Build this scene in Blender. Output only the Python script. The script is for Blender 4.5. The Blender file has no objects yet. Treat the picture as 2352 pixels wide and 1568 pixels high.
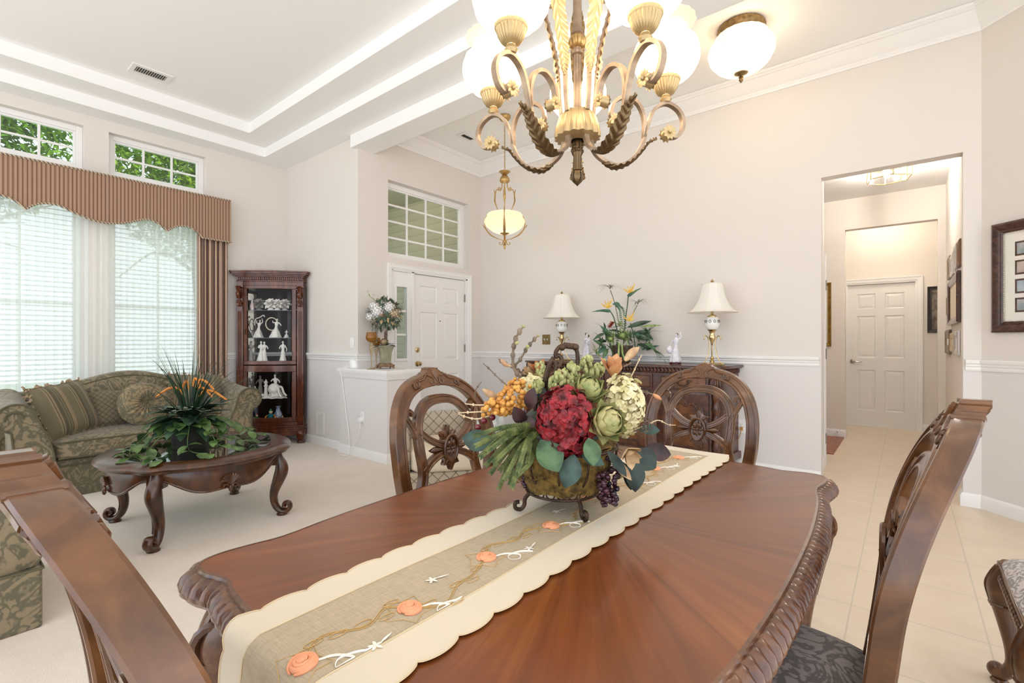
import bpy, math, random
from mathutils import Vector as V, Matrix
from math import sin, cos, pi, radians, sqrt, atan2
SC = bpy.context.scene
COL = SC.collection
# ---------------- camera, world, sun, exposure ----------------
EYE = 1.22
F_PX = 1108.0
TH = radians(39.2)
cam_d = bpy.data.cameras.new('camera')
cam_d.sensor_width = 36.0
cam_d.lens = 36.0 * F_PX / 2352.0
cam_d.clip_start = 0.05
cam = bpy.data.objects.new('camera', cam_d)
cam.location = (0, 0, EYE)
cam.rotation_euler = (pi / 2, 0, TH - pi / 2)
COL.objects.link(cam)
SC.camera = cam
SC.view_settings.view_transform = 'Standard'
SC.view_settings.look = 'None'
SC.view_settings.gamma = 1.0
SC.view_settings.use_curve_mapping = False
SC.view_settings.exposure = 1.0
W = bpy.data.worlds.new('sky')
SC.world = W
W.use_nodes = True
_t = W.node_tree
_bg = _t.nodes['Background']
_tc = _t.nodes.new('ShaderNodeTexCoord'); _sp = _t.nodes.new('ShaderNodeSeparateXYZ'); _rp = _t.nodes.new('ShaderNodeValToRGB')
_t.links.new(_tc.outputs['Generated'], _sp.inputs[0])
_mr = _t.nodes.new('ShaderNodeMapRange'); _mr.inputs[1].default_value = -1; _mr.inputs[2].default_value = 1
_t.links.new(_sp.outputs[2], _mr.inputs[0]); _t.links.new(_mr.outputs[0], _rp.inputs[0])
_rp.color_ramp.elements[0].position = 0.47; _rp.color_ramp.elements[0].color = (0.585, 0.585, 0.585, 1)   # lower half brightened, an added glow from below to lift the ceilings
_rp.color_ramp.elements[1].position = 0.50; _rp.color_ramp.elements[1].color = (0.46, 0.50, 0.54, 1)
_e = _rp.color_ramp.elements.new(1.0); _e.color = (0.36, 0.43, 0.54, 1)
_t.links.new(_rp.outputs[0], _bg.inputs[0])
_bg.inputs[1].default_value = 2.2
sun_d = bpy.data.lights.new('sun', 'SUN')
sun_d.energy = 3.0
sun_d.angle = radians(1.5)
sun_d.color = (1, 0.95, 0.85)
sun = bpy.data.objects.new('sun', sun_d)
sun.rotation_euler = (radians(38), 0, radians(25))
COL.objects.link(sun)
LAMP = (1.0, 0.84, 0.66)
def point(name, loc, power, parent=None, color=LAMP, rad=0.03):
    d = bpy.data.lights.new(name, 'POINT')
    d.energy = power; d.color = color; d.shadow_soft_size = rad
    o = bpy.data.objects.new(name, d); o.location = loc
    COL.objects.link(o)
    if parent: o.parent = parent
    return o
# ---------------- pixel helper (photo frame 2352 x 1568) ----------------
def at(px, py, d):
    a = (px - 1176) / F_PX; b = (784 - py) / F_PX
    return V((d * (cos(TH) + a * sin(TH)), d * (sin(TH) - a * cos(TH)), EYE + d * b))
# ---------------- colour and materials ----------------
def lin(c):
    if isinstance(c, str):
        c = [int(c[i:i + 2], 16) / 255 for i in (0, 2, 4)]
    return tuple((x / 12.92 if x <= 0.04045 else ((x + 0.055) / 1.055) ** 2.4) for x in c[:3]) + (1,)
MATS = {}
class NT:
    def __init__(s, name):
        s.m = bpy.data.materials.new(name); s.m.use_nodes = True
        s.t = s.m.node_tree; s.b = s.t.nodes['Principled BSDF']; s.out = s.t.nodes['Material Output']
        MATS[name] = s.m
    def n(s, kind, **kw):
        o = s.t.nodes.new('ShaderNode' + kind)
        for k, v in kw.items():
            if k[0] == 'i' and k[1:].isdigit(): s.put(o.inputs[int(k[1:])], v)
            else: setattr(o, k, v)
        return o
    def put(s, inp, v):
        if hasattr(v, 'is_output'): s.t.links.new(v, inp)
        else: inp.default_value = v
    def set(s, **kw):
        for k, v in kw.items(): s.put(s.b.inputs[k.replace('_', ' ')], v)
    def math(s, op, a, b=0.0, c=0.0):
        o = s.n('Math', operation=op)
        for i, x in enumerate((a, b, c)): s.put(o.inputs[i], x)
        return o.outputs[0]
    def co(s, scale=(1, 1, 1), rot=(0, 0, 0), loc=(0, 0, 0), kind='Object'):
        tc = s.n('TexCoord'); mp = s.n('Mapping')
        s.t.links.new(tc.outputs[kind], mp.inputs[0])
        mp.inputs['Scale'].default_value = scale; mp.inputs['Rotation'].default_value = rot; mp.inputs['Location'].default_value = loc
        return mp.outputs[0]
    def ramp(s, fac, stops, interp='LINEAR'):
        r = s.n('ValToRGB'); r.color_ramp.interpolation = interp
        e = r.color_ramp.elements
        while len(e) < len(stops): e.new(0.5)
        for i, (p, c) in enumerate(stops):
            e[i].position = p; e[i].color = lin(c)
        s.put(r.inputs[0], fac)
        return r.outputs[0]
    def noise(s, vec, scale, detail=3, rough=0.55, dist=0.0):
        o = s.n('TexNoise'); s.put(o.inputs['Vector'], vec)
        o.inputs['Scale'].default_value = scale; o.inputs['Detail'].default_value = detail
        o.inputs['Roughness'].default_value = rough; o.inputs['Distortion'].default_value = dist
        return o.outputs[0]
    def bump(s, h, strength=0.3, dist=0.01):
        o = s.n('Bump'); o.inputs['Strength'].default_value = strength; o.inputs['Distance'].default_value = dist
        s.put(o.inputs['Height'], h); s.put(s.b.inputs['Normal'], o.outputs[0])
def M(name, c, rough=0.5, metal=0.0, c2=None, ns=8, bump=None, coat=0.0, spec=0.5, sheen=0.0, lo=0.35, hi=0.65, st=(1, 1, 1)):
    if name in MATS: return MATS[name]
    k = NT(name)
    k.set(Base_Color=lin(c), Roughness=rough, Metallic=metal, Coat_Weight=coat, Specular_IOR_Level=spec, Sheen_Weight=sheen)
    k.b.inputs['Coat Roughness'].default_value = 0.12
    if c2:
        k.set(Base_Color=k.ramp(k.noise(k.co(st), ns), [(lo, c), (hi, c2)]))
    if bump: k.bump(k.noise(k.co(st), bump[0], 4), bump[1], bump[2] if len(bump) > 2 else 0.005)
    return k.m
def wood(name, c1, c2, c3, st=(2, 2, 14), rough=0.32, coat=0.25, sc=2.2):
    k = NT(name); v = k.co(st)
    n1 = k.noise(v, sc, 5, 0.6, 1.2)
    k.set(Base_Color=k.ramp(n1, [(0.28, c1), (0.5, c2), (0.74, c3)]), Roughness=rough, Coat_Weight=coat)
    k.b.inputs['Coat Roughness'].default_value = 0.15
    k.bump(k.noise(k.co(), 40, 3), 0.06, 0.004)
    return k.m
def damask(name, c1, c2, sc=5.0, bias=0.5):
    k = NT(name); v = k.co()
    n = k.noise(v, sc, 1.5, 0.5, 3.4)
    n2 = k.noise(v, sc * 3.2, 2, 0.5, 2.0)
    rid = k.math('ABSOLUTE', k.math('SUBTRACT', n, 0.5))
    h = k.math('ADD', k.math('MULTIPLY', rid, 2.6), k.math('MULTIPLY', n2, 0.62))
    fine = k.noise(k.co((1, 1, 1)), 140, 2)
    h2 = k.math('ADD', h, k.math('MULTIPLY', k.math('SUBTRACT', fine, 0.5), 0.16))
    k.set(Base_Color=k.ramp(h2, [(bias - 0.07, c1), (bias + 0.09, c2)]), Roughness=0.75, Sheen_Weight=0.2)
    k.bump(k.math('ADD', h, fine), 0.25, 0.004)
    return k.m
def stripes(name, stops, period, axis=0, rough=0.75, rot=(0, 0, 0), vec='Object'):
    k = NT(name)
    sp = k.n('SeparateXYZ'); k.put(sp.inputs[0], k.co(rot=rot, kind=vec))
    fr = k.math('FRACT', k.math('DIVIDE', sp.outputs[axis], period))
    k.set(Base_Color=k.ramp(fr, stops, 'CONSTANT'), Roughness=rough, Sheen_Weight=0.2)
    k.bump(k.noise(k.co(), 220, 2), 0.2, 0.002)
    return k.m
def lattice(name, base, line, p=0.06, ax=(0, 2), w=0.07):
    k = NT(name); sp = k.n('SeparateXYZ'); k.put(sp.inputs[0], k.co())
    a, b = sp.outputs[ax[0]], sp.outputs[ax[1]]
    f = []
    for q in (k.math('ADD', a, b), k.math('SUBTRACT', a, b)):
        t = k.math('FRACT', k.math('DIVIDE', q, p)); f.append(k.math('ABSOLUTE', k.math('SUBTRACT', t, 0.5)))
    mn = k.math('MINIMUM', f[0], f[1])
    k.set(Base_Color=k.ramp(mn, [(0.0, line), (w, base)], 'CONSTANT'), Roughness=0.8, Sheen_Weight=0.2)
    k.bump(k.noise(k.co(), 160, 2), 0.2, 0.003)
    return k.m
def pane(name, tint='F4FAF8', refl=0.06, rough=0.0):
    k = NT(name)
    tr = k.n('BsdfTransparent'); tr.inputs[0].default_value = lin(tint)
    gl = k.n('BsdfGlossy'); gl.inputs['Roughness'].default_value = rough
    ge = k.n('NewGeometry'); dt = k.n('VectorMath', operation='DOT_PRODUCT')
    k.put(dt.inputs[0], ge.outputs['Normal']); k.put(dt.inputs[1], ge.outputs['Incoming'])
    sch = k.math('POWER', k.math('SUBTRACT', 1.0, k.math('ABSOLUTE', dt.outputs['Value'])), 5.0)
    mx = k.n('MixShader'); f = k.math('ADD', refl, k.math('MULTIPLY', sch, min(1.0, refl * 12)))
    k.put(mx.inputs[0], f); k.put(mx.inputs[1], tr.outputs[0]); k.put(mx.inputs[2], gl.outputs[0])
    k.put(k.out.inputs[0], mx.outputs[0])
    return k.m
def veil(name, c, see=0.35, diff=0.3):
    """thin cloth or frosted glass: part see-through, part lit from behind, part lit from the front"""
    k = NT(name)
    tr = k.n('BsdfTransparent'); tl = k.n('BsdfTranslucent'); df = k.n('BsdfDiffuse')
    tl.inputs[0].default_value = lin(c); df.inputs[0].default_value = lin(c)
    m1 = k.n('MixShader'); k.put(m1.inputs[0], diff); k.put(m1.inputs[1], tl.outputs[0]); k.put(m1.inputs[2], df.outputs[0])
    m2 = k.n('MixShader'); k.put(m2.inputs[0], see); k.put(m2.inputs[1], m1.outputs[0]); k.put(m2.inputs[2], tr.outputs[0])
    k.put(k.out.inputs[0], m2.outputs[0])
    return k.m
# ---------------- mesh helpers ----------------
def cr(pts, n=6, closed=False):
    """Catmull-Rom curve through points"""
    P = [V(p) if len(p) == 3 else V((p[0], p[1], 0)) for p in pts]
    d2 = len(pts[0]) == 2
    N = len(P); out = []
    for i in range(N if closed else N - 1):
        p0 = P[(i - 1) % N] if closed or i > 0 else P[0] * 2 - P[1]
        p1 = P[i]; p2 = P[(i + 1) % N]
        p3 = P[(i + 2) % N] if closed or i + 2 < N else P[-1] * 2 - P[-2]
        for j in range(n):
            t = j / n
            q = 0.5 * ((2 * p1) + (p2 - p0) * t + (2 * p0 - 5 * p1 + 4 * p2 - p3) * t * t + (3 * p1 - p0 - 3 * p2 + p3) * t ** 3)
            out.append(q)
    if not closed: out.append(P[-1])
    return [(q.x, q.y) for q in out] if d2 else out
def spiral(c, r0, r1, a0, a1, n=20):
    return [(c[0] + (r0 + (r1 - r0) * i / n) * cos(a0 + (a1 - a0) * i / n), c[1] + (r0 + (r1 - r0) * i / n) * sin(a0 + (a1 - a0) * i / n)) for i in range(n + 1)]
class MB:
    def __init__(s, M=None):
        s.v = []; s.f = []; s.mi = []; s.M = M or Matrix()
    def add(s, vs, fs, mi=0):
        o = len(s.v); m = s.M
        s.v += [tuple(m @ V(p)) for p in vs]
        s.f += [tuple(i + o for i in f) for f in fs]; s.mi += [mi] * len(fs)
        return s
    def box(s, x0, y0, z0, x1, y1, z1, mi=0):
        return s.add([(x0, y0, z0), (x1, y0, z0), (x1, y1, z0), (x0, y1, z0), (x0, y0, z1), (x1, y0, z1), (x1, y1, z1), (x0, y1, z1)],
                     [(0, 3, 2, 1), (4, 5, 6, 7), (0, 1, 5, 4), (1, 2, 6, 5), (2, 3, 7, 6), (3, 0, 4, 7)], mi)
    def grid(s, fn, nu, nv, cu=False, cv=False, mi=0):
        U = nu if cu else nu + 1; Vn = nv if cv else nv + 1
        vs = [fn(i / nu, j / nv) for i in range(U) for j in range(Vn)]
        fs = [(i * Vn + j, (i + 1) % U * Vn + j, (i + 1) % U * Vn + (j + 1) % Vn, i * Vn + (j + 1) % Vn) for i in range(nu) for j in range(nv)]
        return s.add(vs, fs, mi)
    def lathe(s, prof, n=24, c=(0, 0, 0), mi=0, fl=None):
        def fn(u, v):
            r, z = prof[min(int(round(v * (len(prof) - 1))), len(prof) - 1)]
            a = 2 * pi * u
            if fl: r *= 1 + fl[1] * cos(fl[0] * a)
            return (c[0] + r * cos(a), c[1] + r * sin(a), c[2] + z)
        return s.grid(fn, n, len(prof) - 1, True, False, mi)
    def tube(s, pts, r, n=8, mi=0, caps=True, closed=False):
        P = [V(p) for p in pts]; N = len(P)
        T = []
        for i in range(N):
            a = P[(i - 1) % N] if closed or i else P[0]; b = P[(i + 1) % N] if closed or i < N - 1 else P[-1]
            t = b - a
            T.append(t.normalized() if t.length > 1e-9 else V((0, 0, 1)))
        nn = T[0].orthogonal().normalized(); vs = []
        for i in range(N):
            nn = nn - T[i] * nn.dot(T[i])
            nn = nn.normalized() if nn.length > 1e-6 else T[i].orthogonal().normalized()
            b = T[i].cross(nn)
            rr = r(i / max(1, N - 1)) if callable(r) else (r[i] if isinstance(r, (list, tuple)) else r)
            vs += [P[i] + (nn * cos(2 * pi * k / n) + b * sin(2 * pi * k / n)) * rr for k in range(n)]
        fs = [(i * n + k, i * n + (k + 1) % n, (i + 1) % N * n + (k + 1) % n, (i + 1) % N * n + k) for i in range(N if closed else N - 1) for k in range(n)]
        if caps and not closed: fs += [tuple(range(n - 1, -1, -1)), tuple((N - 1) * n + k for k in range(n))]
        return s.add(vs, fs, mi)
    def band(s, path, prof, fm, closed=False, mi=0, w=None, caps=True):
        """sweep a profile (a = in-plane offset, b = depth) along a 2-D path; fm(x, y, b) -> 3-D"""
        N = len(path); k = len(prof); vs = []
        for i in range(N):
            a = path[(i - 1) % N] if closed or i else path[0]; b = path[(i + 1) % N] if closed or i < N - 1 else path[-1]
            tx, ty = b[0] - a[0], b[1] - a[1]; L = sqrt(tx * tx + ty * ty) or 1
            nx, ny = -ty / L, tx / L; ww = w(i / max(1, N - 1)) if w else 1
            for (pa, pb) in prof: vs.append(fm(path[i][0] + nx * pa * ww, path[i][1] + ny * pa * ww, pb))
        fs = [(i * k + j, i * k + (j + 1) % k, (i + 1) % N * k + (j + 1) % k, (i + 1) % N * k + j) for i in range(N if closed else N - 1) for j in range(k)]
        if caps and not closed: fs += [tuple(range(k - 1, -1, -1)), tuple((N - 1) * k + j for j in range(k))]
        return s.add(vs, fs, mi)
    def mold(s, path, prof, side=-1, closed=False, mi=0, caps=True):
        """moulding along a horizontal polyline with mitred corners; prof (out, z)"""
        N = len(path); k = len(prof); vs = []
        def nrm(a, b):
            x, y = b[0] - a[0], b[1] - a[1]; L = sqrt(x * x + y * y) or 1
            return V((-y / L, x / L)) * side
        for i in range(N):
            n1 = nrm(path[i - 1], path[i]) if closed or i else None
            n2 = nrm(path[i], path[(i + 1) % N]) if closed or i < N - 1 else None
            n1 = n1 or n2; n2 = n2 or n1
            m = n1 + n2; m = m / max(0.15, (1 + n1.dot(n2)))
            for (o, z) in prof: vs.append((path[i][0] + m.x * o, path[i][1] + m.y * o, z))
        fs = [(i * k + j, i * k + (j + 1) % k, (i + 1) % N * k + (j + 1) % k, (i + 1) % N * k + j) for i in range(N if closed else N - 1) for j in range(k)]
        if caps and not closed: fs += [tuple(range(k - 1, -1, -1)), tuple((N - 1) * k + j for j in range(k))]
        return s.add(vs, fs, mi)
    def prism(s, poly, z0, z1, fm=None, mi=0):
        fm = fm or (lambda x, y, z: (x, y, z)); n = len(poly)
        return s.add([fm(x, y, z0) for x, y in poly] + [fm(x, y, z1) for x, y in poly],
                     [tuple(range(n - 1, -1, -1)), tuple(range(n, 2 * n))] + [(i, (i + 1) % n, n + (i + 1) % n, n + i) for i in range(n)], mi)
    def ball(s, c, r, nu=10, nv=7, mi=0):
        r = r if isinstance(r, (tuple, list)) else (r, r, r)
        return s.grid(lambda u, v: (c[0] + r[0] * sin(pi * v) * cos(2 * pi * u), c[1] + r[1] * sin(pi * v) * sin(2 * pi * u), c[2] - r[2] * cos(pi * v)), nu, nv, True, False, mi)
    def leaf(s, p, d, up, L, Wd, bend=0.0, fold=0.25, n=5, mi=0, tip=1.0, belly=0.45, m=2, th=0.0):
        """leaf or petal blade growing from p along d, curling towards -up by bend (radians)"""
        p = V(p); d = V(d).normalized(); up = V(up); up = (up - d * up.dot(d))
        up = up.normalized() if up.length > 1e-5 else d.orthogonal().normalized()
        sd = d.cross(up); vs = []; q = p.copy(); ang = 0.0
        for i in range(n + 1):
            t = i / n
            x = t / belly if t < belly else (1 - t) / (1 - belly)
            wv = Wd * 0.5 * max(0.02, (sin(min(1, x) * pi / 2) ** (0.8 if t < belly else tip)))
            dd = d * cos(ang) - up * sin(ang); uu = up * cos(ang) + d * sin(ang)
            for j in range(-m, m + 1):
                a = j / m
                vs.append(q + sd * (wv * a) + uu * (fold * wv * a * a))
            q = q + dd * (L / n); ang += bend / n
        k = 2 * m + 1
        return s.add(vs, [(i * k + j, i * k + j + 1, (i + 1) * k + j + 1, (i + 1) * k + j) for i in range(n) for j in range(k - 1)], mi)
    def pillow(s, w, h, t, p=3.0, n=14, pinch=0.05, mi=0, fm=None):
        def mk(sg):
            def fn(u, v):
                a, b = 2 * u - 1, 2 * v - 1
                e = max(0, (1 - abs(a) ** p)) ** 0.5 * max(0, (1 - abs(b) ** p)) ** 0.5
                x = a * w / 2 * (1 - pinch * (1 - b * b) * abs(a)); y = b * h / 2 * (1 - pinch * (1 - a * a) * abs(b))
                q = (x, y, sg * t / 2 * e)
                return fm(*q) if fm else q
            return fn
        s.grid(mk(1), n, n, mi=mi)
        return s.grid(mk(-1), n, n, mi=mi)
def obj(name, mb, mats, parent=None, smooth=True, bev=0, seg=2, sub=0, ang=38, loc=None, weld=False):
    me = bpy.data.meshes.new(name)
    me.from_pydata(mb.v, [], mb.f)
    mats = mats if isinstance(mats, (list, tuple)) else [mats]
    for m in mats: me.materials.append(m)
    if len(mats) > 1: me.polygons.foreach_set('material_index', mb.mi)
    if smooth:
        me.polygons.foreach_set('use_smooth', [True] * len(me.polygons))
        me.set_sharp_from_angle(angle=radians(ang))
    me.update()
    o = bpy.data.objects.new(name, me)
    COL.objects.link(o)
    if parent: o.parent = parent
    if loc: o.location = loc
    if weld:
        w = o.modifiers.new('weld', 'WELD'); w.merge_threshold = 0.0004
    if bev:
        b = o.modifiers.new('bevel', 'BEVEL'); b.width = bev; b.segments = seg; b.limit_method = 'ANGLE'; b.angle_limit = radians(40)
    if sub:
        q = o.modifiers.new('sub', 'SUBSURF'); q.levels = sub; q.render_levels = sub
    return o
def tag(o, label, cat, group=None, kind=None):
    o['label'] = label; o['category'] = cat
    if group: o['group'] = group
    if kind: o['kind'] = kind
    return o
def thing(name, label, cat, loc=(0, 0, 0), rz=0.0, group=None, rot=None):
    o = bpy.data.objects.new(name, None); o.empty_display_size = 0.1
    COL.objects.link(o); o.location = loc; o.rotation_euler = rot or (0, 0, rz)
    return tag(o, label, cat, group)
def struct(name, mb, mats, parent=None, **k):
    o = obj(name, mb, mats, parent, **k)
    if not parent: o['kind'] = 'structure'
    return o
def dup(root, loc=None, rz=None, label=None, rot=None, group=None):
    r = root.copy(); COL.objects.link(r)
    if loc is not None: r.location = loc
    if rz is not None: r.rotation_euler = (0, 0, rz)
    if rot is not None: r.rotation_euler = rot
    if label: r['label'] = label
    if group: r['group'] = group
    for ch in list(root.children):
        c = ch.copy(); COL.objects.link(c); c.parent = r
        for g in list(ch.children):
            d = g.copy(); COL.objects.link(d); d.parent = c
    return r
def rnd(a, b): return random.uniform(a, b)
def basis(d, up=(0, 0, 1)):
    """matrix whose +Z is d"""
    z = V(d).normalized(); x = V(up).cross(z)
    x = x.normalized() if x.length > 1e-5 else z.orthogonal().normalized()
    y = z.cross(x)
    return Matrix(((x.x, y.x, z.x, 0), (x.y, y.y, z.y, 0), (x.z, y.z, z.z, 0), (0, 0, 0, 1)))
def T(x, y, z): return Matrix.Translation((x, y, z))
def RZ(a): return Matrix.Rotation(a, 4, 'Z')
def RX(a): return Matrix.Rotation(a, 4, 'X')
def RY(a): return Matrix.Rotation(a, 4, 'Y')
random.seed(7)
# shared materials
WHITE = M('white_trim', 'F2F0EE', 0.4, bump=(60, 0.03))
BRASS = M('polished_brass', 'CDB88C', 0.22, 1.0)
ANTIQUE = M('antique_brass', 'A98F63', 0.42, 0.85, c2='7E6444', ns=30)
DARKWOOD = wood('cabinet_wood', '26120A', '45250F', '6A3A18', (3, 3, 1.2), 0.3, 0.4, 3)
IRON = M('dark_iron', '3A2B22', 0.5, 0.6, c2='5A4433', ns=40)
PLASTIC = M('white_plastic', 'F4F3F1', 0.35)
# ================= the setting =================
XB, YA, XD, YC = 4.905, 4.573, 2.979, 6.213
CEIL = 3.66
WE = (4.905, -0.432)
WE2 = (WE[0] - 1.75, WE[1] - 1.75)
PAINT = M('wall_paint', 'E3DCD5', 0.85, bump=(180, 0.05, 0.002))
PAINT2 = M('wall_paint_below_rail', 'E3DEDC', 0.85, bump=(180, 0.05, 0.002))
HALLP = M('hall_wall_paint', 'E6DED5', 0.85, bump=(180, 0.05, 0.002))
CEILP = M('ceiling_paint', 'F6F5F3', 0.9, bump=(200, 0.04, 0.002))
def slab(mb, P, d, n, L, t, z0, z1, holes=(), split=1.03):
    """upright slab from P along d (length L), face towards n, thickness t away from n; holes (s0, s1, z0, z1)"""
    S = sorted({0, L} | {h[0] for h in holes} | {h[1] for h in holes}); S = [s for s in S if 0 <= s <= L]
    Zs = sorted({z0, z1} | {h[2] for h in holes} | {h[3] for h in holes} | ({split} if split and z0 < split < z1 else set())); Zs = [z for z in Zs if z0 <= z <= z1]
    solid = lambda i, j: 0 <= i < len(S) - 1 and 0 <= j < len(Zs) - 1 and not any(h[0] <= (S[i] + S[i + 1]) / 2 <= h[1] and h[2] <= (Zs[j] + Zs[j + 1]) / 2 <= h[3] for h in holes)
    q = lambda s, w, z: (P[0] + d[0] * s - n[0] * w, P[1] + d[1] * s - n[1] * w, z)
    for i in range(len(S) - 1):
        for j in range(len(Zs) - 1):
            if not solid(i, j): continue
            a, b, c, e = S[i], S[i + 1], Zs[j], Zs[j + 1]; mi = 1 if split and e <= split else 0
            mb.add([q(a, 0, c), q(b, 0, c), q(b, 0, e), q(a, 0, e)], [(0, 1, 2, 3)], mi)
            mb.add([q(a, t, c), q(b, t, c), q(b, t, e), q(a, t, e)], [(3, 2, 1, 0)], mi)
            if not solid(i - 1, j): mb.add([q(a, 0, c), q(a, 0, e), q(a, t, e), q(a, t, c)], [(0, 1, 2, 3)], mi)
            if not solid(i + 1, j): mb.add([q(b, 0, c), q(b, t, c), q(b, t, e), q(b, 0, e)], [(0, 1, 2, 3)], mi)
            if not solid(i, j - 1): mb.add([q(a, 0, c), q(a, t, c), q(b, t, c), q(b, 0, c)], [(0, 1, 2, 3)], mi)
            if not solid(i, j + 1): mb.add([q(a, 0, e), q(b, 0, e), q(b, t, e), q(a, t, e)], [(0, 1, 2, 3)], mi)
    return mb
WP = [PAINT, PAINT2]
# walls
struct('wall_back', slab(MB(), (XB, WE[1]), (0, 1), (-1, 0), YA - WE[1], 0.115, 0, CEIL, [(0.10, 0.995, 0, 2.63)]), WP)
struct('wall_entry', slab(MB(), (XD, YA), (1, 0), (0, -1), XB + 0.115 - XD, 0.15, 0, CEIL, [(3.42 - XD, 4.66 - XD, 0, 2.06), (3.371 - XD, 4.672 - XD, 2.19, 3.07)]), WP)
struct('wall_side', slab(MB(), (XD, YA + 0.15), (0, 1), (-1, 0), YC - YA - 0.15, 0.12, 0, CEIL), WP)
WIN_X = [(-0.92, -0.05), (0.14, 1.009), (1.198, 2.067)]
struct('wall_window', slab(MB(), (-3.6, YC), (1, 0), (0, -1), XD + 3.72, 0.16, 0, CEIL,
       [(a + 3.6, b + 3.6, 2.90, 3.328) for a, b in WIN_X] + [(a + 3.6, b + 3.6, 0.55, 2.62) for a, b in WIN_X]), WP)
k2 = sqrt(0.5)
struct('wall_angled', slab(MB(), WE, (-k2, -k2), (-k2, k2), 2.475, 0.115, 0, CEIL), WP)
# hall beyond the opening
HX, HZ = 7.42, 3.02
hl = MB()
slab(hl, (XB + 0.115, 0.62), (1, 0), (0, -1), 0.58, 0.10, 0, HZ, split=None)
struct('wall_hall_left', hl, HALLP)
slabm = slab(MB(), (XB + 0.115, -0.36), (1, 0), (0, 1), 3.6, 0.10, 0, HZ, split=None)
struct('wall_hall_right', slabm, HALLP)
struct('wall_hall_far', slab(MB(), (HX, -0.36), (0, 1), (-1, 0), 2.6, 0.12, 0, HZ, [(0.07, 0.955, 0, 2.635)], split=None), HALLP)
struct('wall_hall_end', slab(MB(), (8.62, -0.36), (0, 1), (-1, 0), 2.6, 0.12, 0, HZ, [(0.25, 1.03, 0, 2.05)], split=None), HALLP)
struct('wall_side_room', slab(MB(), (XB + 0.115, 2.2), (1, 0), (0, -1), 3.6, 0.1, 0, HZ, split=None), HALLP)
# floors
k = NT('beige_floor_tile'); v = k.co(loc=(0.457 * 8 - 3.64 + 0.0, -0.195 + 0.457, 0))
br = k.n('TexBrick', offset=0.0, squash=1.0)
k.put(br.inputs['Vector'], v)
for nm, val in (('Scale', 1.0), ('Mortar Size', 0.0035), ('Mortar Smooth', 0.1), ('Brick Width', 0.457), ('Row Height', 0.457)): br.inputs[nm].default_value = val
tn = k.noise(k.co((1, 1, 1)), 5, 5, 0.6, 0.6)
br.inputs['Mortar'].default_value = lin('C9BCAA')
k.put(br.inputs['Color1'], k.ramp(tn, [(0.3, 'D6C3AC'), (0.7, 'E2D3BF')])); k.put(br.inputs['Color2'], k.ramp(tn, [(0.3, 'DAC8B2'), (0.7, 'DECDB7')]))
k.set(Base_Color=br.outputs[0], Roughness=0.32)
k.bump(br.outputs[1], -0.4, 0.003)
TILE = k.m
k = NT('cream_carpet'); n1 = k.noise(k.co(), 260, 2); n2 = k.noise(k.co((1, 1, 1)), 3, 3)
k.set(Base_Color=k.ramp(k.math('ADD', k.math('MULTIPLY', n1, 0.6), k.math('MULTIPLY', n2, 0.4)), [(0.3, 'DACABA'), (0.7, 'EFE3D6')]), Roughness=0.95, Sheen_Weight=0.3)
k.bump(n1, 0.5, 0.006)
CARPET = k.m
struct('floor', MB().box(-2.2, -2.2, -0.1, 2.95, 1.3, 0).box(2.95, -2.2, -0.1, 8.8, 4.6, 0), TILE, smooth=False)
struct('floor_carpet', MB().box(-2.2, 1.3, -0.1, 2.95, 6.3, 0.004).box(2.95, 4.6, -0.1, 2.99, 6.3, 0.004), CARPET, smooth=False)
k = NT('red_wood_floor'); n1 = k.noise(k.co((3, 22, 1)), 2.5, 4, 0.6, 1.0)
k.set(Base_Color=k.ramp(n1, [(0.3, '5E2A14'), (0.5, '8E4A26'), (0.7, 'A9643A')]), Roughness=0.3)
struct('floor_wood', MB().box(6.22, 0.60, -0.05, HX, 2.2, 0.006), k.m, smooth=False)
# ceilings: tray over the living side, flat over the entry
cb = MB()
X1, Y1, X2, Y2, XL, YL = 2.618, 5.972, 2.318, 5.67, -4.0, -4.2
def hq(mb, x0, y0, x1, y1, z): mb.add([(x0, y0, z), (x1, y0, z), (x1, y1, z), (x0, y1, z)], [(3, 2, 1, 0)])
hq(cb, X1, YL, XD, YC, 3.437); hq(cb, XL, Y1, X1, YC, 3.437)
cb.add([(X1, YL, 3.437), (X1, Y1, 3.437), (X1, Y1, 3.545), (X1, YL, 3.545)], [(0, 1, 2, 3)])
cb.add([(XL, Y1, 3.437), (X1, Y1, 3.437), (X1, Y1, 3.545), (XL, Y1, 3.545)], [(3, 2, 1, 0)])
hq(cb, X2, YL, X1, Y1, 3.545); hq(cb, XL, Y2, X2, Y1, 3.545)
cb.add([(X2, YL, 3.545), (X2, Y2, 3.545), (X2, Y2, CEIL), (X2, YL, CEIL)], [(0, 1, 2, 3)])
cb.add([(XL, Y2, 3.545), (X2, Y2, 3.545), (X2, Y2, CEIL), (XL, Y2, CEIL)], [(3, 2, 1, 0)])
hq(cb, XL, YL, X2, Y2, CEIL)
cb.box(XL, YL, CEIL + 0.002, XB + 0.2, YC + 0.2, CEIL + 0.1)
cb.box(XB + 0.1, -0.5, HZ, 8.8, 2.3, HZ + 0.1)
struct('ceiling', cb, CEILP, smooth=False)
struct('ceiling_beam', MB().box(2.92, YL, 3.303, 3.19, YA + 0.055, CEIL), CEILP, smooth=False, bev=0.006)
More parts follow.
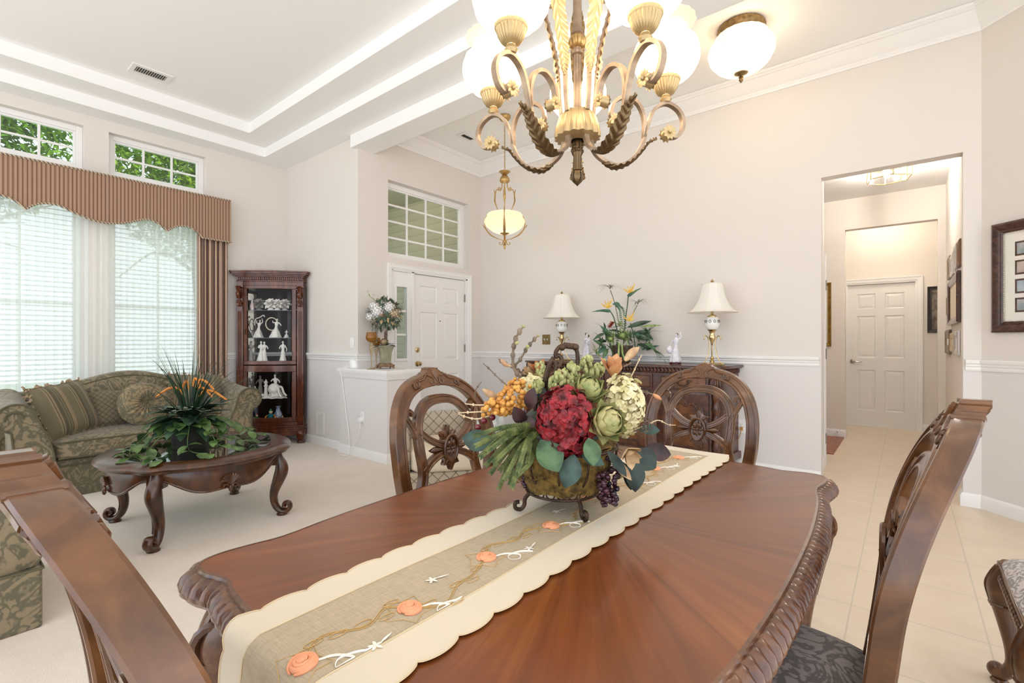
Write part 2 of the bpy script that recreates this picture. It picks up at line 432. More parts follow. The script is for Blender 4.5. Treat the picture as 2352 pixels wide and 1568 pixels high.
# half wall under the beam end, with its cap
HW = (2.93, 3.99, 3.36, 4.85)
hw = MB().box(HW[0], HW[1], 0, HW[2], YA, 0.86).box(HW[0], YA, 0, XD, HW[3], 0.86)
hwo = struct('wall_half', hw, PAINT2, smooth=False)
cp = [(HW[0], HW[3]), (HW[0], HW[1]), (HW[2], HW[1]), (HW[2], YA)]
cm = MB().mold(cp, [(0, 0.835), (0.012, 0.835), (0.018, 0.85), (0.022, 0.87), (0.03, 0.885), (0.035, 0.9), (0.035, 0.922), (0.03, 0.928), (0, 0.928)], 1 if False else -1)
cm = MB().mold(cp[::-1], [(0, 0.835), (0.012, 0.835), (0.018, 0.85), (0.022, 0.87), (0.03, 0.885), (0.035, 0.9), (0.035, 0.922), (0.03, 0.928), (0, 0.928)], 1)
cm.box(HW[0], HW[1], 0.86, HW[2], YA, 0.929).box(HW[0], YA, 0.86, XD, HW[3], 0.929)
struct('trim_1', cm, WHITE, ang=20)
# crown moulding, chair rails, baseboards
CR = [(0, 3.49), (0.012, 3.49), (0.016, 3.505), (0.022, 3.512), (0.022, 3.525), (0.035, 3.535), (0.06, 3.56), (0.088, 3.6), (0.1, 3.615), (0.11, 3.618), (0.11, 3.632), (0.122, 3.642), (0.128, 3.66), (0, 3.66)]
struct('trim_2', MB().mold([(3.19, YA), (XB, YA), WE, WE2], CR, -1), WHITE, ang=25)
RL = [(0, 1.005), (0.010, 1.005), (0.014, 1.018), (0.012, 1.03), (0.022, 1.04), (0.022, 1.05), (0.034, 1.062), (0.036, 1.078), (0.03, 1.085), (0, 1.085)]
for i, pth in enumerate([[(2.2, YC), (XD, YC), (XD, YA), (3.37, YA)], [(4.712, YA), (XB, YA), (XB, 0.575)], [(XB, -0.345), WE, WE2]]):
    struct(f'trim_{3 + i}', MB().mold(pth, RL, -1), WHITE, ang=25)
BB = [(0, 0), (0.016, 0), (0.016, 0.075), (0.012, 0.088), (0.004, 0.098), (0, 0.098)]
for nm, pth in (('window', [(-3.6, YC), (XD, YC), (XD, HW[3] + 0.0), (HW[0], HW[3]), (HW[0], HW[1]), (HW[2], HW[1]), (HW[2], YA - 0.02)]),
                ('back', [(4.712, YA), (XB, YA), (XB, 0.563)]),
                ('angled', [(XB + 0.1, -0.332), (XB, -0.332), WE, WE2]),
                ('hall_left', [(HX, 2.0), (HX, 0.60), (HX + 0.12, 0.60)]),
                ('jamb', [(5.02, 0.62), (5.7, 0.62)]),
                ('hall_right', [(8.62, -0.17), (8.62, -0.36), (HX + 0.12, -0.36)])):
    struct('baseboard_' + nm, MB().mold(pth, BB, -1 if nm != 'hall_right' else -1), WHITE, ang=25)
# windows
GLASS = pane('window_glass', 'F6FBFA', 0.05)
def window(name, x0, x1, z0, z1, y, cols, rows, fr=0.05, dep=0.05, mun=0.02):
    f = MB()
    f.box(x0, y, z0, x0 + fr, y + dep, z1).box(x1 - fr, y, z0, x1, y + dep, z1).box(x0 + fr, y, z1 - fr, x1 - fr, y + dep, z1).box(x0 + fr, y, z0, x1 - fr, y + dep, z0 + fr)
    i = 0.018
    f.box(x0 + fr, y + 0.012, z0 + fr, x0 + fr + i, y + dep, z1 - fr).box(x1 - fr - i, y + 0.012, z0 + fr, x1 - fr, y + dep, z1 - fr)
    f.box(x0 + fr + i, y + 0.012, z1 - fr - i, x1 - fr - i, y + dep, z1 - fr).box(x0 + fr + i, y + 0.012, z0 + fr, x1 - fr - i, y + dep, z0 + fr + i)
    for c in range(1, cols):
        x = x0 + fr + (x1 - x0 - 2 * fr) * c / cols; f.box(x - mun / 2, y + 0.018, z0 + fr, x + mun / 2, y + 0.04, z1 - fr)
    for r in range(1, rows):
        z = z0 + fr + (z1 - z0 - 2 * fr) * r / rows; f.box(x0 + fr, y + 0.02, z - mun / 2, x1 - fr, y + 0.038, z + mun / 2)
    o = struct(name, f, WHITE, smooth=False, bev=0.003)
    obj('pane', MB().box(x0 + fr, y + 0.028, z0 + fr, x1 - fr, y + 0.031, z1 - fr), GLASS, o, smooth=False)
    return o
for i, (a, b) in enumerate(WIN_X):
    window(f'window_{i + 1}', a, b, 2.90, 3.328, YC + 0.07, 3, 2)
    window(f'window_{i + 4}', a, b, 0.55, 2.62, YC + 0.07, 2, 2, 0.05)
window('window_7', 3.371, 4.672, 2.19, 3.07, YA + 0.085, 4, 4, 0.055, 0.05, 0.024)
# horizontal blinds behind the sheers
SLAT = M('blind_slat', 'F3F4F2', 0.5)
for i, (a, b) in enumerate(WIN_X[1:]):
    mb = MB()
    z = 0.58
    while z < 2.58:
        mb.add([(a + 0.03, YC + 0.035, z), (b - 0.03, YC + 0.035, z), (b - 0.03, YC + 0.058, z + 0.016), (a + 0.03, YC + 0.058, z + 0.016)], [(0, 1, 2, 3)])
        z += 0.046
    mb.box(a + 0.02, YC + 0.03, 2.57, b - 0.02, YC + 0.066, 2.615)
    tag(obj('window_blind', mb, SLAT, smooth=False), ['white slatted blind behind the sheers, left of the wall pillar', 'white slatted blind behind the sheers, beside the striped drape'][i], 'blind', 'blinds behind the sheers')
# doors
def panel_door(mb, w, h, t=0.04, y=0.0):
    """six-panel slab, x 0..w, front face at y, going back"""
    st, mid = 0.115, 0.105; pw = (w - 2 * st - mid) / 2
    rows = [(0.22, 0.80), (0.98, 1.58), (1.68, 1.90)]
    rows = [(a * h / 2.03, b * h / 2.03) for a, b in rows]
    xs = [(st, st + pw), (st + pw + mid, w - st)]
    mb.box(0, y, 0, st, y + t, h); mb.box(w - st, y, 0, w, y + t, h); mb.box(st + pw, y, 0, st + pw + mid, y + t, h)
    ze = [0] + [q for r in rows for q in r] + [h]
    for x0, x1 in xs:
        for i in range(0, len(ze), 2): mb.box(x0, y, ze[i], x1, y + t, ze[i + 1])
        for z0, z1 in rows:
            e, g, d = 0.012, 0.045, 0.012
            A = [(x0, y, z0), (x1, y, z0), (x1, y, z1), (x0, y, z1)]
            B = [(x0 + e, y + d, z0 + e), (x1 - e, y + d, z0 + e), (x1 - e, y + d, z1 - e), (x0 + e, y + d, z1 - e)]
            Cc = [(x0 + g, y + 0.004, z0 + g), (x1 - g, y + 0.004, z0 + g), (x1 - g, y + 0.004, z1 - g), (x0 + g, y + 0.004, z1 - g)]
            mb.add(A + B + Cc, [(i, (i + 1) % 4, 4 + (i + 1) % 4, 4 + i) for i in range(4)] + [(4 + i, 4 + (i + 1) % 4, 8 + (i + 1) % 4, 8 + i) for i in range(4)] + [(8, 9, 10, 11)])
    return mb
def casing(mb, x0, x1, z1, y, w=0.06, d=0.018):
    pr = [(0, 0), (0, d * 0.5), (w * 0.2, d * 0.6), (w * 0.3, d * 0.9), (w * 0.75, d), (w * 0.85, d * 1.25), (w, d * 1.25), (w, 0)]
    path = [(x1, 0), (x1, z1), (x0, z1), (x0, 0)]
    N = 4; k = len(pr); vs = []
    for i, (x, z) in enumerate(path):
        sx = 1 if x == x1 else -1; sz = 1 if i in (1, 2) else 0
        for o, b in pr: vs.append((x + sx * o, y - b, z + sz * o))
    mb.add(vs, [(i * k + j, (i + 1) * k + j, (i + 1) * k + (j + 1) % k, i * k + (j + 1) % k) for i in range(N - 1) for j in range(k)])
    return mb
DOORW = M('door_paint', 'F1EEEB', 0.45)
# front door with a sidelight
dr = struct('door_1', panel_door(MB(T(3.75, YA + 0.03, 0.005)), 0.875, 2.03), DOORW, smooth=False)
fr = MB(); casing(fr, 3.42, 4.655, 2.055, YA)
fr.box(3.42, YA, 0, 3.435, YA + 0.12, 2.055).box(4.63, YA, 0, 4.66, YA + 0.12, 2.06).box(3.42, YA, 2.04, 4.66, YA + 0.12, 2.06).box(3.715, YA + 0.0, 0, 3.748, YA + 0.12, 2.05)
obj('door_frame', fr, WHITE, dr, smooth=False)
sl = MB(); sl.box(3.435, YA + 0.02, 0, 3.50, YA + 0.07, 2.04).box(3.65, YA + 0.02, 0, 3.715, YA + 0.07, 2.04).box(3.5, YA + 0.02, 0, 3.65, YA + 0.07, 1.02).box(3.5, YA + 0.02, 1.86, 3.65, YA + 0.07, 2.04)
for z in (1.30, 1.58): sl.box(3.5, YA + 0.03, z - 0.012, 3.65, YA + 0.05, z + 0.012)
for (a, b, c, d) in ((3.475, 3.5, 0.99, 1.89), (3.65, 3.675, 0.99, 1.89), (3.5, 3.65, 0.99, 1.02), (3.5, 3.65, 1.86, 1.89)): sl.box(a, YA + 0.008, c, b, YA + 0.03, d)
so = obj('sidelight', sl, WHITE, dr, smooth=False, bev=0.003)
obj('pane', MB().box(3.5, YA + 0.04, 1.02, 3.65, YA + 0.043, 1.86), GLASS, so, smooth=False)
kb = MB(basis((0, -1, 0)) ); kb.M = T(3.82, YA + 0.03, 0.95) @ basis((0, -1, 0)); kb.lathe([(0, 0), (0.033, 0), (0.033, 0.006), (0.012, 0.01), (0.01, 0.03), (0.022, 0.036), (0.028, 0.05), (0.022, 0.064), (0, 0.068)], 20)
obj('door_knob', kb, BRASS, dr)
db = MB(T(3.82, YA + 0.03, 1.12) @ basis((0, -1, 0))); db.lathe([(0, 0), (0.032, 0), (0.032, 0.008), (0.026, 0.014), (0.012, 0.016), (0.012, 0.022), (0, 0.022)], 20)
obj('deadbolt', db, BRASS, dr)
obj('peephole', MB(T(4.19, YA + 0.031, 1.48) @ basis((0, -1, 0))).lathe([(0, 0), (0.008, 0), (0.008, 0.003), (0, 0.003)], 12), IRON, dr)
STEEL = M('hinge_steel', '9A958C', 0.35, 0.9)
for z in (0.25, 1.08, 1.75): obj('hinge', MB().box(4.622, YA + 0.012, z, 4.634, YA + 0.032, z + 0.1), STEEL, dr, smooth=False)
# hall door at the far end (faces -X)
RH = T(8.635, 0.665, 0) @ RZ(-pi / 2)
d2 = struct('door_2', panel_door(MB(RH @ T(0, 0.012, 0.008)), 0.77, 2.03), DOORW, smooth=False)
fr = MB(RH @ T(0, -0.015, 0)); casing(fr, -0.005, 0.775, 2.045, 0, 0.075)
fr.box(-0.02, 0.02, -0.02, 0.79, 0.12, 0.012).box(-0.02, 0, 0, 0.0, 0.1, 2.06).box(0.77, 0, 0, 0.79, 0.1, 2.06).box(-0.02, 0, 2.04, 0.79, 0.1, 2.06)
obj('door_frame', fr, WHITE, d2, smooth=False)
lv = MB(RH @ T(0.065, 0.012, 0.93)); lv.M = RH @ T(0.065, 0.012, 0.93) @ basis((0, -1, 0))
lv.lathe([(0, 0), (0.033, 0), (0.033, 0.008), (0.014, 0.012), (0.011, 0.05), (0, 0.05)], 20)
lv.M = RH @ T(0.065, 0.012, 0.93); lv.tube(cr([(0, -0.045, 0), (0.03, -0.05, 0.002), (0.07, -0.05, -0.006), (0.11, -0.048, 0.0)], 5), 0.008, 8)
obj('door_handle', lv, M('satin_nickel', 'B9AF9E', 0.3, 0.95), d2)
# jamb hinges of the doorway on the left side of the hall
jm = MB()
jm.box(5.60, 0.605, 0, 5.66, 0.745, 2.08)
jo = struct('door_3', jm, WHITE, smooth=False)
for z in (0.22, 1.05, 1.72): obj('hinge', MB().box(5.60, 0.600, z, 5.645, 0.606, z + 0.1), STEEL, jo, smooth=False)
# ---- outside: porch, ground, trees ----
k = NT('porch_siding'); sp = k.n('SeparateXYZ'); k.put(sp.inputs[0], k.co()); f1 = k.math('FRACT', k.math('DIVIDE', sp.outputs[2], 0.13))
k.set(Base_Color=k.ramp(f1, [(0.0, '77705E'), (0.08, 'ABA48F'), (1.0, 'B5AE99')]), Roughness=0.7); k.bump(f1, 0.8, 0.012)
SIDING = k.m
struct('exterior_wall', MB().box(5.25, YA + 0.25, 0, 5.35, 9.5, 4.0).box(3.12, YA + 0.2, 0, 3.2, 6.3, 3.5), SIDING, smooth=False)
struct('exterior_trim', MB().box(4.55, 8.2, -0.2, 4.75, 8.4, 3.3).box(3.1, 8.15, 3.1, 5.25, 8.45, 3.55), WHITE, smooth=False)
struct('exterior_ceiling', MB().box(3.1, 4.75, 3.55, 5.4, 8.5, 3.6), M('porch_soffit', 'B9B39E', 0.8), smooth=False)
struct('porch_floor', MB().box(3.1, YA + 0.15, -0.2, 5.4, 9.0, -0.02), M('porch_concrete', 'B5B0A8', 0.8), smooth=False)
struct('ground', MB().box(-12, YC + 0.3, -0.35, 14, 24, -0.25), M('lawn', '5E7A3A', 0.9, c2='7C9650', ns=20), smooth=False)
BARK = M('tree_bark', '5A4A3A', 0.9, c2='7A6650', ns=12)
def leafmat(nm, c1, c2):
    k = NT(nm); info = k.noise(k.co(), 1.6, 3)
    c = k.ramp(info, [(0.3, c1), (0.7, c2)])
    df = k.n('BsdfDiffuse'); tl = k.n('BsdfTranslucent'); mx = k.n('MixShader'); k.put(mx.inputs[0], 0.4)
    k.put(df.inputs[0], c); k.put(tl.inputs[0], c); k.put(mx.inputs[1], df.outputs[0]); k.put(mx.inputs[2], tl.outputs[0]); k.put(k.out.inputs[0], mx.outputs[0])
    return k.m
def tree(label, x, y, h, spread, nl, mat, seed):
    R = random.Random(seed)
    t = thing('tree', label, 'tree', (x, y, -0.3), group='trees outside the front windows')
    tr = MB(); lf = MB()
    trunk = cr([(0, 0, 0), (0.1, 0.05, h * 0.3), (-0.05, 0.1, h * 0.6), (0.05, 0, h * 0.95)], 5)
    tr.tube(trunk, lambda q: 0.16 * (1 - 0.8 * q), 8)
    for b in range(26):
        z0 = h * R.uniform(0.3, 0.95); a = R.uniform(0, 2 * pi); L = spread * R.uniform(0.5, 1.0)
        tr.tube(cr([(0, 0, z0), (L * 0.5 * cos(a), L * 0.35 * sin(a), z0 + 0.35), (L * cos(a), L * 0.6 * sin(a), z0 + R.uniform(-0.3, 0.7))], 5), lambda q: 0.035 * (1 - 0.8 * q), 5)
    for i in range(nl):
        v = V((R.gauss(0, 1), R.gauss(0, 1), R.gauss(0, 1))).normalized() * R.random() ** 0.4
        p = V((v.x * spread, v.y * spread * 0.55, 4.9 + v.z * 2.0))
        d = V((R.gauss(0, 1), R.gauss(0, 1), R.gauss(-0.4, 0.6)))
        lf.leaf(p, d, (R.gauss(0, .6), R.gauss(0, .6), 1), R.uniform(0.09, 0.17), R.uniform(0.035, 0.06), 0.6, 0.2, 2, m=1)
    obj('trunk', tr, BARK, t); obj('foliage', lf, mat, t, smooth=False)
    return t
tree('bright green leafy tree seen through the clerestory window above the pleated drape side', 3.15, 9.9, 6.4, 1.55, 17000, leafmat('leaf_bright', '4E7F1E', '9DBB3C'), 3)
tree('darker leafy tree seen through the clerestory window nearer the photo edge', 0.0, 9.4, 6.4, 1.55, 17000, leafmat('leaf_mid', '3E6F1C', '86A93A'), 5)
# ================= dining set =================
CHWOOD = wood('chair_wood', '3E220F', '593519', '764B27', (2.5, 2.5, 2.5), 0.28, 0.5, 4)
SEATF = damask('seat_damask', '5E5552', '8F8682', 9, 0.5)
SEATL = damask('seat_damask_light', '8C8484', 'CFC8C6', 14, 0.5)
def fl(z):
    t = z - 0.72
    return 0.10 * t + 0.60 * t * t if t > 0 else 0.10 * t - 0.1 * t * t
YB = 0.24
def cm_(x, z, b): return (x, YB + fl(z) + b, z)
def mprof(w, d, l=0.004, e=0.005):
    h, q = w / 2, d / 2
    one = [(-h, q - 0.004), (-h + 0.003, q), (-h + e + 0.003, q), (-h + e + 0.006, q - l), (h - e - 0.006, q - l), (h - e - 0.003, q), (h - 0.003, q), (h, q - 0.004)]
    return one + [(a, -b) for a, b in one[::-1]]
def mir(path): return path + [(-x, z) for x, z in path[::-1]]
def chair(label, seatmat, loc, rz):
    t = thing('dining_chair', label, 'chair', loc, rz, 'dining chairs around the table')
    ring = cr([(-0.188, 0.45), (-0.205, 0.54), (-0.228, 0.62), (-0.243, 0.70), (-0.248, 0.78), (-0.243, 0.86), (-0.217, 0.945), (-0.165, 1.012), (-0.09, 1.05), (0, 1.062)], 5)
    ring = ring + [(-x, z) for x, z in ring[-2::-1]]
    obj('back_frame', MB().band(ring, mprof(0.050, 0.044, 0.006, 0.008), cm_), CHWOOD, t, ang=30)
    sp = MB()
    arch = cr([(-0.19, 0.50), (-0.175, 0.60), (-0.15, 0.675), (-0.143, 0.72), (-0.150, 0.79), (-0.149, 0.85), (-0.135, 0.91), (-0.098, 0.955), (-0.05, 0.977), (0, 0.982)], 5)
    arch = arch + [(-x, z) for x, z in arch[-2::-1]]
    sp.band(arch, mprof(0.036, 0.03), cm_)
    for g in (1, -1):
        c = cr([(0.152 * g, 0.80), (0.158 * g, 0.85), (0.174 * g, 0.892), (0.190 * g, 0.922), (0.189 * g, 0.945), (0.174 * g, 0.951), (0.162 * g, 0.94), (0.166 * g, 0.926)], 4)
        sp.band(c, mprof(0.022, 0.03, 0.003, 0.003), cm_, w=lambda q: 1.15 - 0.55 * q)
    up = cr([(-0.142, 0.868), (-0.10, 0.832), (-0.05, 0.806), (0, 0.797), (0.05, 0.806), (0.10, 0.832), (0.142, 0.868)], 4)
    lo = cr([(-0.142, 0.712), (-0.10, 0.744), (-0.05, 0.765), (0, 0.772), (0.05, 0.765), (0.10, 0.744), (0.142, 0.712)], 4)
    sp.band(up, mprof(0.028, 0.028, 0.003, 0.004), cm_); sp.band(lo, mprof(0.028, 0.028, 0.003, 0.004), cm_)
    sp.box(-0.20, YB + fl(0.5) - 0.015, 0.46, 0.20, YB + fl(0.5) + 0.018, 0.53)
    obj('splat', sp, CHWOOD, t, ang=30)
    # carved rosette with petals
    ro = MB()
    for sd in (-1, 1):
        def petal(x0, z0, dx, dz, L, wd):
            y = YB + fl(z0)
            ro.leaf((x0, y + sd * 0.010, z0), (dx, 0, dz), (0, sd, 0), L, wd, 0.15, -0.5, 6, tip=0.9, belly=0.6)
            ro.tube([(x0, y + sd * 0.012, z0), (x0 + dx * L * 0.9, y + sd * (0.014), z0 + dz * L * 0.9)], lambda q: 0.005 * (1 - 0.8 * q), 6)
        for z0, dz in ((0.828, 1), (0.742, -1)):
            petal(0, z0, 0, dz, 0.05, 0.030)
            for g in (-1, 1): petal(0.018 * g, z0 - dz * 0.004, 0.62 * g, 0.78 * dz, 0.036, 0.024)
        for g in (-1, 1): petal(0.035 * g, 0.785, g, 0, 0.068, 0.026)
        ov = [(0.036 * cos(a * pi / 12), YB + fl(0.785) + sd * 0.019, 0.785 + 0.053 * sin(a * pi / 12)) for a in range(24)]
        ro.tube(ov, 0.006, 6, closed=True)
        for a in range(8):
            g = a * pi / 4; ro.ball((0.017 * cos(g), YB + fl(0.785) + sd * 0.018, 0.785 + 0.026 * sin(g)), (0.006 + 0.008 * abs(cos(g)), 0.005, 0.006 + 0.012 * abs(sin(g))), 8, 5)
        ro.ball((0, YB + fl(0.785) + sd * 0.021, 0.785), 0.006, 8, 6)
    ro.prism([(0.037 * cos(a * pi / 12), 0.785 + 0.054 * sin(a * pi / 12)) for a in range(24)], -0.017, 0.017, cm_)
    for z0, dz in ((0.82, 1), (0.75, -1)):
        ro.prism([(-0.03, z0), (0.03, z0), (0.043, z0 + dz * 0.028), (0.027, z0 + dz * 0.03), (0.016, z0 + dz * 0.032), (0, z0 + dz * 0.056), (-0.016, z0 + dz * 0.032), (-0.027, z0 + dz * 0.03), (-0.043, z0 + dz * 0.028)], -0.010, 0.010, cm_)
    obj('rosette', ro, CHWOOD, t, ang=50)
    # crest carving
    ce = MB()
    half = [(-0.128, 1.030), (-0.130, 1.046), (-0.112, 1.060), (-0.088, 1.058), (-0.066, 1.072), (-0.050, 1.088), (-0.038, 1.092), (-0.030, 1.100), (-0.018, 1.104), (-0.010, 1.110)]
    hs = cr(half, 3); ol = hs + [(-x, z) for x, z in hs[::-1]] + [(0.04, 1.040), (0.0, 1.034), (-0.04, 1.040)]
    ce.prism(ol, -0.0215, 0.0215, cm_)
    for sd in (-1, 1):
        for g in (-1, 1):
            for c0, r0 in (((0.026 * g, 1.052), 0.018), ((0.108 * g, 1.045), 0.012)):
                ce.tube([cm_(x, z, sd * 0.022) for x, z in spiral(c0, r0, 0.003, pi / 2, pi / 2 + g * 4.2 * pi / 2 * 1.0, 18)], lambda q: 0.0045 * (1 - 0.3 * q), 6)
            ce.tube([cm_(x, z, sd * 0.022) for x, z in cr([(0.10 * g, 1.058), (0.07 * g, 1.064), (0.05 * g, 1.080), (0.026 * g, 1.074)], 5)], 0.005, 6)
        for i in range(5):
            a = (i - 2) * 0.3
            ce.tube([cm_(0, 1.056, sd * 0.0215), cm_(0.024 * sin(a), 1.056 + 0.045 * cos(a), sd * 0.022)], lambda q: 0.003 + 0.004 * q, 6)
    for x, z in ((-0.104, 1.062), (-0.06, 1.079), (-0.022, 1.104), (0.022, 1.104), (0.06, 1.079), (0.104, 1.062)):
        ce.tube([cm_(x, z, -0.0225), cm_(x, z, 0.0225)], 0.0048, 8)
    obj('crest', ce, CHWOOD, t, ang=35)
    # seat
    st = MB()
    def sf(u, v):
        a, b = 2 * u - 1, 2 * v - 1
        hw = 0.268 - 0.045 * (b + 1) / 2
        e = (max(0, 1 - abs(a) ** 5) * max(0, 1 - abs(b) ** 5)) ** 0.4
        return (a * hw * (1 - 0.03 * b * b), -0.02 + b * 0.245 * (1 - 0.03 * a * a), 0.432 + 0.055 * e)
    st.grid(sf, 16, 16)
    st.grid(lambda u, v: (sf(u, v)[0], sf(u, v)[1], 0.43), 16, 16)
    obj('seat', st, seatmat, t, weld=True, ang=60)
    ra = MB()
    pl = [(-0.262, -0.262), (0.262, -0.262), (0.222, 0.222), (-0.222, 0.222)]
    ra.prism(pl, 0.372, 0.433)
    for i in range(15): ra.ball((-0.2 + 0.4 * i / 14, -0.264, 0.39), (0.011, 0.007, 0.014), 8, 5)
    for g in (-1, 1): ra.tube([(g * 0.262, -0.262, 0.432), (g * 0.222, 0.222, 0.432)], 0.005, 6)
    ra.tube([(-0.262, -0.262, 0.432), (0.262, -0.262, 0.432)], 0.005, 6)
    obj('seat_rail', ra, CHWOOD, t, bev=0.004)
    for g in (-1, 1):
        d = V((g * 0.75, -0.66, 0)); b = V((g * 0.235, -0.228, 0))
        lg = MB()
        ks = [(0.0, 0.43, 0.036), (0.018, 0.39, 0.043), (0.034, 0.345, 0.045), (0.034, 0.30, 0.038), (0.02, 0.23, 0.029), (0.004, 0.15, 0.022), (0.002, 0.09, 0.020), (0.022, 0.05, 0.022), (0.05, 0.03, 0.024)]
        pts = cr([tuple(b + d * q[0] + V((0, 0, q[1]))) for q in ks], 4)
        rr = [q[0] for q in cr([(k[2], 0) for k in ks], 4)]
        lg.tube(pts, rr, 12)
        lg.ball(tuple(b + d * 0.056 + V((0, 0, 0.036))), (0.027, 0.027, 0.028), 12, 8)
        lg.lathe([(0, 0), (0.024, 0), (0.026, 0.006), (0.02, 0.014), (0, 0.014)], 12, tuple(b + d * 0.045))
        nn_ = V((-d.y, d.x, 0)).normalized()
        for e_ in (-1, 1): lg.tube([tuple(V(pts[i]) + d.normalized() * rr[i] * 0.8 + nn_ * e_ * rr[i] * 0.6) for i in range(1, 15)], lambda t: 0.007 * (1 - 0.6 * t), 6)
        lg.tube([tuple(V(pts[13]) + (d.normalized() * cos(a) + nn_ * sin(a)) * rr[13]) for a in [j_ * 2 * pi / 16 for j_ in range(16)]], 0.006, 6, closed=True)
        obj('leg', lg, CHWOOD, t, ang=50)
    for g in (-1, 1):
        lg = MB().tube(cr([(g * 0.195, YB - 0.02, 0.46), (g * 0.19, YB - 0.02, 0.35), (g * 0.19, YB + 0.0, 0.18), (g * 0.2, YB + 0.07, 0.0)], 5), lambda q: 0.026 - 0.008 * q, 8)
        obj('leg', lg, CHWOOD, t)
    return t
c_a = chair('oval-back wooden dining chair on the living room side of the table', SEATF, (1.375, 1.21, 0), 0)
E_ = radians
c_b = dup(c_a, (2.2, 0.80, 0), -pi / 2, 'oval-back wooden dining chair at the far table end, before the sideboard')
c_c = dup(c_a, (0.421, 0.69, 0), pi / 2, 'large nearby dining chair seen edge-on at the near table end, bottom left corner')
c_d = dup(c_a, (1.265, 0.266, 0), pi, 'dining chair seen edge-on beside the carved table edge, leaning towards the right wall')
c_e = chair('dining chair cut by the right photo edge, its pale patterned seat and front leg showing', SEATL, (2.18, -0.52, 0), pi)
# ---- table ----
k = NT('table_veneer')
tc = k.co(); sp = k.n('SeparateXYZ'); k.put(sp.inputs[0], tc)
ang = k.math('ARCTAN2', sp.outputs[1], k.math('MULTIPLY', sp.outputs[0], 0.72))
rad = k.n('VectorMath', operation='LENGTH'); k.put(rad.inputs[0], tc)
cb_ = k.n('CombineXYZ'); k.put(cb_.inputs[0], k.math('MULTIPLY', ang, 9.0)); k.put(cb_.inputs[1], k.math('MULTIPLY', rad.outputs['Value'], 1.6))
gn = k.noise(cb_.outputs[0], 2.2, 6, 0.62, 0.4)
sec = k.math('FLOOR', k.math('MULTIPLY', ang, 24 / (2 * pi)))
wn = k.n('TexWhiteNoise', noise_dimensions='1D'); k.put(wn.inputs['W'], sec)
blot = k.noise(tc, 3.5, 3)
tone = k.math('ADD', k.math('ADD', k.math('ADD', 0.06, k.math('MULTIPLY', gn, 0.48)), k.math('MULTIPLY', wn.outputs[0], 0.14)), k.math('MULTIPLY', blot, 0.22))
colr = k.ramp(tone, [(0.30, '52260E'), (0.52, '783F1A'), (0.74, '985C2C')])
seam = k.math('LESS_THAN', k.math('ABSOLUTE', k.math('SUBTRACT', sp.outputs[0], 0.037)), 0.0011)
mxc = k.n('MixRGB'); k.put(mxc.inputs[0], seam); k.put(mxc.inputs[1], colr); mxc.inputs[2].default_value = lin('2A0F06')
k.set(Base_Color=mxc.outputs[0], Roughness=0.33, Coat_Weight=0.35); k.b.inputs['Coat Roughness'].default_value = 0.14
k.bump(gn, 0.03, 0.002)
VENEER = k.m
CARVED = wood('carved_edge_wood', '3C1E10', '5C3620', '7C5236', (4, 4, 4), 0.3, 0.5, 5)
tb = thing('dining_table', 'carved dining table with a cherry veneer top and gadrooned edge', 'table', (1.161, 0.68, 0))
q4 = [(0, 0.506), (0.2, 0.503), (0.38, 0.493), (0.50, 0.480), (0.585, 0.466), (0.635, 0.463), (0.69, 0.472), (0.745, 0.476), (0.785, 0.466), (0.803, 0.44), (0.803, 0.40), (0.793, 0.365), (0.787, 0.33), (0.796, 0.29), (0.805, 0.2), (0.808, 0.0)]
full = q4[:-1] + [(x, -y) for x, y in q4[::-1]][:-1]
full = full + [(-x, -y) for x, y in full]
sm = cr(full[::-1], 8, True)
def resample(pts, n):
    d = [0]
    for i in range(len(pts)): a = pts[i]; b = pts[(i + 1) % len(pts)]; d.append(d[-1] + sqrt((a[0] - b[0]) ** 2 + (a[1] - b[1]) ** 2))
    L = d[-1]; out = []; j = 0
    for i in range(n):
        s = L * i / n
        while d[j + 1] < s: j += 1
        a = pts[j]; b = pts[(j + 1) % len(pts)]; q = (s - d[j]) / max(1e-9, d[j + 1] - d[j])
        out.append((a[0] + (b[0] - a[0]) * q, a[1] + (b[1] - a[1]) * q))
    return out
LOB = 176; NS = 8
rim = resample(sm, LOB * NS)
tp = MB(); tp.prism(rim, 0.735, 0.760)
obj('tabletop', tp, VENEER, tb, smooth=False)
ed = MB(); N = len(rim); prof = [(-0.004, 0.7605), (0.002, 0.7600), (0.004, 0.7535), (0.009, 0.7545), (0.018, 0.749), (0.027, 0.739), (0.033, 0.727), (0.033, 0.718), (0.027, 0.714), (0.024, 0.706), (-0.02, 0.704)]
vs = []
for i in range(N):
    a = rim[i - 1]; b = rim[(i + 1) % N]; tx, ty = b[0] - a[0], b[1] - a[1]; L = sqrt(tx * tx + ty * ty)
    nx, ny = -ty / L, tx / L
    if nx * rim[i][0] + ny * rim[i][1] < 0: nx, ny = -nx, -ny
    for j, (o, z) in enumerate(prof):
        ph = 2 * pi * (i / NS) + (j - 3) * 0.4
        w = max(0.0, 1 - abs(j - 5) / 3.2)
        c = abs(sin(ph / 2)) ** 0.7
        oo = o + w * (0.012 * c - 0.0085); zz = z + w * 0.009 * (c - 0.7)
        vs.append((rim[i][0] + nx * oo, rim[i][1] + ny * oo, zz))
kk = len(prof)
ed.add(vs, [(i * kk + j, i * kk + j + 1, (i + 1) % N * kk + j + 1, (i + 1) % N * kk + j) for i in range(N) for j in range(kk - 1)])
obj('carved_edge', ed, CARVED, tb, ang=60)
ap = MB()
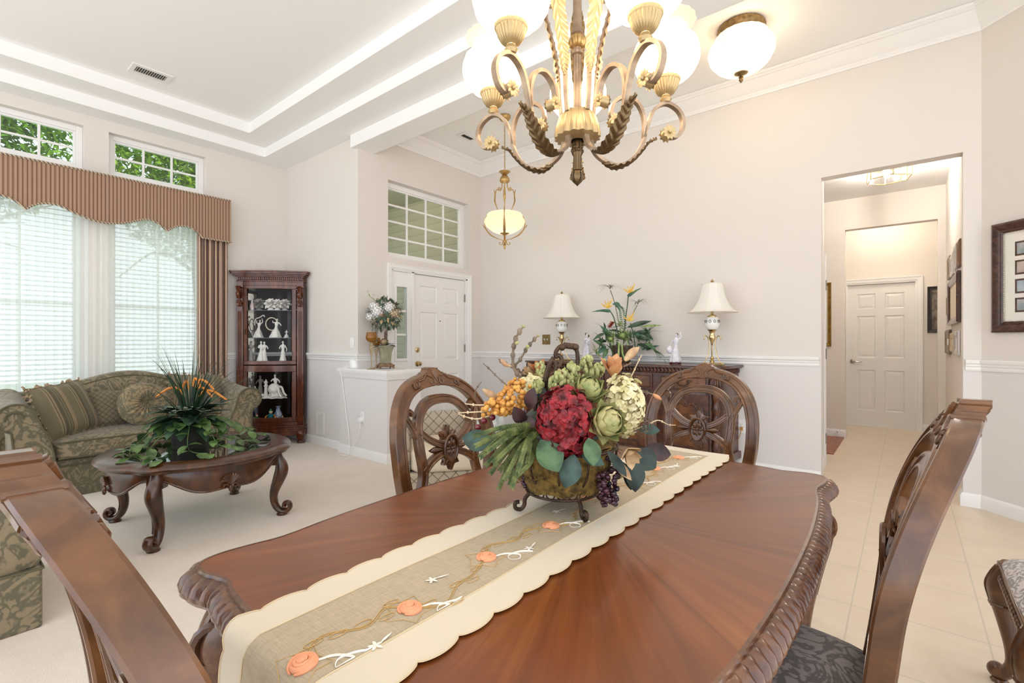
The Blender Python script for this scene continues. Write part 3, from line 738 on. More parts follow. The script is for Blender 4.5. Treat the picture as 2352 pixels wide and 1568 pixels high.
for ax in (0, 1):
    hl_ = 0.66 if ax == 0 else 0.34; off = 0.40 if ax == 0 else 0.705
    for g in (-1, 1):
        top = [(-hl_, 0.706), (hl_, 0.706)]
        bot = cr([(hl_, 0.60), (hl_ * 0.75, 0.625), (hl_ * 0.45, 0.60), (0, 0.585), (-hl_ * 0.45, 0.60), (-hl_ * 0.75, 0.625), (-hl_, 0.60)], 4)
        fm = (lambda x, z, b, ax=ax, g=g, off=off: (x, g * off + b, z)) if ax == 0 else (lambda x, z, b, ax=ax, g=g, off=off: (g * off + b, x, z))
        ap.prism(top + bot, -0.012, 0.012, fm)
        ap.tube([fm(x, z, g * 0.013) for x, z in bot], 0.008, 6)
        for q in (-0.5, 0.5):
            for e in (-1, 1):
                ap.tube([fm(q * hl_ * 1.5 + e * x * 1.3, z, g * 0.014) for x, z in cr([(0, 0.66), (0.03, 0.678), (0.07, 0.672), (0.10, 0.655)], 4)], lambda t: 0.009 * (1 - 0.7 * t), 6)
obj('apron', ap, CARVED, tb, ang=50)
for gx in (-1, 1):
    for gy in (-1, 1):
        b = V((gx * 0.715, gy * 0.405, 0)); d = V((gx * 0.80, gy * 0.60, 0)).normalized(); n_ = V((-d.y, d.x, 0))
        lg = MB()
        ks = [(0.0, 0.706, 0.058), (0.012, 0.66, 0.062), (0.038, 0.60, 0.064), (0.045, 0.54, 0.055), (0.03, 0.45, 0.043), (0.004, 0.32, 0.034), (-0.006, 0.2, 0.029), (0.012, 0.11, 0.027), (0.05, 0.055, 0.03), (0.085, 0.04, 0.032)]
        pts = cr([tuple(b + d * q[0] + V((0, 0, q[1]))) for q in ks], 5); rr = [q[0] for q in cr([(q[2], 0) for q in ks], 5)]
        lg.tube(pts, rr, 14)
        lg.ball(tuple(b + d * 0.098 + V((0, 0, 0.05))), (0.036, 0.036, 0.036), 12, 8)
        lg.lathe([(0, 0), (0.034, 0), (0.036, 0.01), (0.028, 0.02), (0, 0.02)], 14, tuple(b + d * 0.085))
        for g in (-1, 1):
            lg.tube([tuple(b + d * (0.05 + p_[0]) + n_ * g * 0.046 + V((0, 0, p_[1]))) for p_ in spiral((0.0, 0.60), 0.05, 0.008, pi * 0.6, pi * 0.6 - g * 0 - 3.2 * pi, 26)], lambda t: 0.010 * (1 - 0.4 * t), 6)
            lg.tube([tuple(V(pts[i]) + d * rr[i] * 0.80 + n_ * g * rr[i] * 0.60) for i in range(2, 24)], lambda t: 0.009 * (1 - 0.6 * t), 6)
        obj('leg', lg, CARVED, tb, ang=50)
# ---- runner ----
RUNB = M('runner_border_satin', 'DED1BA', 0.55, bump=(120, 0.1, 0.002), sheen=0.2)
k = NT('runner_linen'); n1 = k.noise(k.co((200, 12, 1)), 3, 3); n2 = k.noise(k.co((12, 200, 1)), 3, 3)
k.set(Base_Color=k.ramp(k.math('ADD', k.math('MULTIPLY', n1, 0.5), k.math('MULTIPLY', n2, 0.5)), [(0.35, 'A99A82'), (0.65, 'C5B59B')]), Roughness=0.75)
LINEN = k.m
HEM = M('runner_piping', 'DCC6A0', 0.5)
rn = thing('table_runner', 'cream scalloped table runner embroidered with peach roses down the table centre', 'table runner', (0, 0.692, 0))
RX0, RX1, HW_ = 0.338, 1.985, 0.162
def runz(s):
    """s = distance along the cloth from the far end towards the near end -> (x, z)"""
    x = RX1 - s
    if x >= RX0: return x, 0.7655
    e = RX0 - x; r = 0.03; q = r * pi / 2
    if e < q: a = e / r; return RX0 - r * sin(a), 0.7655 - r * (1 - cos(a))
    return RX0 - r - 0.01 * min(1, (e - q) / 0.1), 0.7655 - r - (e - q)
RLEN = RX1 - RX0 + 0.23
def runp(s, y, dz=0.0):
    x, z = runz(s)
    return (x - (dz if x < RX0 - 0.02 else 0), y, z + (dz if x >= RX0 - 0.02 else 0) + 0.0016 * sin(9 * s + 14 * y) * (1 if x > RX0 else 0.3))
def scal(s): return 0.013 * (abs(sin(pi * s / 0.081)) ** 0.6 - 0.6)
NSG = 300
def rnd_(s):
    e = s - (RX1 - RX0 - 0.05)
    return 0.045 * (1 - sqrt(max(0.0, 1 - min(1, max(0.0, e) / 0.28) ** 2)))
for g in (-1, 1):
    pass
bd = MB()
for g in (-1, 1):
    bd.grid(lambda u, v, g=g: runp(u * RLEN, g * (0.084 + v * (HW_ - 0.084 + scal(u * RLEN) - rnd_(u * RLEN)))), NSG, 4)
bd.grid(lambda u, v: runp(0.0 + (u - 1) * 0.0 - 0.07 * (1 - u) + 0.0, (2 * v - 1) * (HW_ - 0.02 * (1 - u))), 3, 12)
obj('runner_border', bd, RUNB, rn, ang=80)
obj('runner_panel', MB().grid(lambda u, v: runp(u * RLEN, (2 * v - 1) * 0.0845), 200, 8), LINEN, rn, ang=80)
hm = MB()
for g in (-1, 1):
    hm.tube([runp(i / NSG * RLEN, g * (HW_ + scal(i / NSG * RLEN) - rnd_(i / NSG * RLEN)), 0.0008) for i in range(NSG + 1)], 0.0013, 5)
    hm.tube([runp(i / 100 * RLEN, g * 0.0845, 0.001) for i in range(101)], 0.0011, 5)
obj('runner_piping', hm, HEM, rn)
PEACH = M('peach_ribbon', 'F0A57C', 0.55); GOLDT = M('gold_thread', 'C9A468', 0.5); WHITET = M('white_ribbon', 'F5EFE4', 0.5)
em_g, em_w = MB(), MB()
def RS(x): return RX1 - x
rx = [0.338, 0.524, 0.752, 0.977, 1.216, 1.43, 1.65, 1.86]; ry = [-0.036, -0.04, -0.008, -0.018, 0.024, -0.02, 0.0, -0.01]
for i, (x, y) in enumerate(zip(rx, ry)):
    rs = MB(); s0 = RS(x)
    for q in range(4):
        r = 0.018 - 0.0042 * q
        rs.tube([runp(s0 + r * cos(a), y + r * 0.95 * sin(a), 0.002 + 0.002 * q) for a in [j * 2 * pi / 26 + q * 1.7 for j in range(25)]], [(0.0046 - 0.0006 * q) * min(1, 0.35 + j * 0.12, 0.35 + (24 - j) * 0.12) for j in range(25)], 8)
    rs.ball(runp(s0, y, 0.006), (0.006, 0.006, 0.005), 8, 5)
    obj('ribbon_rose', rs, PEACH, rn)
    sg = 1 if i % 2 == 0 else -1
    if i < len(rx) - 1:
        x2, y2 = rx[i + 1], ry[i + 1]
        vine = cr([(x, y), (x + 0.05, y + 0.035 * sg), (x + 0.11, y + 0.005 * sg), (x + 0.16, y2 + 0.03 * sg), (x2, y2)], 6)
        for o in (0, 0.004): em_g.tube([runp(RS(a), b + o, 0.0012) for a, b in vine], 0.0008, 4)
        for j in range(3, len(vine) - 2, 4):
            a, b = vine[j]; e = 1 if j % 8 < 4 else -1
            lp = [runp(RS(a + 0.016 * cos(t) * (1) + 0.010), b + e * (0.010 + 0.006 * sin(t)), 0.0014) for t in [p_ * 2 * pi / 8 for p_ in range(8)]]
            em_g.tube(lp, 0.0008, 4, closed=True)
        fx, fy = x + 0.09, y - 0.045 * sg
        ef = MB()
        for j in range(5):
            t = j * 2 * pi / 5; ef.leaf(runp(RS(fx), fy, 0.002), (cos(t), sin(t), 0), (0, 0, 1), 0.013, 0.006, 0, 0.1, 3, m=1)
        ef.leaf(runp(RS(fx + 0.008), fy, 0.002), (1, 0.3 * sg, 0), (0, 0, 1), 0.03, 0.005, 0, 0.1, 3, m=1)
        obj('embroidered_flower', ef, WHITET, rn, smooth=False)
    # ribbon loops and spikes round each rose
    lp = cr([(x + 0.018, y - 0.01), (x + 0.04, y - 0.02), (x + 0.055, y - 0.045), (x + 0.04, y - 0.058), (x + 0.026, y - 0.045), (x + 0.04, y - 0.03), (x + 0.07, y - 0.04), (x + 0.085, y - 0.06)], 5)
    rb_ = MB(); rb_.tube([runp(RS(a), max(-0.08, b), 0.0015) for a, b in lp], lambda q: 0.0014 + 0.0008 * sin(q * 9), 5)
    obj('ribbon_embroidery', rb_, WHITET, rn, smooth=False)
    st = []
    for j in range(11):
        t = j * 2 * pi / 10; r = 0.045 if j % 2 else 0.028; st.append(runp(RS(x - 0.004 + r * cos(t)), max(-0.08, min(0.08, y + r * sin(t))), 0.0012))
    em_g.tube(st, 0.0007, 4)
obj('vine_embroidery', em_g, GOLDT, rn, smooth=False)
# ================= lamps =================
BRZ = M('weathered_bronze', '8F7A66', 0.45, 0.7, c2='B49E86', ns=25, bump=(60, 0.08, 0.002))
GOLDLEAF = M('gold_leaf', 'C0A06A', 0.36, 0.85)
DKLEAF = M('dark_bronze_leaf', '6E5A40', 0.32, 0.85)
IVORYL = M('ivory_gilt_leaf', 'B59E74', 0.38, 0.6)
SHADE = veil('alabaster_glass', 'F0E2C8', 0.34, 0.4)
def rosette(mb, c, d, r, n=10):
    m = mb.M; mb.M = m @ T(*c) @ basis(d)
    mb.lathe([(0, -r * 0.9), (r * 0.75, -r * 0.8), (r * 0.8, 0), (0, 0)], 12)
    for i in range(n):
        a = 2 * pi * i / n; mb.leaf((r * 0.15 * cos(a), r * 0.15 * sin(a), 0), (cos(a), sin(a), 0.35), (0, 0, 1), r * 1.0, r * 0.6, 0.8, -0.4, 3, m=1)
    mb.ball((0, 0, r * 0.12), r * 0.25, 8, 5); mb.M = m
def strap_leaf(mb, path, w, nv=8, lobes=7, off=0.006, sgn=1, tip=None):
    """acanthus blade laid along a 2-D (r, z) path, facing +normal"""
    N = len(path)
    def fn(u, v):
        f = u * (N - 1); i = min(int(f), N - 2); q = f - i
        x = path[i][0] + (path[i + 1][0] - path[i][0]) * q; z = path[i][1] + (path[i + 1][1] - path[i][1]) * q
        tx, tz = path[i + 1][0] - path[i][0], path[i + 1][1] - path[i][1]; L = sqrt(tx * tx + tz * tz) or 1
        nx, nz = -tz / L * sgn, tx / L * sgn
        b = 2 * v - 1
        ww = w * min(1, 0.35 + 2.2 * u) * (1 - u ** 3 * 0.9) * (1 + 0.10 * abs(sin(pi * lobes * u)) - 0.05)
        rg = 0.0026 * sin(2 * pi * (lobes * 1.7 * u - abs(b) * 1.1)) * min(1, 2 * abs(b)) - (0.0015 if abs(b) < 0.1 else 0)
        o = off + rg - 0.006 * b * b
        return (x + nx * o, b * ww, z + nz * o)
    return mb.grid(fn, 140, 14)
def chain(mb, x, y, z0, z1, r=0.008, w=0.0018):
    n = max(1, int((z1 - z0) / (r * 3.0))); st = (z1 - z0) / n
    for i in range(n):
        c = z0 + (i + 0.5) * st; h = st * 0.62
        mb.tube([(x + (r * 0.6 * cos(a) if i % 2 else 0), y + (0 if i % 2 else r * 0.6 * cos(a)), c + h * sin(a)) for a in [k_ * 2 * pi / 10 for k_ in range(10)]], w, 5, closed=True)
    return mb
ch = thing('chandelier', 'bronze scroll-arm chandelier with five lit alabaster globes over the dining table', 'chandelier', (1.143, 0.700, 0))
sec = [(-0.0045, -0.008), (0.0045, -0.008), (0.0045, 0.008), (-0.0045, 0.008)]
outer = cr([(0.045, 1.80), (0.040, 1.768), (0.055, 1.738), (0.086, 1.718), (0.122, 1.712), (0.160, 1.733), (0.190, 1.775), (0.205, 1.828), (0.226, 1.876), (0.262, 1.897), (0.298, 1.882), (0.315, 1.85), (0.309, 1.819), (0.291, 1.803), (0.270, 1.806)], 5)
inner = cr([(0.196, 1.795), (0.196, 1.845), (0.178, 1.888), (0.142, 1.905), (0.108, 1.888), (0.097, 1.856), (0.106, 1.832)], 5)
A0 = TH + radians(-8)
for kx in range(5):
    a = A0 + kx * 2 * pi / 5; Rm = RZ(a)
    fm = lambda x, z, b: (x, b, z)
    arm = MB(Rm); arm.band(outer, sec, fm); arm.band(inner, sec, fm)
    ao = obj('arm', arm, BRZ, ch, ang=30)
    lf = MB(Rm); lp = cr([(0.075, 1.722), (0.11, 1.709), (0.15, 1.724), (0.182, 1.756), (0.205, 1.785), (0.232, 1.800)], 6)
    strap_leaf(lf, lp, 0.024, sgn=-1, off=0.008)
    obj('arm_leaf', lf, DKLEAF, ao, ang=80)
    for rr_, rz_, rs_ in ((0.268, 1.812, 0.020), (0.108, 1.834, 0.018)):
        ro = MB(Rm); rosette(ro, (rr_, 0.012, rz_), (0, 1, 0), rs_); rosette(ro, (rr_, -0.012, rz_), (0, -1, 0), rs_); ro.M = Rm @ T(rr_, 0, rz_) @ RX(pi / 2); ro.lathe([(rs_ * 0.7, -0.013), (rs_ * 0.7, 0.013)], 12)
        obj('arm_rosette', ro, IVORYL, ao, ang=60)
    cx = (0.262 * cos(a), 0.262 * sin(a), 0)
    cu = MB(); cu.lathe([(0.005, 1.899), (0.012, 1.900), (0.0165, 1.908), (0.012, 1.917), (0.009, 1.921)], 16, cx)
    cu.lathe([(0.010, 1.920), (0.022, 1.925), (0.030, 1.938), (0.036, 1.956)], 144, cx, fl=(24, 0.045)); cu.lathe([(0.036, 1.955), (0.039, 1.958), (0.039, 1.966), (0.034, 1.968)], 192, cx, fl=(48, 0.018))
    obj('socket_cup', cu, IVORYL, ch, ang=50)
    gp = cr([(0.033, 1.962), (0.062, 1.972), (0.084, 1.998), (0.091, 2.030), (0.083, 2.062), (0.062, 2.082), (0.054, 2.092), (0.062, 2.108), (0.078, 2.120), (0.081, 2.126)], 4)
    obj('globe_shade', MB().lathe(gp, 60, cx, fl=(16, 0.022)), SHADE, ch, ang=80)
    point('bulb', (cx[0], cx[1], 2.03), 1.9, ch, rad=0.028)
    # gilded leaf straps rising between the arms
    Rs = RZ(a); st = MB(Rs)
    sp_ = cr([(0.046, 1.84), (0.052, 1.90), (0.056, 1.96), (0.070, 2.05), (0.098, 2.16), (0.118, 2.25), (0.112, 2.32), (0.08, 2.36), (0.045, 2.345), (0.035, 2.31), (0.05, 2.295)], 5)
    st.band(sp_, [(-0.0035, -0.006), (0.0035, -0.006), (0.0035, 0.006), (-0.0035, 0.006)], fm)
    scr = cr([(0.098, 2.18), (0.075, 2.165), (0.05, 2.18), (0.038, 2.21), (0.05, 2.235), (0.066, 2.22)], 5)
    st.band(scr, [(-0.0035, -0.005), (0.0035, -0.005), (0.0035, 0.005), (-0.0035, 0.005)], fm)
    so = obj('upright_strap', st, BRZ, ch, ang=30)
    lf = MB(Rs); strap_leaf(lf, cr([(0.116, 2.235), (0.098, 2.16), (0.070, 2.05), (0.056, 1.965), (0.054, 1.93)], 8), 0.022, sgn=1, off=0.006, lobes=9)
    obj('strap_leaf', lf, IVORYL, so, ang=80)
cc = MB()
cc.lathe([(0.011, 1.84), (0.011, 2.005), (0.017, 2.008), (0.017, 2.016), (0.012, 2.02), (0.012, 2.028)], 16)
cc.lathe([(0.012, 2.06), (0.017, 2.065), (0.012, 2.08), (0.012, 2.44), (0.02, 2.45), (0.02, 2.46), (0.0, 2.465)], 16)
obj('column', cc, BRZ, ch)
kn = MB().lathe([(0.012, 2.026), (0.02, 2.03), (0.024, 2.043), (0.02, 2.056), (0.012, 2.062)], 40, fl=(9, 0.09)); obj('twisted_knop', kn, GOLDLEAF, ch, ang=60)
dm = MB().lathe([(0.014, 1.856), (0.036, 1.850), (0.050, 1.832), (0.058, 1.805), (0.061, 1.786), (0.061, 1.778), (0.052, 1.776), (0.02, 1.772)], 128, fl=(16, 0.05)); obj('fluted_dome', dm, IVORYL, ch, ang=60)
fn = MB().lathe([(0.0, 1.775), (0.012, 1.772), (0.016, 1.760), (0.014, 1.745), (0.016, 1.738), (0.011, 1.728), (0.012, 1.70), (0.013, 1.690)], 24)
for i in range(6):
    a = i * pi / 3; fn.leaf((0.006 * cos(a), 0.006 * sin(a), 1.697), (cos(a) * 0.62, sin(a) * 0.62, -0.78), (cos(a), sin(a), 0.6), 0.058, 0.032, 1.9, -0.3, 8)
for i in range(8): a = i * pi / 4; fn.ball((0.014 * cos(a), 0.014 * sin(a), 1.752 - 0.008 * (i % 2)), 0.005, 8, 5)
obj('finial', fn, DKLEAF, ch)
cn = MB(); chain(cn, 0, 0, 2.46, 3.60, 0.012, 0.003); obj('chain', cn, BRZ, ch)
obj('ceiling_canopy', MB().lathe([(0, 3.595), (0.012, 3.6), (0.03, 3.615), (0.06, 3.63), (0.066, 3.655), (0.0, 3.655)], 28), BRZ, ch)
# pendant in the entry
pe = thing('pendant_lamp', 'gilded bowl pendant lamp hanging on a chain before the front door transom', 'pendant lamp', (4.0, 3.365, 0))
obj('ceiling_canopy', MB().lathe([(0.0, 3.60), (0.02, 3.60), (0.045, 3.615), (0.062, 3.64), (0.064, 3.658), (0, 3.658)], 40, fl=(12, 0.04)), GOLDLEAF, pe, ang=60)
obj('chain', chain(MB(), 0, 0, 3.07, 3.60, 0.012, 0.003), GOLDLEAF, pe)
cr_ = MB().lathe([(0.0, 3.02), (0.02, 3.02), (0.045, 3.045), (0.062, 3.058), (0.03, 3.06), (0.008, 3.075), (0, 3.075)], 40, fl=(12, 0.05)).lathe([(0.0, 3.02), (0.03, 3.015), (0.05, 2.985), (0.055, 2.955), (0.045, 2.945), (0.0, 2.945)], 48, fl=(14, 0.03))
obj('crown_cap', cr_, GOLDLEAF, pe, ang=60)
for i in range(3):
    Rm = RZ(TH + pi + i * 2 * pi / 3); fm = lambda x, z, b: (x, b, z)
    s_ = MB(Rm); s4 = [(-0.003, -0.005), (0.003, -0.005), (0.003, 0.005), (-0.003, 0.005)]
    up = cr([(0.035, 2.95), (0.035, 2.90), (0.05, 2.865), (0.075, 2.865), (0.10, 2.88), (0.12, 2.83), (0.125, 2.76), (0.105, 2.70), (0.085, 2.65), (0.088, 2.615), (0.12, 2.60)], 5)
    s_.band(up, s4, fm); s_.band(spiral((0.065, 2.885), 0.02, 0.006, -pi / 2, 2 * pi, 16), s4, fm)
    lo = cr([(0.15, 2.605), (0.19, 2.625), (0.235, 2.60), (0.258, 2.54), (0.245, 2.475), (0.18, 2.40), (0.09, 2.345), (0.035, 2.325), (0.022, 2.30), (0.035, 2.275), (0.06, 2.275), (0.066, 2.292), (0.055, 2.298)], 5)
    s_.band(lo, s4, fm)
    so = obj('scroll_strap', s_, GOLDLEAF, pe, ang=30)
    lf = MB(Rm); strap_leaf(lf, cr([(0.10, 2.69), (0.124, 2.76), (0.120, 2.83), (0.132, 2.885)], 8), 0.014, sgn=-1, lobes=6); obj('strap_leaf', lf, GOLDLEAF, so, ang=80); lf = MB(Rm); strap_leaf(lf, cr([(0.07, 2.337), (0.18, 2.395), (0.245, 2.47), (0.285, 2.52)], 8), 0.014, sgn=-1, lobes=8)
    obj('strap_leaf', lf, GOLDLEAF, so, ang=80)
obj('glass_bowl', MB().lathe(cr([(0.02, 2.385), (0.10, 2.40), (0.18, 2.45), (0.22, 2.51), (0.205, 2.55), (0.19, 2.565), (0.195, 2.58), (0.18, 2.60), (0.14, 2.606)], 4), 60, fl=(20, 0.006)), SHADE, pe, ang=80)
obj('finial', MB().lathe([(0, 2.215), (0.008, 2.225), (0.014, 2.245), (0.01, 2.258), (0.018, 2.27), (0.012, 2.29), (0.02, 2.31), (0.012, 2.33), (0.012, 2.37), (0.05, 2.39), (0.052, 2.396), (0, 2.396)], 20), GOLDLEAF, pe)
point('bulb', (0, 0, 2.52), 1.5, pe, rad=0.05)
# flush lamp on the entry ceiling
fx = thing('ceiling_lamp', 'lit alabaster flush ceiling lamp with a pineapple finial, behind the chandelier', 'ceiling lamp', (4.03, 0.99, 0))
obj('base_ring', MB().lathe([(0, 3.656), (0.17, 3.656), (0.175, 3.64), (0.165, 3.62), (0.15, 3.60), (0.155, 3.575), (0.13, 3.57), (0, 3.57)], 60, fl=(30, 0.006)), ANTIQUE, fx, ang=50)
obj('glass_bowl', MB().lathe(cr([(0.155, 3.60), (0.185, 3.585), (0.20, 3.555), (0.21, 3.535), (0.237, 3.49), (0.225, 3.42), (0.16, 3.345), (0.07, 3.305), (0.02, 3.30)], 4), 60, fl=(20, 0.012)), SHADE, fx, ang=80)
obj('finial', MB().lathe([(0, 3.225), (0.008, 3.235), (0.016, 3.25), (0.012, 3.265), (0.02, 3.27), (0.008, 3.28), (0.03, 3.295), (0.05, 3.305), (0.05, 3.312), (0, 3.312)], 24), ANTIQUE, fx)
point('bulb', (0.08, 0.03, 3.45), 2.2, fx, rad=0.04); point('bulb', (-0.08, -0.03, 3.45), 2.2, fx, rad=0.04)
pl_ = thing('porch_fill_lamp', 'added unseen fill lamp on the porch outside the front door transom', 'ceiling lamp', (4.1, 6.0, 0))  # added lamp, out of view, to brighten the dark porch siding
obj('glass_dome', MB().lathe([(0.13, 3.545), (0.13, 3.50), (0.09, 3.45), (0, 3.43)], 24), SHADE, pl_)
point('bulb_light', (0, 0, 3.48), 30, pl_, color=(1, 0.93, 0.84), rad=0.05)
# hexagonal lamp on the hall ceiling
hx = thing('hall_lamp', 'brass and glass hexagonal lamp on the hallway ceiling', 'ceiling lamp', (6.27, 0.13, 0))
fr = MB(); gl = MB(); hp = [(0.19 * cos(i * pi / 3 + 0.2), 0.19 * sin(i * pi / 3 + 0.2)) for i in range(6)]
for i in range(6):
    a, b = hp[i], hp[(i + 1) % 6]
    fr.tube([(a[0], a[1], 2.88), (a[0], a[1], 3.018)], 0.007, 6); fr.tube([(a[0], a[1], 2.88), (b[0], b[1], 2.88)], 0.006, 6); fr.tube([(a[0], a[1], 3.01), (b[0], b[1], 3.01)], 0.008, 6)
    gl.add([(a[0], a[1], 2.88), (b[0], b[1], 2.88), (b[0], b[1], 3.01), (a[0], a[1], 3.01)], [(0, 1, 2, 3)])
gl.add([(p[0], p[1], 2.88) for p in hp], [(0, 1, 2, 3, 4, 5)])
obj('frame', fr, BRASS, hx); obj('glass_panel', gl, pane('lamp_glass', 'FFFFFF', 0.06, 0.05), hx, smooth=False)
obj('base_plate', MB().lathe([(0, 3.0), (0.12, 3.0), (0.12, 3.018), (0, 3.018)], 24), BRASS, hx)
BULBG = veil('frosted_bulb', 'FFFFFF', 0.4, 0.4)
for q in (-0.06, 0.06):
    obj('bulb', MB().ball((q, 0.02, 2.95), (0.028, 0.028, 0.036), 14, 10).lathe([(0.012, 2.975), (0.014, 3.0)], 10, (q, 0.02, 0)), BULBG, hx)
    point('bulb_light', (q, 0.02, 2.95), 27, hx, color=(1, 0.94, 0.87), rad=0.02)
ex = thing('hall_lamp', 'added unseen fill lamp beyond the second hallway opening', 'ceiling lamp', (8.0, 0.3, 0))  # unseen lamp put in to light the far end of the hall
obj('glass_dome', MB().lathe([(0.15, 3.015), (0.15, 2.98), (0.12, 2.94), (0.06, 2.915), (0, 2.91)], 28), SHADE, ex)
point('bulb_light', (0, 0, 2.96), 16, ex, color=(1, 0.96, 0.9), rad=0.04)
# table lamps on the sideboard
PORC = M('white_porcelain', 'F3F3EF', 0.15, coat=0.5)
SILKS = veil('ivory_silk_shade', 'FBF7F0', 0.0, 0.8)
def table_lamp(label, loc, rz=0):
    t = thing('table_lamp', label, 'lamp', loc, rz, 'brass and porcelain lamps on the sideboard'); t.scale = (0.95, 0.95, 0.94)
    obj('base', MB().lathe([(0, 0), (0.115, 0), (0.117, 0.008), (0.10, 0.014), (0.085, 0.022), (0.04, 0.026), (0.02, 0.034), (0.022, 0.045), (0.012, 0.055), (0.02, 0.068), (0.014, 0.085), (0, 0.09)], 32), BRASS, t)
    for i in range(3):
        s_ = MB(RZ(i * 2 * pi / 3 + 0.35)); fm = lambda x, z, b: (x, b, z)
        s_.tube([(x, 0, z) for x, z in cr([(0.105, 0.012), (0.085, 0.03), (0.05, 0.09), (0.032, 0.17), (0.034, 0.24), (0.055, 0.285), (0.078, 0.285), (0.09, 0.265), (0.082, 0.252)], 5)], lambda q: 0.0055, 8)
        s_.ball((0.106, 0, 0.014), 0.012, 8, 6)
        obj('scroll_leg', s_, BRASS, t)
    obj('stem', MB().lathe([(0.0, 0.19), (0.008, 0.2), (0.012, 0.22), (0.02, 0.245), (0.03, 0.27), (0.028, 0.29), (0.02, 0.31), (0.03, 0.335), (0.045, 0.352), (0.0, 0.355)], 28, fl=(9, 0.06)), BRASS, t, ang=60)
    bd = MB().lathe([(0.03, 0.345), (0.05, 0.36), (0.064, 0.39), (0.067, 0.42), (0.064, 0.45), (0.052, 0.474), (0.03, 0.482), (0, 0.482)], 36)
    po = obj('porcelain_body', bd, PORC, t)
    pc = MB()
    for i in range(10):
        a = i * pi / 5
        for q in (-1, 1):
            pc.tube([((0.0675) * cos(a + w_ * 0.16), 0.0675 * sin(a + w_ * 0.16), 0.432 + q * 0.014 * cos(w_ * pi / 2)) for w_ in [j / 4 - 1 for j in range(9)]], 0.0022, 5)
    obj('pierced_band', pc, M('blue_black_glaze', '2B2F38', 0.3), po)
    obj('neck', MB().lathe([(0.045, 0.476), (0.046, 0.484), (0.03, 0.495), (0.014, 0.505), (0.012, 0.53), (0.016, 0.535), (0.012, 0.56), (0.004, 0.57), (0.004, 0.815), (0.012, 0.82), (0.018, 0.832), (0.01, 0.843), (0.004, 0.85), (0, 0.853)], 24), BRASS, t)
    sh = MB(); pr = cr([(0.095, 0.805), (0.103, 0.75), (0.122, 0.67), (0.158, 0.59), (0.20, 0.54), (0.229, 0.522)], 4)
    sh.lathe(pr, 64, fl=(8, 0.012))
    so = obj('lamp_shade', sh, SILKS, t, ang=80)
    tr = MB()
    for r, z in ((0.096, 0.806), (0.229, 0.523)): tr.tube([(r * (1 + 0.012 * cos(8 * a)) * cos(a), r * (1 + 0.012 * cos(8 * a)) * sin(a), z) for a in [i * 2 * pi / 64 for i in range(64)]], 0.004, 6, closed=True)
    for i in range(8): a = i * pi / 4; tr.tube([(r * 1.013 * cos(a), r * 1.013 * sin(a), z) for r, z in pr], 0.0022, 5)
    obj('shade_trim', tr, M('shade_braid', 'EFE6D6', 0.6), so)
    return t
SBZ = 1.0
table_lamp('white-shaded brass lamp on the sideboard end nearer the hallway', (4.66, 1.395, SBZ))
table_lamp('white-shaded brass lamp on the sideboard end nearer the front door', (4.68, 3.075, SBZ), 0.5)
# ================= living room =================
OLIVE = damask('olive_damask', '625B46', '8A7B60', 6.0, 0.47)
OLIVED = damask('olive_damask_plain', '5E5843', '7C6F55', 6.0, 0.58)
PIPE = M('olive_piping', '5C563F', 0.8)
# valance, drape, sheers
VAL = stripes('valance_stripe', [(0, '6E4836'), (0.18, 'AE8B70'), (0.30, '7E5845'), (0.42, 'BC9F86'), (0.62, '8A624D'), (0.74, 'B4957B'), (0.9, '6E4836')], 0.030)
CORD = stripes('twisted_cord', [(0, 'C9B295'), (0.5, '6E6152')], 0.022, 0, rot=(0, radians(40), 0))
va = thing('valance', 'brown striped scalloped window valance board with twisted cord edging', 'valance', (0, 0, 0))
vb = [(0.434, 2.485), (0.512, 2.463), (0.592, 2.395), (0.642, 2.443), (0.709, 2.473), (0.804, 2.476), (0.939, 2.42), (1.081, 2.38), (1.209, 2.385), (1.333, 2.422), (1.461, 2.476), (1.55, 2.463), (1.652, 2.391), (1.711, 2.439), (1.782, 2.468), (1.855, 2.468), (1.905, 2.446), (1.943, 2.409), (1.981, 2.373)]
bt = []
for a, b in ((0, 3), (2, 13), (12, 19)): bt += cr(vb[a:b], 3)[:-1] if b < 19 else cr(vb[a:b], 3)
lf_ = [(0.434 * 2 - x, z) for x, z in bt[1:][::-1] if x < 1.9]
bt = [(-1.3, 2.37), (-1.05, 2.37)] + [q for q in lf_ if q[0] > -1.04] + bt + [(2.274, 2.369)]
vm = MB(); vm.add([(x, 6.06, z) for x, z in bt] + [(x, 6.06, 2.846) for x, z in bt], [(i, i + 1, len(bt) + i + 1, len(bt) + i) for i in range(len(bt) - 1)])
vm.add([(x, 6.085, z) for x, z in bt] + [(x, 6.085, 2.846) for x, z in bt], [(i + 1, i, len(bt) + i, len(bt) + i + 1) for i in range(len(bt) - 1)])
vm.add([(x, 6.06, z) for x, z in bt] + [(x, 6.085, z) for x, z in bt], [(i + 1, i, len(bt) + i, len(bt) + i + 1) for i in range(len(bt) - 1)])
vm.box(2.250, 6.085, 2.369, 2.274, 6.20, 2.846); vm.box(-1.3, 6.085, 2.82, 2.274, 6.20, 2.846); vm.box(2.2735, 6.06, 2.369, 2.274, 6.085, 2.846)
obj('valance_board', vm, VAL, va, smooth=False)
cd = MB(); cd.tube([(x, 6.056, z) for x, z in bt], 0.009, 8); cd.tube([(-1.3, 6.056, 2.848), (2.276, 6.056, 2.848), (2.276, 6.19, 2.848)], 0.009, 8); cd.tube([(2.276, 6.056, 2.369), (2.276, 6.19, 2.369)], 0.009, 8)
obj('cord_edging', cd, CORD, va)
k = NT('drape_stripe'); uvn = k.n('UVMap'); sp = k.n('SeparateXYZ'); k.put(sp.inputs[0], uvn.outputs[0])
fr_ = k.math('FRACT', k.math('MULTIPLY', sp.outputs[0], 9.0))
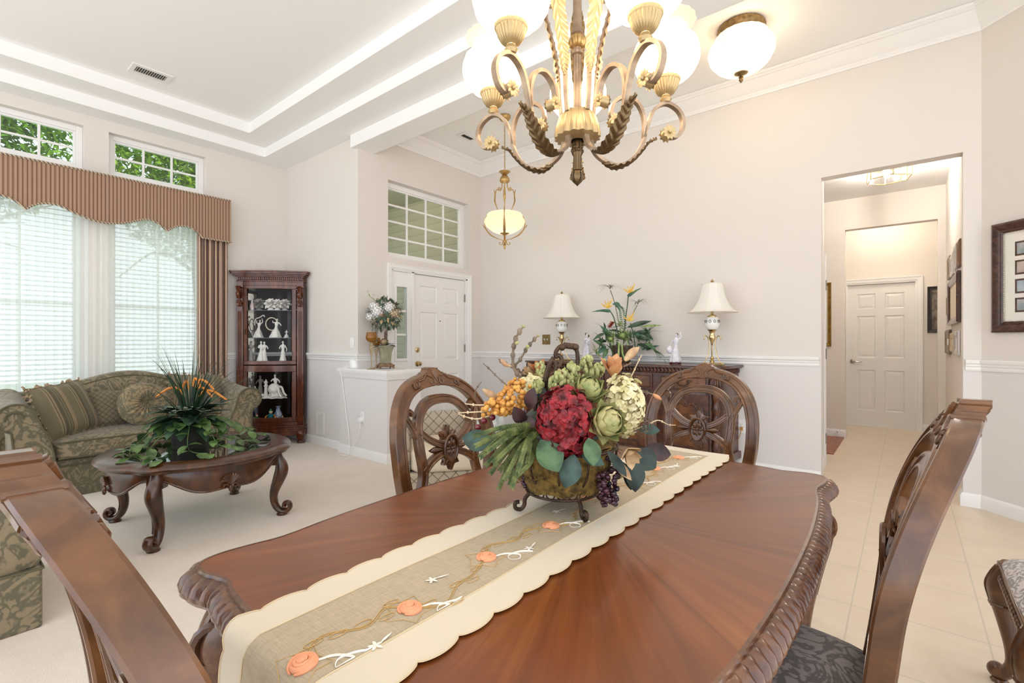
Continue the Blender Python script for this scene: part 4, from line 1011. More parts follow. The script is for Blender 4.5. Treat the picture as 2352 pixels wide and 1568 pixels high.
k.set(Base_Color=k.ramp(fr_, [(0, '5B4440'), (0.14, 'B79478'), (0.24, 'D9C7AE'), (0.30, 'A27A62'), (0.42, '4C3A3C'), (0.52, 'C3A58A'), (0.60, 'E2D3BC'), (0.66, '9A7562'), (0.80, 'B9967C'), (0.9, '6A504A')], 'CONSTANT'), Roughness=0.7, Sheen_Weight=0.2)
DRAPE = k.m
def drape(mb, x0, x1, z0, z1, y, folds, amp, seed=0):
    R = random.Random(seed); ph = [R.uniform(0, 6) for _ in range(3)]
    def fn(u, v):
        w = sin(2 * pi * folds * u + ph[0] + 0.5 * sin(5 * u + ph[1]) + 0.25 * sin(3 * v + ph[2]))
        return (x0 + (x1 - x0) * u + 0.25 * (x1 - x0) / folds * sin(4 * pi * folds * u + ph[1]) * 0.3, y + amp * w * (0.65 + 0.35 * (1 - v)), z0 + (z1 - z0) * v)
    return mb.grid(fn, int(folds * 12), 10)
def uvgrid(o, nu, nv):
    uv = o.data.uv_layers.new(name='UVMap'); n = nv + 1
    for l in o.data.loops: i = l.vertex_index; uv.data[l.index].uv = ((i // n) / nu, (i % n) / nv)
do = tag(obj('drape', drape(MB(), 1.95, 2.27, 0.02, 2.66, 6.135, 6, 0.028, 4), DRAPE, ang=80), 'brown and cream striped floor-length drape beside the corner cabinet', 'curtain'); uvgrid(do, 72, 10)
SHEER = veil('sheer_voile', 'FFFFFD', 0.20, 0.15)
tag(obj('sheer_curtain', drape(MB(), 1.12, 2.0, 0.02, 2.68, 6.155, 17, 0.016, 2), SHEER, ang=80), 'white sheer curtain panel next to the striped drape', 'curtain', 'white sheer curtains')
tag(obj('sheer_curtain', drape(MB(), -1.2, 1.16, 0.02, 2.68, 6.165, 38, 0.016, 3), SHEER, ang=80), 'wide white sheer curtain panel reaching the edge of the photo behind the sofa', 'curtain', 'white sheer curtains')
# sofa
def rbox(mb, x0, y0, z0, x1, y1, z1, puff=0.02, n=10, p=8, mi=0):
    cx, cy, cz = (x0 + x1) / 2, (y0 + y1) / 2, (z0 + z1) / 2; hx, hy, hz = (x1 - x0) / 2, (y1 - y0) / 2, (z1 - z0) / 2
    def sp_(a, b, c):
        L = (abs(a) ** p + abs(b) ** p + abs(c) ** p) ** (1 / p)
        a, b, c = a / L, b / L, c / L
        e = (1 - a * a) * (1 - b * b) * (1 - c * c) if False else 0
        return (cx + a * hx, cy + b * hy, cz + c * hz + (puff * (1 - a * a) * (1 - b * b) * (1 if c > 0.5 else 0)))
    for ax in range(3):
        for sg in (-1, 1):
            def fn(u, v, ax=ax, sg=sg):
                q = [0, 0, 0]; q[ax] = sg; q[(ax + 1) % 3] = 2 * u - 1; q[(ax + 2) % 3] = (2 * v - 1) * sg
                return sp_(*q)
            mb.grid(fn, n, n, mi=mi)
    return mb
def sofa(label, loc, rz):
    t = thing('sofa', label, 'sofa', loc, rz)
    hw = 0.92
    bk = MB()
    def zt(x): return 0.80 + 0.145 * (0.5 + 0.5 * cos(pi * min(1, abs(x) / 0.72))) ** 1.1 - 0.10 * max(0, (abs(x) - 0.72) / 0.2) ** 2
    prof = [(0.56, 0.30), (0.57, 0.50), (0.60, 0.70), (0.625, 0.86), (0.645, 0.94), (0.68, 0.985), (0.72, 1.0), (0.76, 0.985), (0.79, 0.94), (0.80, 0.80), (0.81, 0.50), (0.82, 0.0)]
    def bf(u, v):
        x = (2 * u - 1) * 0.86; y, q = prof[min(len(prof) - 1, int(round(v * (len(prof) - 1))))]
        return (x, y - 0.10 * max(0, (abs(x) - 0.62) / 0.3) ** 2 * (1 if v < 0.8 else 0), q * zt(x))
    bk.grid(bf, 40, len(prof) - 1)
    obj('back', bk, OLIVE, t, ang=70)
    obj('back_piping', MB().tube([(x, 0.655, zt(x) * 0.955) for x in [(-0.7 + 1.4 * i / 40) for i in range(41)]], 0.006, 6), PIPE, t)
    for g in (-1, 1):
        pf = [(0.60, 0.02), (0.60, 0.30), (0.63, 0.46), (0.675, 0.58), (0.70, 0.66)]
        pf = cr(pf, 3)[:-1] + [(0.81 + 0.11 * cos(a), 0.655 + 0.105 * sin(a)) for a in [pi - i * (pi * 1.28) / 16 for i in range(17)]]
        pf += [(0.835, 0.55), (0.825, 0.45), (0.82, 0.02)]
        mb = MB(); n = len(pf)
        def af(u, v):
            x, z = pf[int(round(v * (n - 1)))]; y = 0.0 + 0.72 * u
            rise = 0.07 * u * u * (1 if z > 0.4 else 0) * min(1, (z - 0.4) / 0.2 if z > 0.4 else 0)
            return (g * (x - 0.0 * u), y, z + rise)
        mb.grid(af, 10, n - 1)
        mb.add([(g * x, 0.0, z) for x, z in pf], [tuple(range(n)) if g > 0 else tuple(range(n - 1, -1, -1))])
        ao = obj('arm', mb, OLIVE, t, ang=45)
        pp = MB(); pp.tube([(g * x, -0.004, z) for x, z in pf], 0.007, 6)
        pp.tube([(g * (0.82 + 0.05 * cos(a)), -0.006, 0.655 + 0.045 * sin(a)) for a in [pi + 0.2 - i * pi * 1.2 / 12 for i in range(13)]], 0.005, 6)
        obj('arm_piping', pp, PIPE, ao)
    obj('base', MB().box(-0.80, 0.03, 0.0, 0.80, 0.80, 0.255).box(-0.62, 0.025, 0.255, 0.62, 0.6, 0.30), OLIVED, t, bev=0.01)
    obj('seam_piping', MB().tube([(-0.80, 0.024, 0.255), (0.80, 0.024, 0.255)], 0.006, 6), PIPE, t)
    sc = MB(); rbox(sc, -0.61, -0.015, 0.30, 0.61, 0.60, 0.455, 0.03, 12, 9)
    so = obj('seat_cushion', sc, OLIVE, t, weld=True, ang=70)
    pp = MB()
    for z in (0.318, 0.442): pp.tube([(-0.585, -0.012, z), (0.585, -0.012, z)], 0.006, 6)
    obj('cushion_piping', pp, PIPE, so)
    return t
sofa('olive damask camel-back sofa with rolled arms under the sheer curtains', (1.25, 5.03, 0), 0)
# loose cushions
def cush(name, label, mb, mats, c, nrm, spin=0.0, up=(0, 0, 1)):
    o = thing(name, label, 'cushion', c, group='cushions on the olive sofa')
    z = V(nrm).normalized(); x = V(up).cross(z).normalized(); y = z.cross(x)
    o.rotation_euler = (Matrix((x, y, z)).transposed().to_4x4() @ RZ(spin)).to_euler()
    return o
CST = stripes('cushion_stripe', [(0, '6F654C'), (0.2, '8C7C5E'), (0.26, '57503C'), (0.30, '8C7C5E'), (0.36, '57503C'), (0.5, '746A50'), (0.55, '5A533F'), (0.6, '746A50'), (0.65, '5A533F'), (0.7, '8C7C5E'), (0.85, '6F654C')], 0.19, 0)
FRG = M('tan_fringe', 'B79E80', 0.9, c2='8E765C', ns=60)
LAT = lattice('cushion_lattice', '766A52', '4A4232', 0.045, (0, 1), 0.06)
GOLDF = M('gold_fringe', 'D3B377', 0.7, c2='A98748', ns=80)
def fringe(mb, path, r=0.016, L=0.03, seed=1):
    R = random.Random(seed)
    for i in range(len(path) - 1):
        a, b = V(path[i]), V(path[i + 1])
        for j in range(4):
            p = a.lerp(b, R.random()); d = V((R.gauss(0, 1), R.gauss(0, 1), R.gauss(0, 1))).normalized()
            mb.tube([p, p + d * L * 0.5, p + d * L + V((0, 0, -L * 0.3))], r * 0.35, 4)
    return mb
def strcush(label, c, nrm, spin, seed):
    o = cush('striped_cushion', label, None, None, c, nrm, spin)
    w = 0.46; obj('cover', MB().pillow(w, w, 0.17, 3, 16, 0.06), CST, o, ang=80, weld=True)
    q = w / 2 - 0.01; e = [(-q, -q, 0), (-q, q, 0), (q, q, 0), (q, -q, 0)]
    pth = []
    for i in range(4):
        a, b = V(e[i]), V(e[(i + 1) % 4]); pth += [tuple(a.lerp(b, t_ / 10) * (1 - 0.05 * sin(pi * t_ / 10))) for t_ in range(10)]
    obj('fringe', fringe(MB(), pth + [pth[0]], 0.02, 0.032, seed), FRG, o)
    return o
strcush('striped fringed cushion against the left sofa arm', (0.75, 5.34, 0.665), (0.55, -0.80, 0.42), 0.10, 1)
strcush('striped fringed cushion at the right sofa arm, half hidden by the grassy plant', (1.70, 5.42, 0.68), (-0.35, -0.9, 0.32), -0.05, 2)
o = cush('lumbar_cushion', 'long lattice-quilted cushion with gold tassels behind the round cushion', None, None, (1.29, 5.47, 0.63), (0, -0.95, 0.35))
obj('cover', MB().pillow(0.78, 0.33, 0.15, 4, 18, 0.04), LAT, o, ang=80, weld=True)
for g in (-1, 1):
    ts = MB(); R = random.Random(5)
    for i in range(30):
        y0 = 0.15 - 0.30 * i / 29; ts.tube([(g * 0.375, y0, 0.012), (g * (0.39 + R.uniform(0, 0.01)), y0 - 0.015, 0.03), (g * (0.392 + R.uniform(0, 0.02)), y0 - 0.045, 0.03)], 0.005, 4)
    obj('gold_tassel', ts, GOLDF, o)
o = cush('round_cushion', 'round pleated cushion with a centre button in the middle of the sofa', None, None, (1.27, 5.30, 0.66), (0.04, -0.95, 0.32))
def rf(sg):
    def fn(u, v):
        a = 2 * pi * u; r = v; pl = 1 + 0.05 * sin(22 * a) * sin(pi * r)
        h = sqrt(max(0, 1 - r ** 4)) * (0.085 - 0.03 * math.exp(-(r / 0.22) ** 2)) * (1 + 0.09 * sin(22 * a) * (1 - r) * 2 * min(1, r * 4))
        return (0.198 * r * cos(a), 0.198 * r * sin(a), sg * h)
    return fn
obj('cover', MB().grid(rf(1), 132, 14, True).grid(rf(-1), 132, 14, True), damask('round_cushion_damask', '6B634C', '94815F', 7, 0.5), o, ang=80, weld=True)
obj('button', MB().ball((0, 0, 0.058), (0.02, 0.02, 0.012), 12, 8), PIPE, o)
# olive armchair whose back corner shows at the bottom left
t = thing('armchair', 'olive damask armchair, back corner showing behind the nearby dining chair', 'armchair', (-0.11, 2.85, 0))
b_ = MB(); rbox(b_, -0.446, 0.0, 0.255, 0.446, 0.16, 0.66, 0.08, 8, 14); obj('back', b_, OLIVE, t, weld=True, ang=60)
for g in (-1, 1):
    b_ = MB(); rbox(b_, g * 0.446 - (0.16 if g > 0 else 0), 0.12, 0.255, g * 0.446 + (0.16 if g < 0 else 0), 0.82, 0.60, 0.03, 6, 10); obj('arm', b_, OLIVE, t, weld=True, ang=60)
b_ = MB(); rbox(b_, -0.28, 0.15, 0.26, 0.28, 0.82, 0.45, 0.03, 8, 10); obj('seat_cushion', b_, OLIVE, t, weld=True, ang=60)
obj('base', MB().box(-0.44, 0.004, 0.0, 0.44, 0.80, 0.26), OLIVE, t, bev=0.012)
obj('seam_piping', MB().tube([(-0.442, 0.8, 0.256), (-0.442, 0.0, 0.256), (0.442, 0.0, 0.256), (0.442, 0.8, 0.256)], 0.006, 6), PIPE, t)
# low lattice chair behind the dining chair
LATC = lattice('taupe_lattice', 'A0927E', '655743', 0.075, (0, 2), 0.05); PALE = M('pale_taupe_cloth', 'C6B7A0', 0.85, bump=(150, 0.15, 0.002))
t = thing('lattice_armchair', 'low taupe lattice-pattern armchair behind the dining chair, before the half wall', 'armchair', (2.27, 2.30, 0), radians(-38))
b_ = MB(); rbox(b_, -0.36, 0.36, 0.2, 0.36, 0.52, 0.685, 0.02, 8, 10); obj('back', b_, LATC, t, weld=True, ang=60)
b_ = MB(); rbox(b_, -0.33, -0.12, 0.38, 0.33, 0.40, 0.535, 0.02, 8, 8); obj('seat_cushion', b_, PALE, t, weld=True, ang=60)
obj('base', MB().box(-0.37, -0.10, 0.02, 0.37, 0.50, 0.385), LATC, t, bev=0.015)
for g in (-1, 1):
    b_ = MB(); rbox(b_, g * 0.37 - 0.05, -0.10, 0.2, g * 0.37 + 0.05, 0.45, 0.57, 0.02, 6, 6); obj('arm', b_, LATC, t, weld=True, ang=60)
q = V((0.22, 0.26, 0.62)); wq = Matrix.Translation((2.27, 2.30, 0)) @ RZ(radians(-38)) @ q
o = cush('silver_cushion', 'silvery pleated cushion on the lattice armchair', None, None, tuple(wq), (-0.55, -0.75, 0.35)); del o['group']
obj('cover', MB().pillow(0.30, 0.30, 0.13, 3, 14, 0.05), M('silver_satin', '8F9290', 0.35, c2='C4C6C2', ns=18), o, ang=80, weld=True)
# coffee table
ct = thing('coffee_table', 'round carved coffee table with an inset glass top on scroll legs', 'coffee table', (1.22, 3.77, 0))
def ro_(a):
    b = (a - pi / 4) % (pi / 2); b = min(b, pi / 2 - b)
    return 0.558 + 0.022 * math.exp(-(b / 0.10) ** 4) - 0.008 * math.exp(-((b - 0.19) / 0.05) ** 2)
tp = MB(); pr = [(0.0, 0.470), (0.0, 0.492)]
lip = [(-0.125, 0.493), (-0.12, 0.499), (-0.03, 0.500), (-0.022, 0.496), (-0.006, 0.494), (0.006, 0.486), (0.010, 0.476), (0.004, 0.468), (-0.008, 0.462), (-0.012, 0.450), (-0.05, 0.446), (-0.125, 0.446)]
tp.grid(lambda u, v: ((lambda i: ((ro_(2 * pi * u) + lip[i][0]) * cos(2 * pi * u), (ro_(2 * pi * u) + lip[i][0]) * sin(2 * pi * u), lip[i][1]))(int(round(v * len(lip))) % len(lip))), 144, len(lip), True)
obj('top_rim', tp, DARKWOOD, ct, ang=40)
obj('glass_top', MB().lathe([(0, 0.4975), (0.432, 0.4975), (0.438, 0.494), (0.432, 0.489), (0, 0.489)], 72), pane('table_glass', 'CFE0D6', 0.12), ct, ang=30)
apn = MB()
def apf(u, v):
    a = 2 * pi * u; b = (a - pi / 4) % (pi / 2) - pi / 4
    zb = 0.345 - 0.05 * cos(b * 4) ** 1 * (1 if abs(b) < pi / 4 else 0) + 0.02 * cos(8 * b)
    r = 0.495 + 0.02 * abs(b) / (pi / 4) + 0.008 * sin(pi * v)
    return (r * cos(a), r * sin(a), zb + (0.455 - zb) * v)
apn.grid(apf, 144, 5, True)
apn.tube([apf(i / 144, 0) for i in range(144)], 0.008, 6, closed=True)
obj('apron', apn, DARKWOOD, ct, ang=60)
for i in range(4):
    a = i * pi / 2 ; sh = MB(RZ(a) @ T(0.505, 0, 0.345))
    for j in range(9):
        g = (j - 4) * 0.30; sh.tube([(0.004, 0, -0.02), (0.016, 0.03 * sin(g), 0.008 + 0.02 * cos(g)), (0.010, 0.058 * sin(g), 0.0 + 0.055 * cos(g))], lambda q: 0.004 + 0.006 * q, 6)
    for g in (-1, 1): sh.tube([(0.012, g * y, z) for y, z in spiral((0.03, -0.022), 0.018, 0.004, pi, pi - 3.5 * pi / 2, 14)], 0.006, 6)
    sh.ball((0.01, 0, -0.035), (0.012, 0.012, 0.022), 10, 6)
    obj('shell_carving', sh, DARKWOOD, ct)
for i in range(4):
    Rm = RZ(pi / 4 + i * pi / 2 + 0.03)
    pth = cr([(0.50, 0.455), (0.512, 0.40), (0.530, 0.355), (0.532, 0.31), (0.512, 0.25), (0.487, 0.18), (0.480, 0.12), (0.495, 0.065), (0.528, 0.032), (0.566, 0.030), (0.590, 0.056), (0.580, 0.086), (0.556, 0.086), (0.548, 0.066), (0.562, 0.056)], 6)
    lg = MB(Rm)
    def wf(q): return (0.030 + 0.020 * math.exp(-((q - 0.22) / 0.12) ** 2)) * (1 - 0.52 * min(1, max(0, (q - 0.35) / 0.45)))
    n = len(pth); pf_ = [(cos(b) , sin(b)) for b in [j * 2 * pi / 12 for j in range(12)]]
    vs = []
    for j, (r, z) in enumerate(pth):
        a_ = pth[max(0, j - 1)]; b_ = pth[min(n - 1, j + 1)]; tx, tz = b_[0] - a_[0], b_[1] - a_[1]; L = sqrt(tx * tx + tz * tz) or 1
        q = j / (n - 1); w_ = wf(q); tw = 0.034 - 0.008 * q + 0.012 * math.exp(-((q - 0.2) / 0.1) ** 2)
        for c, s_ in pf_: vs.append((r - tz / L * w_ * c * 0.9, tw * s_, z + tx / L * w_ * c * 0.9))
    lg.add(vs, [(j * 12 + m_, j * 12 + (m_ + 1) % 12, (j + 1) * 12 + (m_ + 1) % 12, (j + 1) * 12 + m_) for j in range(n - 1) for m_ in range(12)] + [tuple(range(12)), tuple((n - 1) * 12 + m_ for m_ in range(12))])
    lg.lathe([(0, 0.004), (0.034, 0.004), (0.036, 0.012), (0.026, 0.022), (0.024, 0.034), (0, 0.034)], 14, (0.535, 0, 0))
    for g in (-1, 1): lg.tube([(r + 0.012, g * 0.026, z) for r, z in pth[6:40]], 0.005, 5)
    lg.box(0.47, -0.045, 0.36, 0.522, 0.045, 0.452)
    obj('leg', lg, DARKWOOD, ct, ang=50)
# ================= corner curio cabinet and its figurines =================
CW = wood('curio_wood', '3A160A', '5C2A13', '7C431F', (3, 3, 1.0), 0.26, 0.5, 3)
CWD = M('curio_inside', '2A120A', 0.35, coat=0.3)
MIRROR = M('mirror_back', 'D9D6D0', 0.03, 1.0)
cab = thing('curio_cabinet', 'carved bow-front corner curio cabinet full of white figurines', 'display cabinet', (XD - 0.012, YC - 0.012, 0), -pi / 4)
CABM = T(XD - 0.012, YC - 0.012, 0) @ RZ(-pi / 4)
def yf(x): return -0.47 - 0.045 * max(0, 1 - (x / 0.31) ** 2)
def cbox(mb, x0, x1, z0, z1, o0, o1, n=14):
    """bowed bar: o0 = out from the front line, o1 = depth behind it"""
    vs = []
    for i in range(n + 1):
        x = x0 + (x1 - x0) * i / n; y = yf(x)
        vs += [(x, y - o0, z0), (x, y - o0, z1), (x, y + o1, z1), (x, y + o1, z0)]
    return mb.add(vs, [(i * 4 + j, (i + 1) * 4 + j, (i + 1) * 4 + (j + 1) % 4, i * 4 + (j + 1) % 4) for i in range(n) for j in range(4)] + [(3, 2, 1, 0), tuple(n * 4 + j for j in range(4))])
def plan(off):
    return [(-0.385 - off, -0.395 - off), (-0.37 - off, -0.46 - off), (-0.31, -0.47 - off)] + [(x, yf(x) - off) for x in [-0.31 + 0.62 * i / 14 for i in range(1, 14)]] + [(0.31, -0.47 - off), (0.37 + off, -0.46 - off), (0.385 + off, -0.395 - off)]
def storey(mb, off, z0, z1):
    p = plan(off) + [(0.02, -0.012), (-0.02, -0.012)]
    return mb.prism(p, z0, z1)
ba = MB()
for off, z0, z1 in ((0.012, 0.10, 0.15), (0.022, 0.15, 0.17), (0.010, 0.17, 0.20), (0.016, 0.20, 0.215), (0.0, 0.215, 0.262)): storey(ba, off, z0, z1)
obj('plinth', ba, CW, cab, bev=0.003)
co_ = MB()
for off, z0, z1 in ((0.0, 1.885, 1.93), (0.012, 1.93, 1.945), (0.02, 1.985, 2.0), (0.04, 2.0, 2.015), (0.062, 2.015, 2.035), (0.07, 2.035, 2.055)): storey(co_, off, z0, z1)
for i in range(34):
    x = -0.36 + 0.72 * i / 33; y = yf(x) if abs(x) < 0.31 else -0.465
    co_.box(x - 0.007, y - 0.020, 1.947, x + 0.007, y - 0.002, 1.983)
storey(co_, 0.004, 1.945, 1.985)
obj('cornice', co_, CW, cab, bev=0.002)
for nm, mats_, q in (('back_panel', CWD, 0.0),):
    bp = MB()
    for g in (-1, 1):
        bp.add([(0, -0.012, 0.262), (g * 0.378, -0.39, 0.262), (g * 0.378, -0.39, 1.885), (0, -0.012, 1.885)], [(0, 1, 2, 3) if g < 0 else (3, 2, 1, 0)])
        bp.box(g * 0.385 - 0.008, -0.455, 0.262, g * 0.385 + 0.008, -0.39, 1.885)
    bpo = obj(nm, bp, mats_, cab, smooth=False)
    for g in (-1, 1):
        for a, b in (((0.23, 0.34),) if g < 0 else ((0.06, 0.12), (0.27, 0.34))):
            obj('mirror', MB().add([(g * a, -a - 0.016, 0.30), (g * b, -b - 0.016, 0.30), (g * b, -b - 0.016, 1.86), (g * a, -a - 0.016, 1.86)], [(0, 1, 2, 3) if g < 0 else (3, 2, 1, 0)]), MIRROR, bpo, smooth=False)
for g in (-1, 1):
    pl_ = MB(); x = g * 0.345
    pl_.box(x - 0.036, -0.475, 0.215, x + 0.036, -0.44, 1.93)
    for i in range(3): pl_.tube([(x + (i - 1) * 0.016, -0.477, 0.36), (x + (i - 1) * 0.016, -0.477, 1.58)], 0.006, 6)
    for z, r in ((1.60, 0.040), (1.625, 0.034), (1.72, 0.036), (1.735, 0.030), (1.84, 0.042), (1.87, 0.046)): pl_.box(x - r, -0.478 - (r - 0.03), z - 0.008, x + r, -0.44, z + 0.008)
    pl_.lathe([(0, 1.63), (0.024, 1.635), (0.034, 1.655), (0.036, 1.675), (0.026, 1.70), (0.02, 1.72), (0, 1.72)], 16, (x, -0.475, 0))
    for q in range(-2, 3): pl_.tube([(x + q * 0.006, -0.505, 1.645), (x + q * 0.012, -0.512, 1.675), (x + q * 0.008, -0.498, 1.70)], 0.006, 5)
    pl_.tube(cr([(x, -0.49, 1.74), (x, -0.52, 1.78), (x, -0.49, 1.815), (x, -0.525, 1.865)], 5), 0.024, 8)
    pl_.box(x - 0.042, -0.49, 0.26, x + 0.042, -0.44, 0.33)
    obj('pilaster', pl_, CW, cab, bev=0.002, ang=50)
    ft = MB(); ft.tube(cr([(x, -0.462, 0.14), (x + g * 0.008, -0.475, 0.10), (x + g * 0.006, -0.47, 0.05), (x + g * 0.012, -0.48, 0.012)], 4), [0.045, 0.048, 0.05, 0.052, 0.05, 0.044, 0.038, 0.036, 0.034, 0.036, 0.04, 0.044, 0.046][:13], 10)
    for q in range(-2, 3): ft.tube([(x + g * 0.008 + q * 0.012, -0.515, 0.12), (x + g * 0.008 + q * 0.014, -0.525, 0.085), (x + g * 0.01 + q * 0.012, -0.51, 0.04)], 0.007, 5)
    obj('foot', ft, CW, cab, ang=60)
CGL = pane('cabinet_glass', 'F6F8F7', 0.014)
for nm, z0, z1, rb, rt in (('upper_door', 0.945, 1.885, 0.045, 0.04), ('lower_door', 0.265, 0.935, 0.05, 0.075)):
    d = MB(); cbox(d, -0.30, 0.30, z0, z0 + rb, 0.006, 0.022); cbox(d, -0.30, 0.30, z1 - rt, z1, 0.006, 0.022); cbox(d, -0.30, -0.255, z0 + rb, z1 - rt, 0.006, 0.022, 3); cbox(d, 0.255, 0.30, z0 + rb, z1 - rt, 0.006, 0.022, 3)
    do = obj(nm, d, CW, cab, bev=0.003, ang=30)
    obj('glass', MB().grid(lambda u, v: (-0.257 + 0.514 * u, yf(-0.257 + 0.514 * u) + 0.008, z0 + rb - 0.002 + (z1 - z0 - rb - rt + 0.004) * v), 14, 1), CGL, do)
    if nm == 'upper_door': obj('key', MB().box(-0.282, yf(-0.28) - 0.014, 1.34, -0.272, yf(-0.28) - 0.004, 1.38).tube([(-0.277, yf(-0.28) - 0.015, 1.36), (-0.277, yf(-0.28) - 0.02, 1.30)], 0.006, 6), IRON, do)
SHG = pane('shelf_glass', 'DCE8E4', 0.10)
def shelf(mb, z, t=0.006): return mb.prism([(-0.36, -0.40), (-0.36, -0.45), (-0.30, -0.455)] + [(x, yf(x) + 0.03) for x in (-0.2, -0.1, 0, 0.1, 0.2)] + [(0.30, -0.455), (0.36, -0.45), (0.36, -0.40), (0.02, -0.04), (-0.02, -0.04)], z - t, z)
for z in (1.594, 1.265): obj('glass_shelf', shelf(MB(), z), SHG, cab, smooth=False)
obj('glass_shelf', shelf(MB(), 0.54), SHG, cab, smooth=False)
obj('middle_shelf', shelf(MB(), 0.975, 0.03), CWD, cab, smooth=False)
# ---- figurines ----
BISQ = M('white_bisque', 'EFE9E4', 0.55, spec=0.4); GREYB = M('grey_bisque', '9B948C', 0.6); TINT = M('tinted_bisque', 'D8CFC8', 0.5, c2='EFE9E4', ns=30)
HAIRB = M('brown_glaze', '5A4032', 0.5)
def cabp(px, y):
    """point on the cabinet plane y (cabinet frame) under photo column px"""
    a = (px - 1176) / F_PX; rx, ry = cos(TH) + a * sin(TH), sin(TH) - a * cos(TH)
    s = ((XD + YC - 0.024) * k2 + y) / ((rx + ry) * k2)
    return s * rx, s * ry
def body(mb, h, arms=((0.16, 0.62, -0.05), (-0.16, 0.6, -0.05)), lean=0.0, skirt=0.17, seed=0, n=28):
    """draped standing figure, z 0..h; arms = hand positions (fractions of h)"""
    R = random.Random(seed); ph = R.uniform(0, 6)
    pr_ = [(0, 0), (skirt * 0.95, 0.0), (skirt, 0.03), (skirt * 0.82, 0.15), (skirt * 0.66, 0.3), (0.085, 0.45), (0.062, 0.56), (0.06, 0.60), (0.085, 0.68), (0.095, 0.74), (0.085, 0.79), (0.04, 0.825), (0.03, 0.85), (0.03, 0.865)]
    def fn(u, v):
        r, z = pr_[int(round(v * (len(pr_) - 1)))]; a = 2 * pi * u
        f = 1 + (0.16 * (1 - z / 0.55) * sin(7 * a + ph + 5 * z) if z < 0.55 else 0)
        fl_ = 0.72 if 0.5 < z < 0.83 else 1
        return (h * (r * f * cos(a) + lean * z * z), h * r * f * fl_ * sin(a), h * z)
    mb.grid(fn, n, len(pr_) - 1, True)
    hx_ = h * lean * 0.82
    mb.ball((hx_, -0.01 * h, 0.915 * h), (0.045 * h, 0.052 * h, 0.062 * h), 12, 9)
    mb.ball((hx_, -0.062 * h, 0.912 * h), (0.008 * h, 0.012 * h, 0.012 * h), 6, 4)
    for g, (ax, az, ay) in zip((1, -1), arms):
        s_ = V((g * 0.085 * h + hx_ * 0.8, 0, 0.775 * h)); e_ = V((ax * h + hx_, ay * h, az * h)); m_ = (s_ + e_) / 2 + V((g * 0.05 * h, 0.01 * h, -0.04 * h))
        mb.tube(cr([tuple(s_), tuple(m_), tuple(e_)], 4), lambda q: h * (0.03 - 0.013 * q), 7)
        mb.ball(tuple(e_), 0.02 * h, 7, 5)
    return mb
def figure(label, px, y, z, h, mat, hair=None, rz=0.0, sc=1.0, **kw):
    x_, y_ = cabp(px, y)
    t = thing('figurine', label, 'figurine', (x_, y_, z), -pi / 4 + rz, 'figurines in the curio cabinet')
    obj('body', body(MB(), h, **kw), mat, t, ang=70)
    hx_ = h * kw.get('lean', 0) * 0.82
    if hair: obj('hair', MB().ball((hx_, 0.012 * h, 0.928 * h), (0.052 * h, 0.052 * h, 0.058 * h), 10, 7).ball((hx_, 0.05 * h, 0.94 * h), 0.028 * h, 8, 6), hair, t)
    return t
# shelf by shelf, top to bottom
def blossom(mb, c, r, n=14, seed=0):
    R = random.Random(seed)
    for i in range(n):
        q = i / n; a = i * 2.4; el = 1.35 - 1.5 * q
        d = V((cos(a) * cos(el), sin(a) * cos(el), sin(el)))
        mb.leaf(V(c) + d * r * 0.15, d, (-d.x * 0.3, -d.y * 0.3, 1), r * (0.8 + 0.35 * q), r * 0.75, 0.5, 0.5, 4, m=2)
    mb.ball(c, r * 0.4, 10, 7)
x_, y_ = cabp(579, -0.40); t = thing('bud_vase', 'slim pink-tinted bud vase at the left of the top cabinet shelf', 'vase', (x_, y_, 1.5945))
obj('vase_body', MB().lathe([(0, 0), (0.022, 0), (0.02, 0.01), (0.025, 0.03), (0.024, 0.06), (0.012, 0.09), (0.009, 0.13), (0.012, 0.16), (0.02, 0.17), (0.017, 0.168), (0, 0.1)], 20), M('pink_glaze', 'E5C6C6', 0.25, c2='F2ECEA', ns=20), t)
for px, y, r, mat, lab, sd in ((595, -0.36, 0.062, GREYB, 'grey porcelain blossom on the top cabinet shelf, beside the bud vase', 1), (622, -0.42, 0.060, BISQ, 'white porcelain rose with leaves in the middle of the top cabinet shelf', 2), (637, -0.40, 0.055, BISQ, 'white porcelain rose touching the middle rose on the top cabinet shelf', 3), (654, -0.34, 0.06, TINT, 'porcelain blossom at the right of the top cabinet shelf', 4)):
    x_, y_ = cabp(px, y); t = thing('porcelain_flower', lab, 'figurine', (x_, y_, 1.5945), 0, 'porcelain flowers on the top cabinet shelf')
    b_ = MB(T(0, 0, 0.075) @ RZ(-pi / 4) @ RX(0.9)); blossom(b_, (0, 0, 0), r * 1.15, 22, sd); obj('blossom', b_, mat, t, smooth=True, ang=80)
    b_ = MB().lathe([(0, 0), (0.04, 0), (0.035, 0.012), (0.02, 0.03), (0.02, 0.06), (0, 0.06)], 16)
    for i in range(6): b_.leaf((0, 0, 0.02), (cos(i), sin(i), 0.35), (0, 0, 1), 0.06, 0.03, 0.5)
    obj('leaf_base', b_, mat, t, ang=80)
t = figure('pale dancer figurine with a scarf raised overhead on the second cabinet shelf', 593, -0.40, 1.266, 0.22, TINT, skirt=0.24, lean=0.12, arms=((0.10, 1.05, 0), (-0.16, 0.92, 0)), seed=2)
obj('scarf', MB().tube(cr([(-0.04, 0, 0.15), (-0.03, 0, 0.22), (0.02, 0, 0.245), (0.06, 0, 0.27), (0.075, 0, 0.25)], 5), 0.006, 6), TINT, t)
t = figure('white figurine of a woman holding a large hoop on the second cabinet shelf', 633, -0.41, 1.266, 0.235, BISQ, skirt=0.27, lean=0.10, arms=((0.18, 0.62, 0), (-0.22, 0.86, 0)), seed=3)
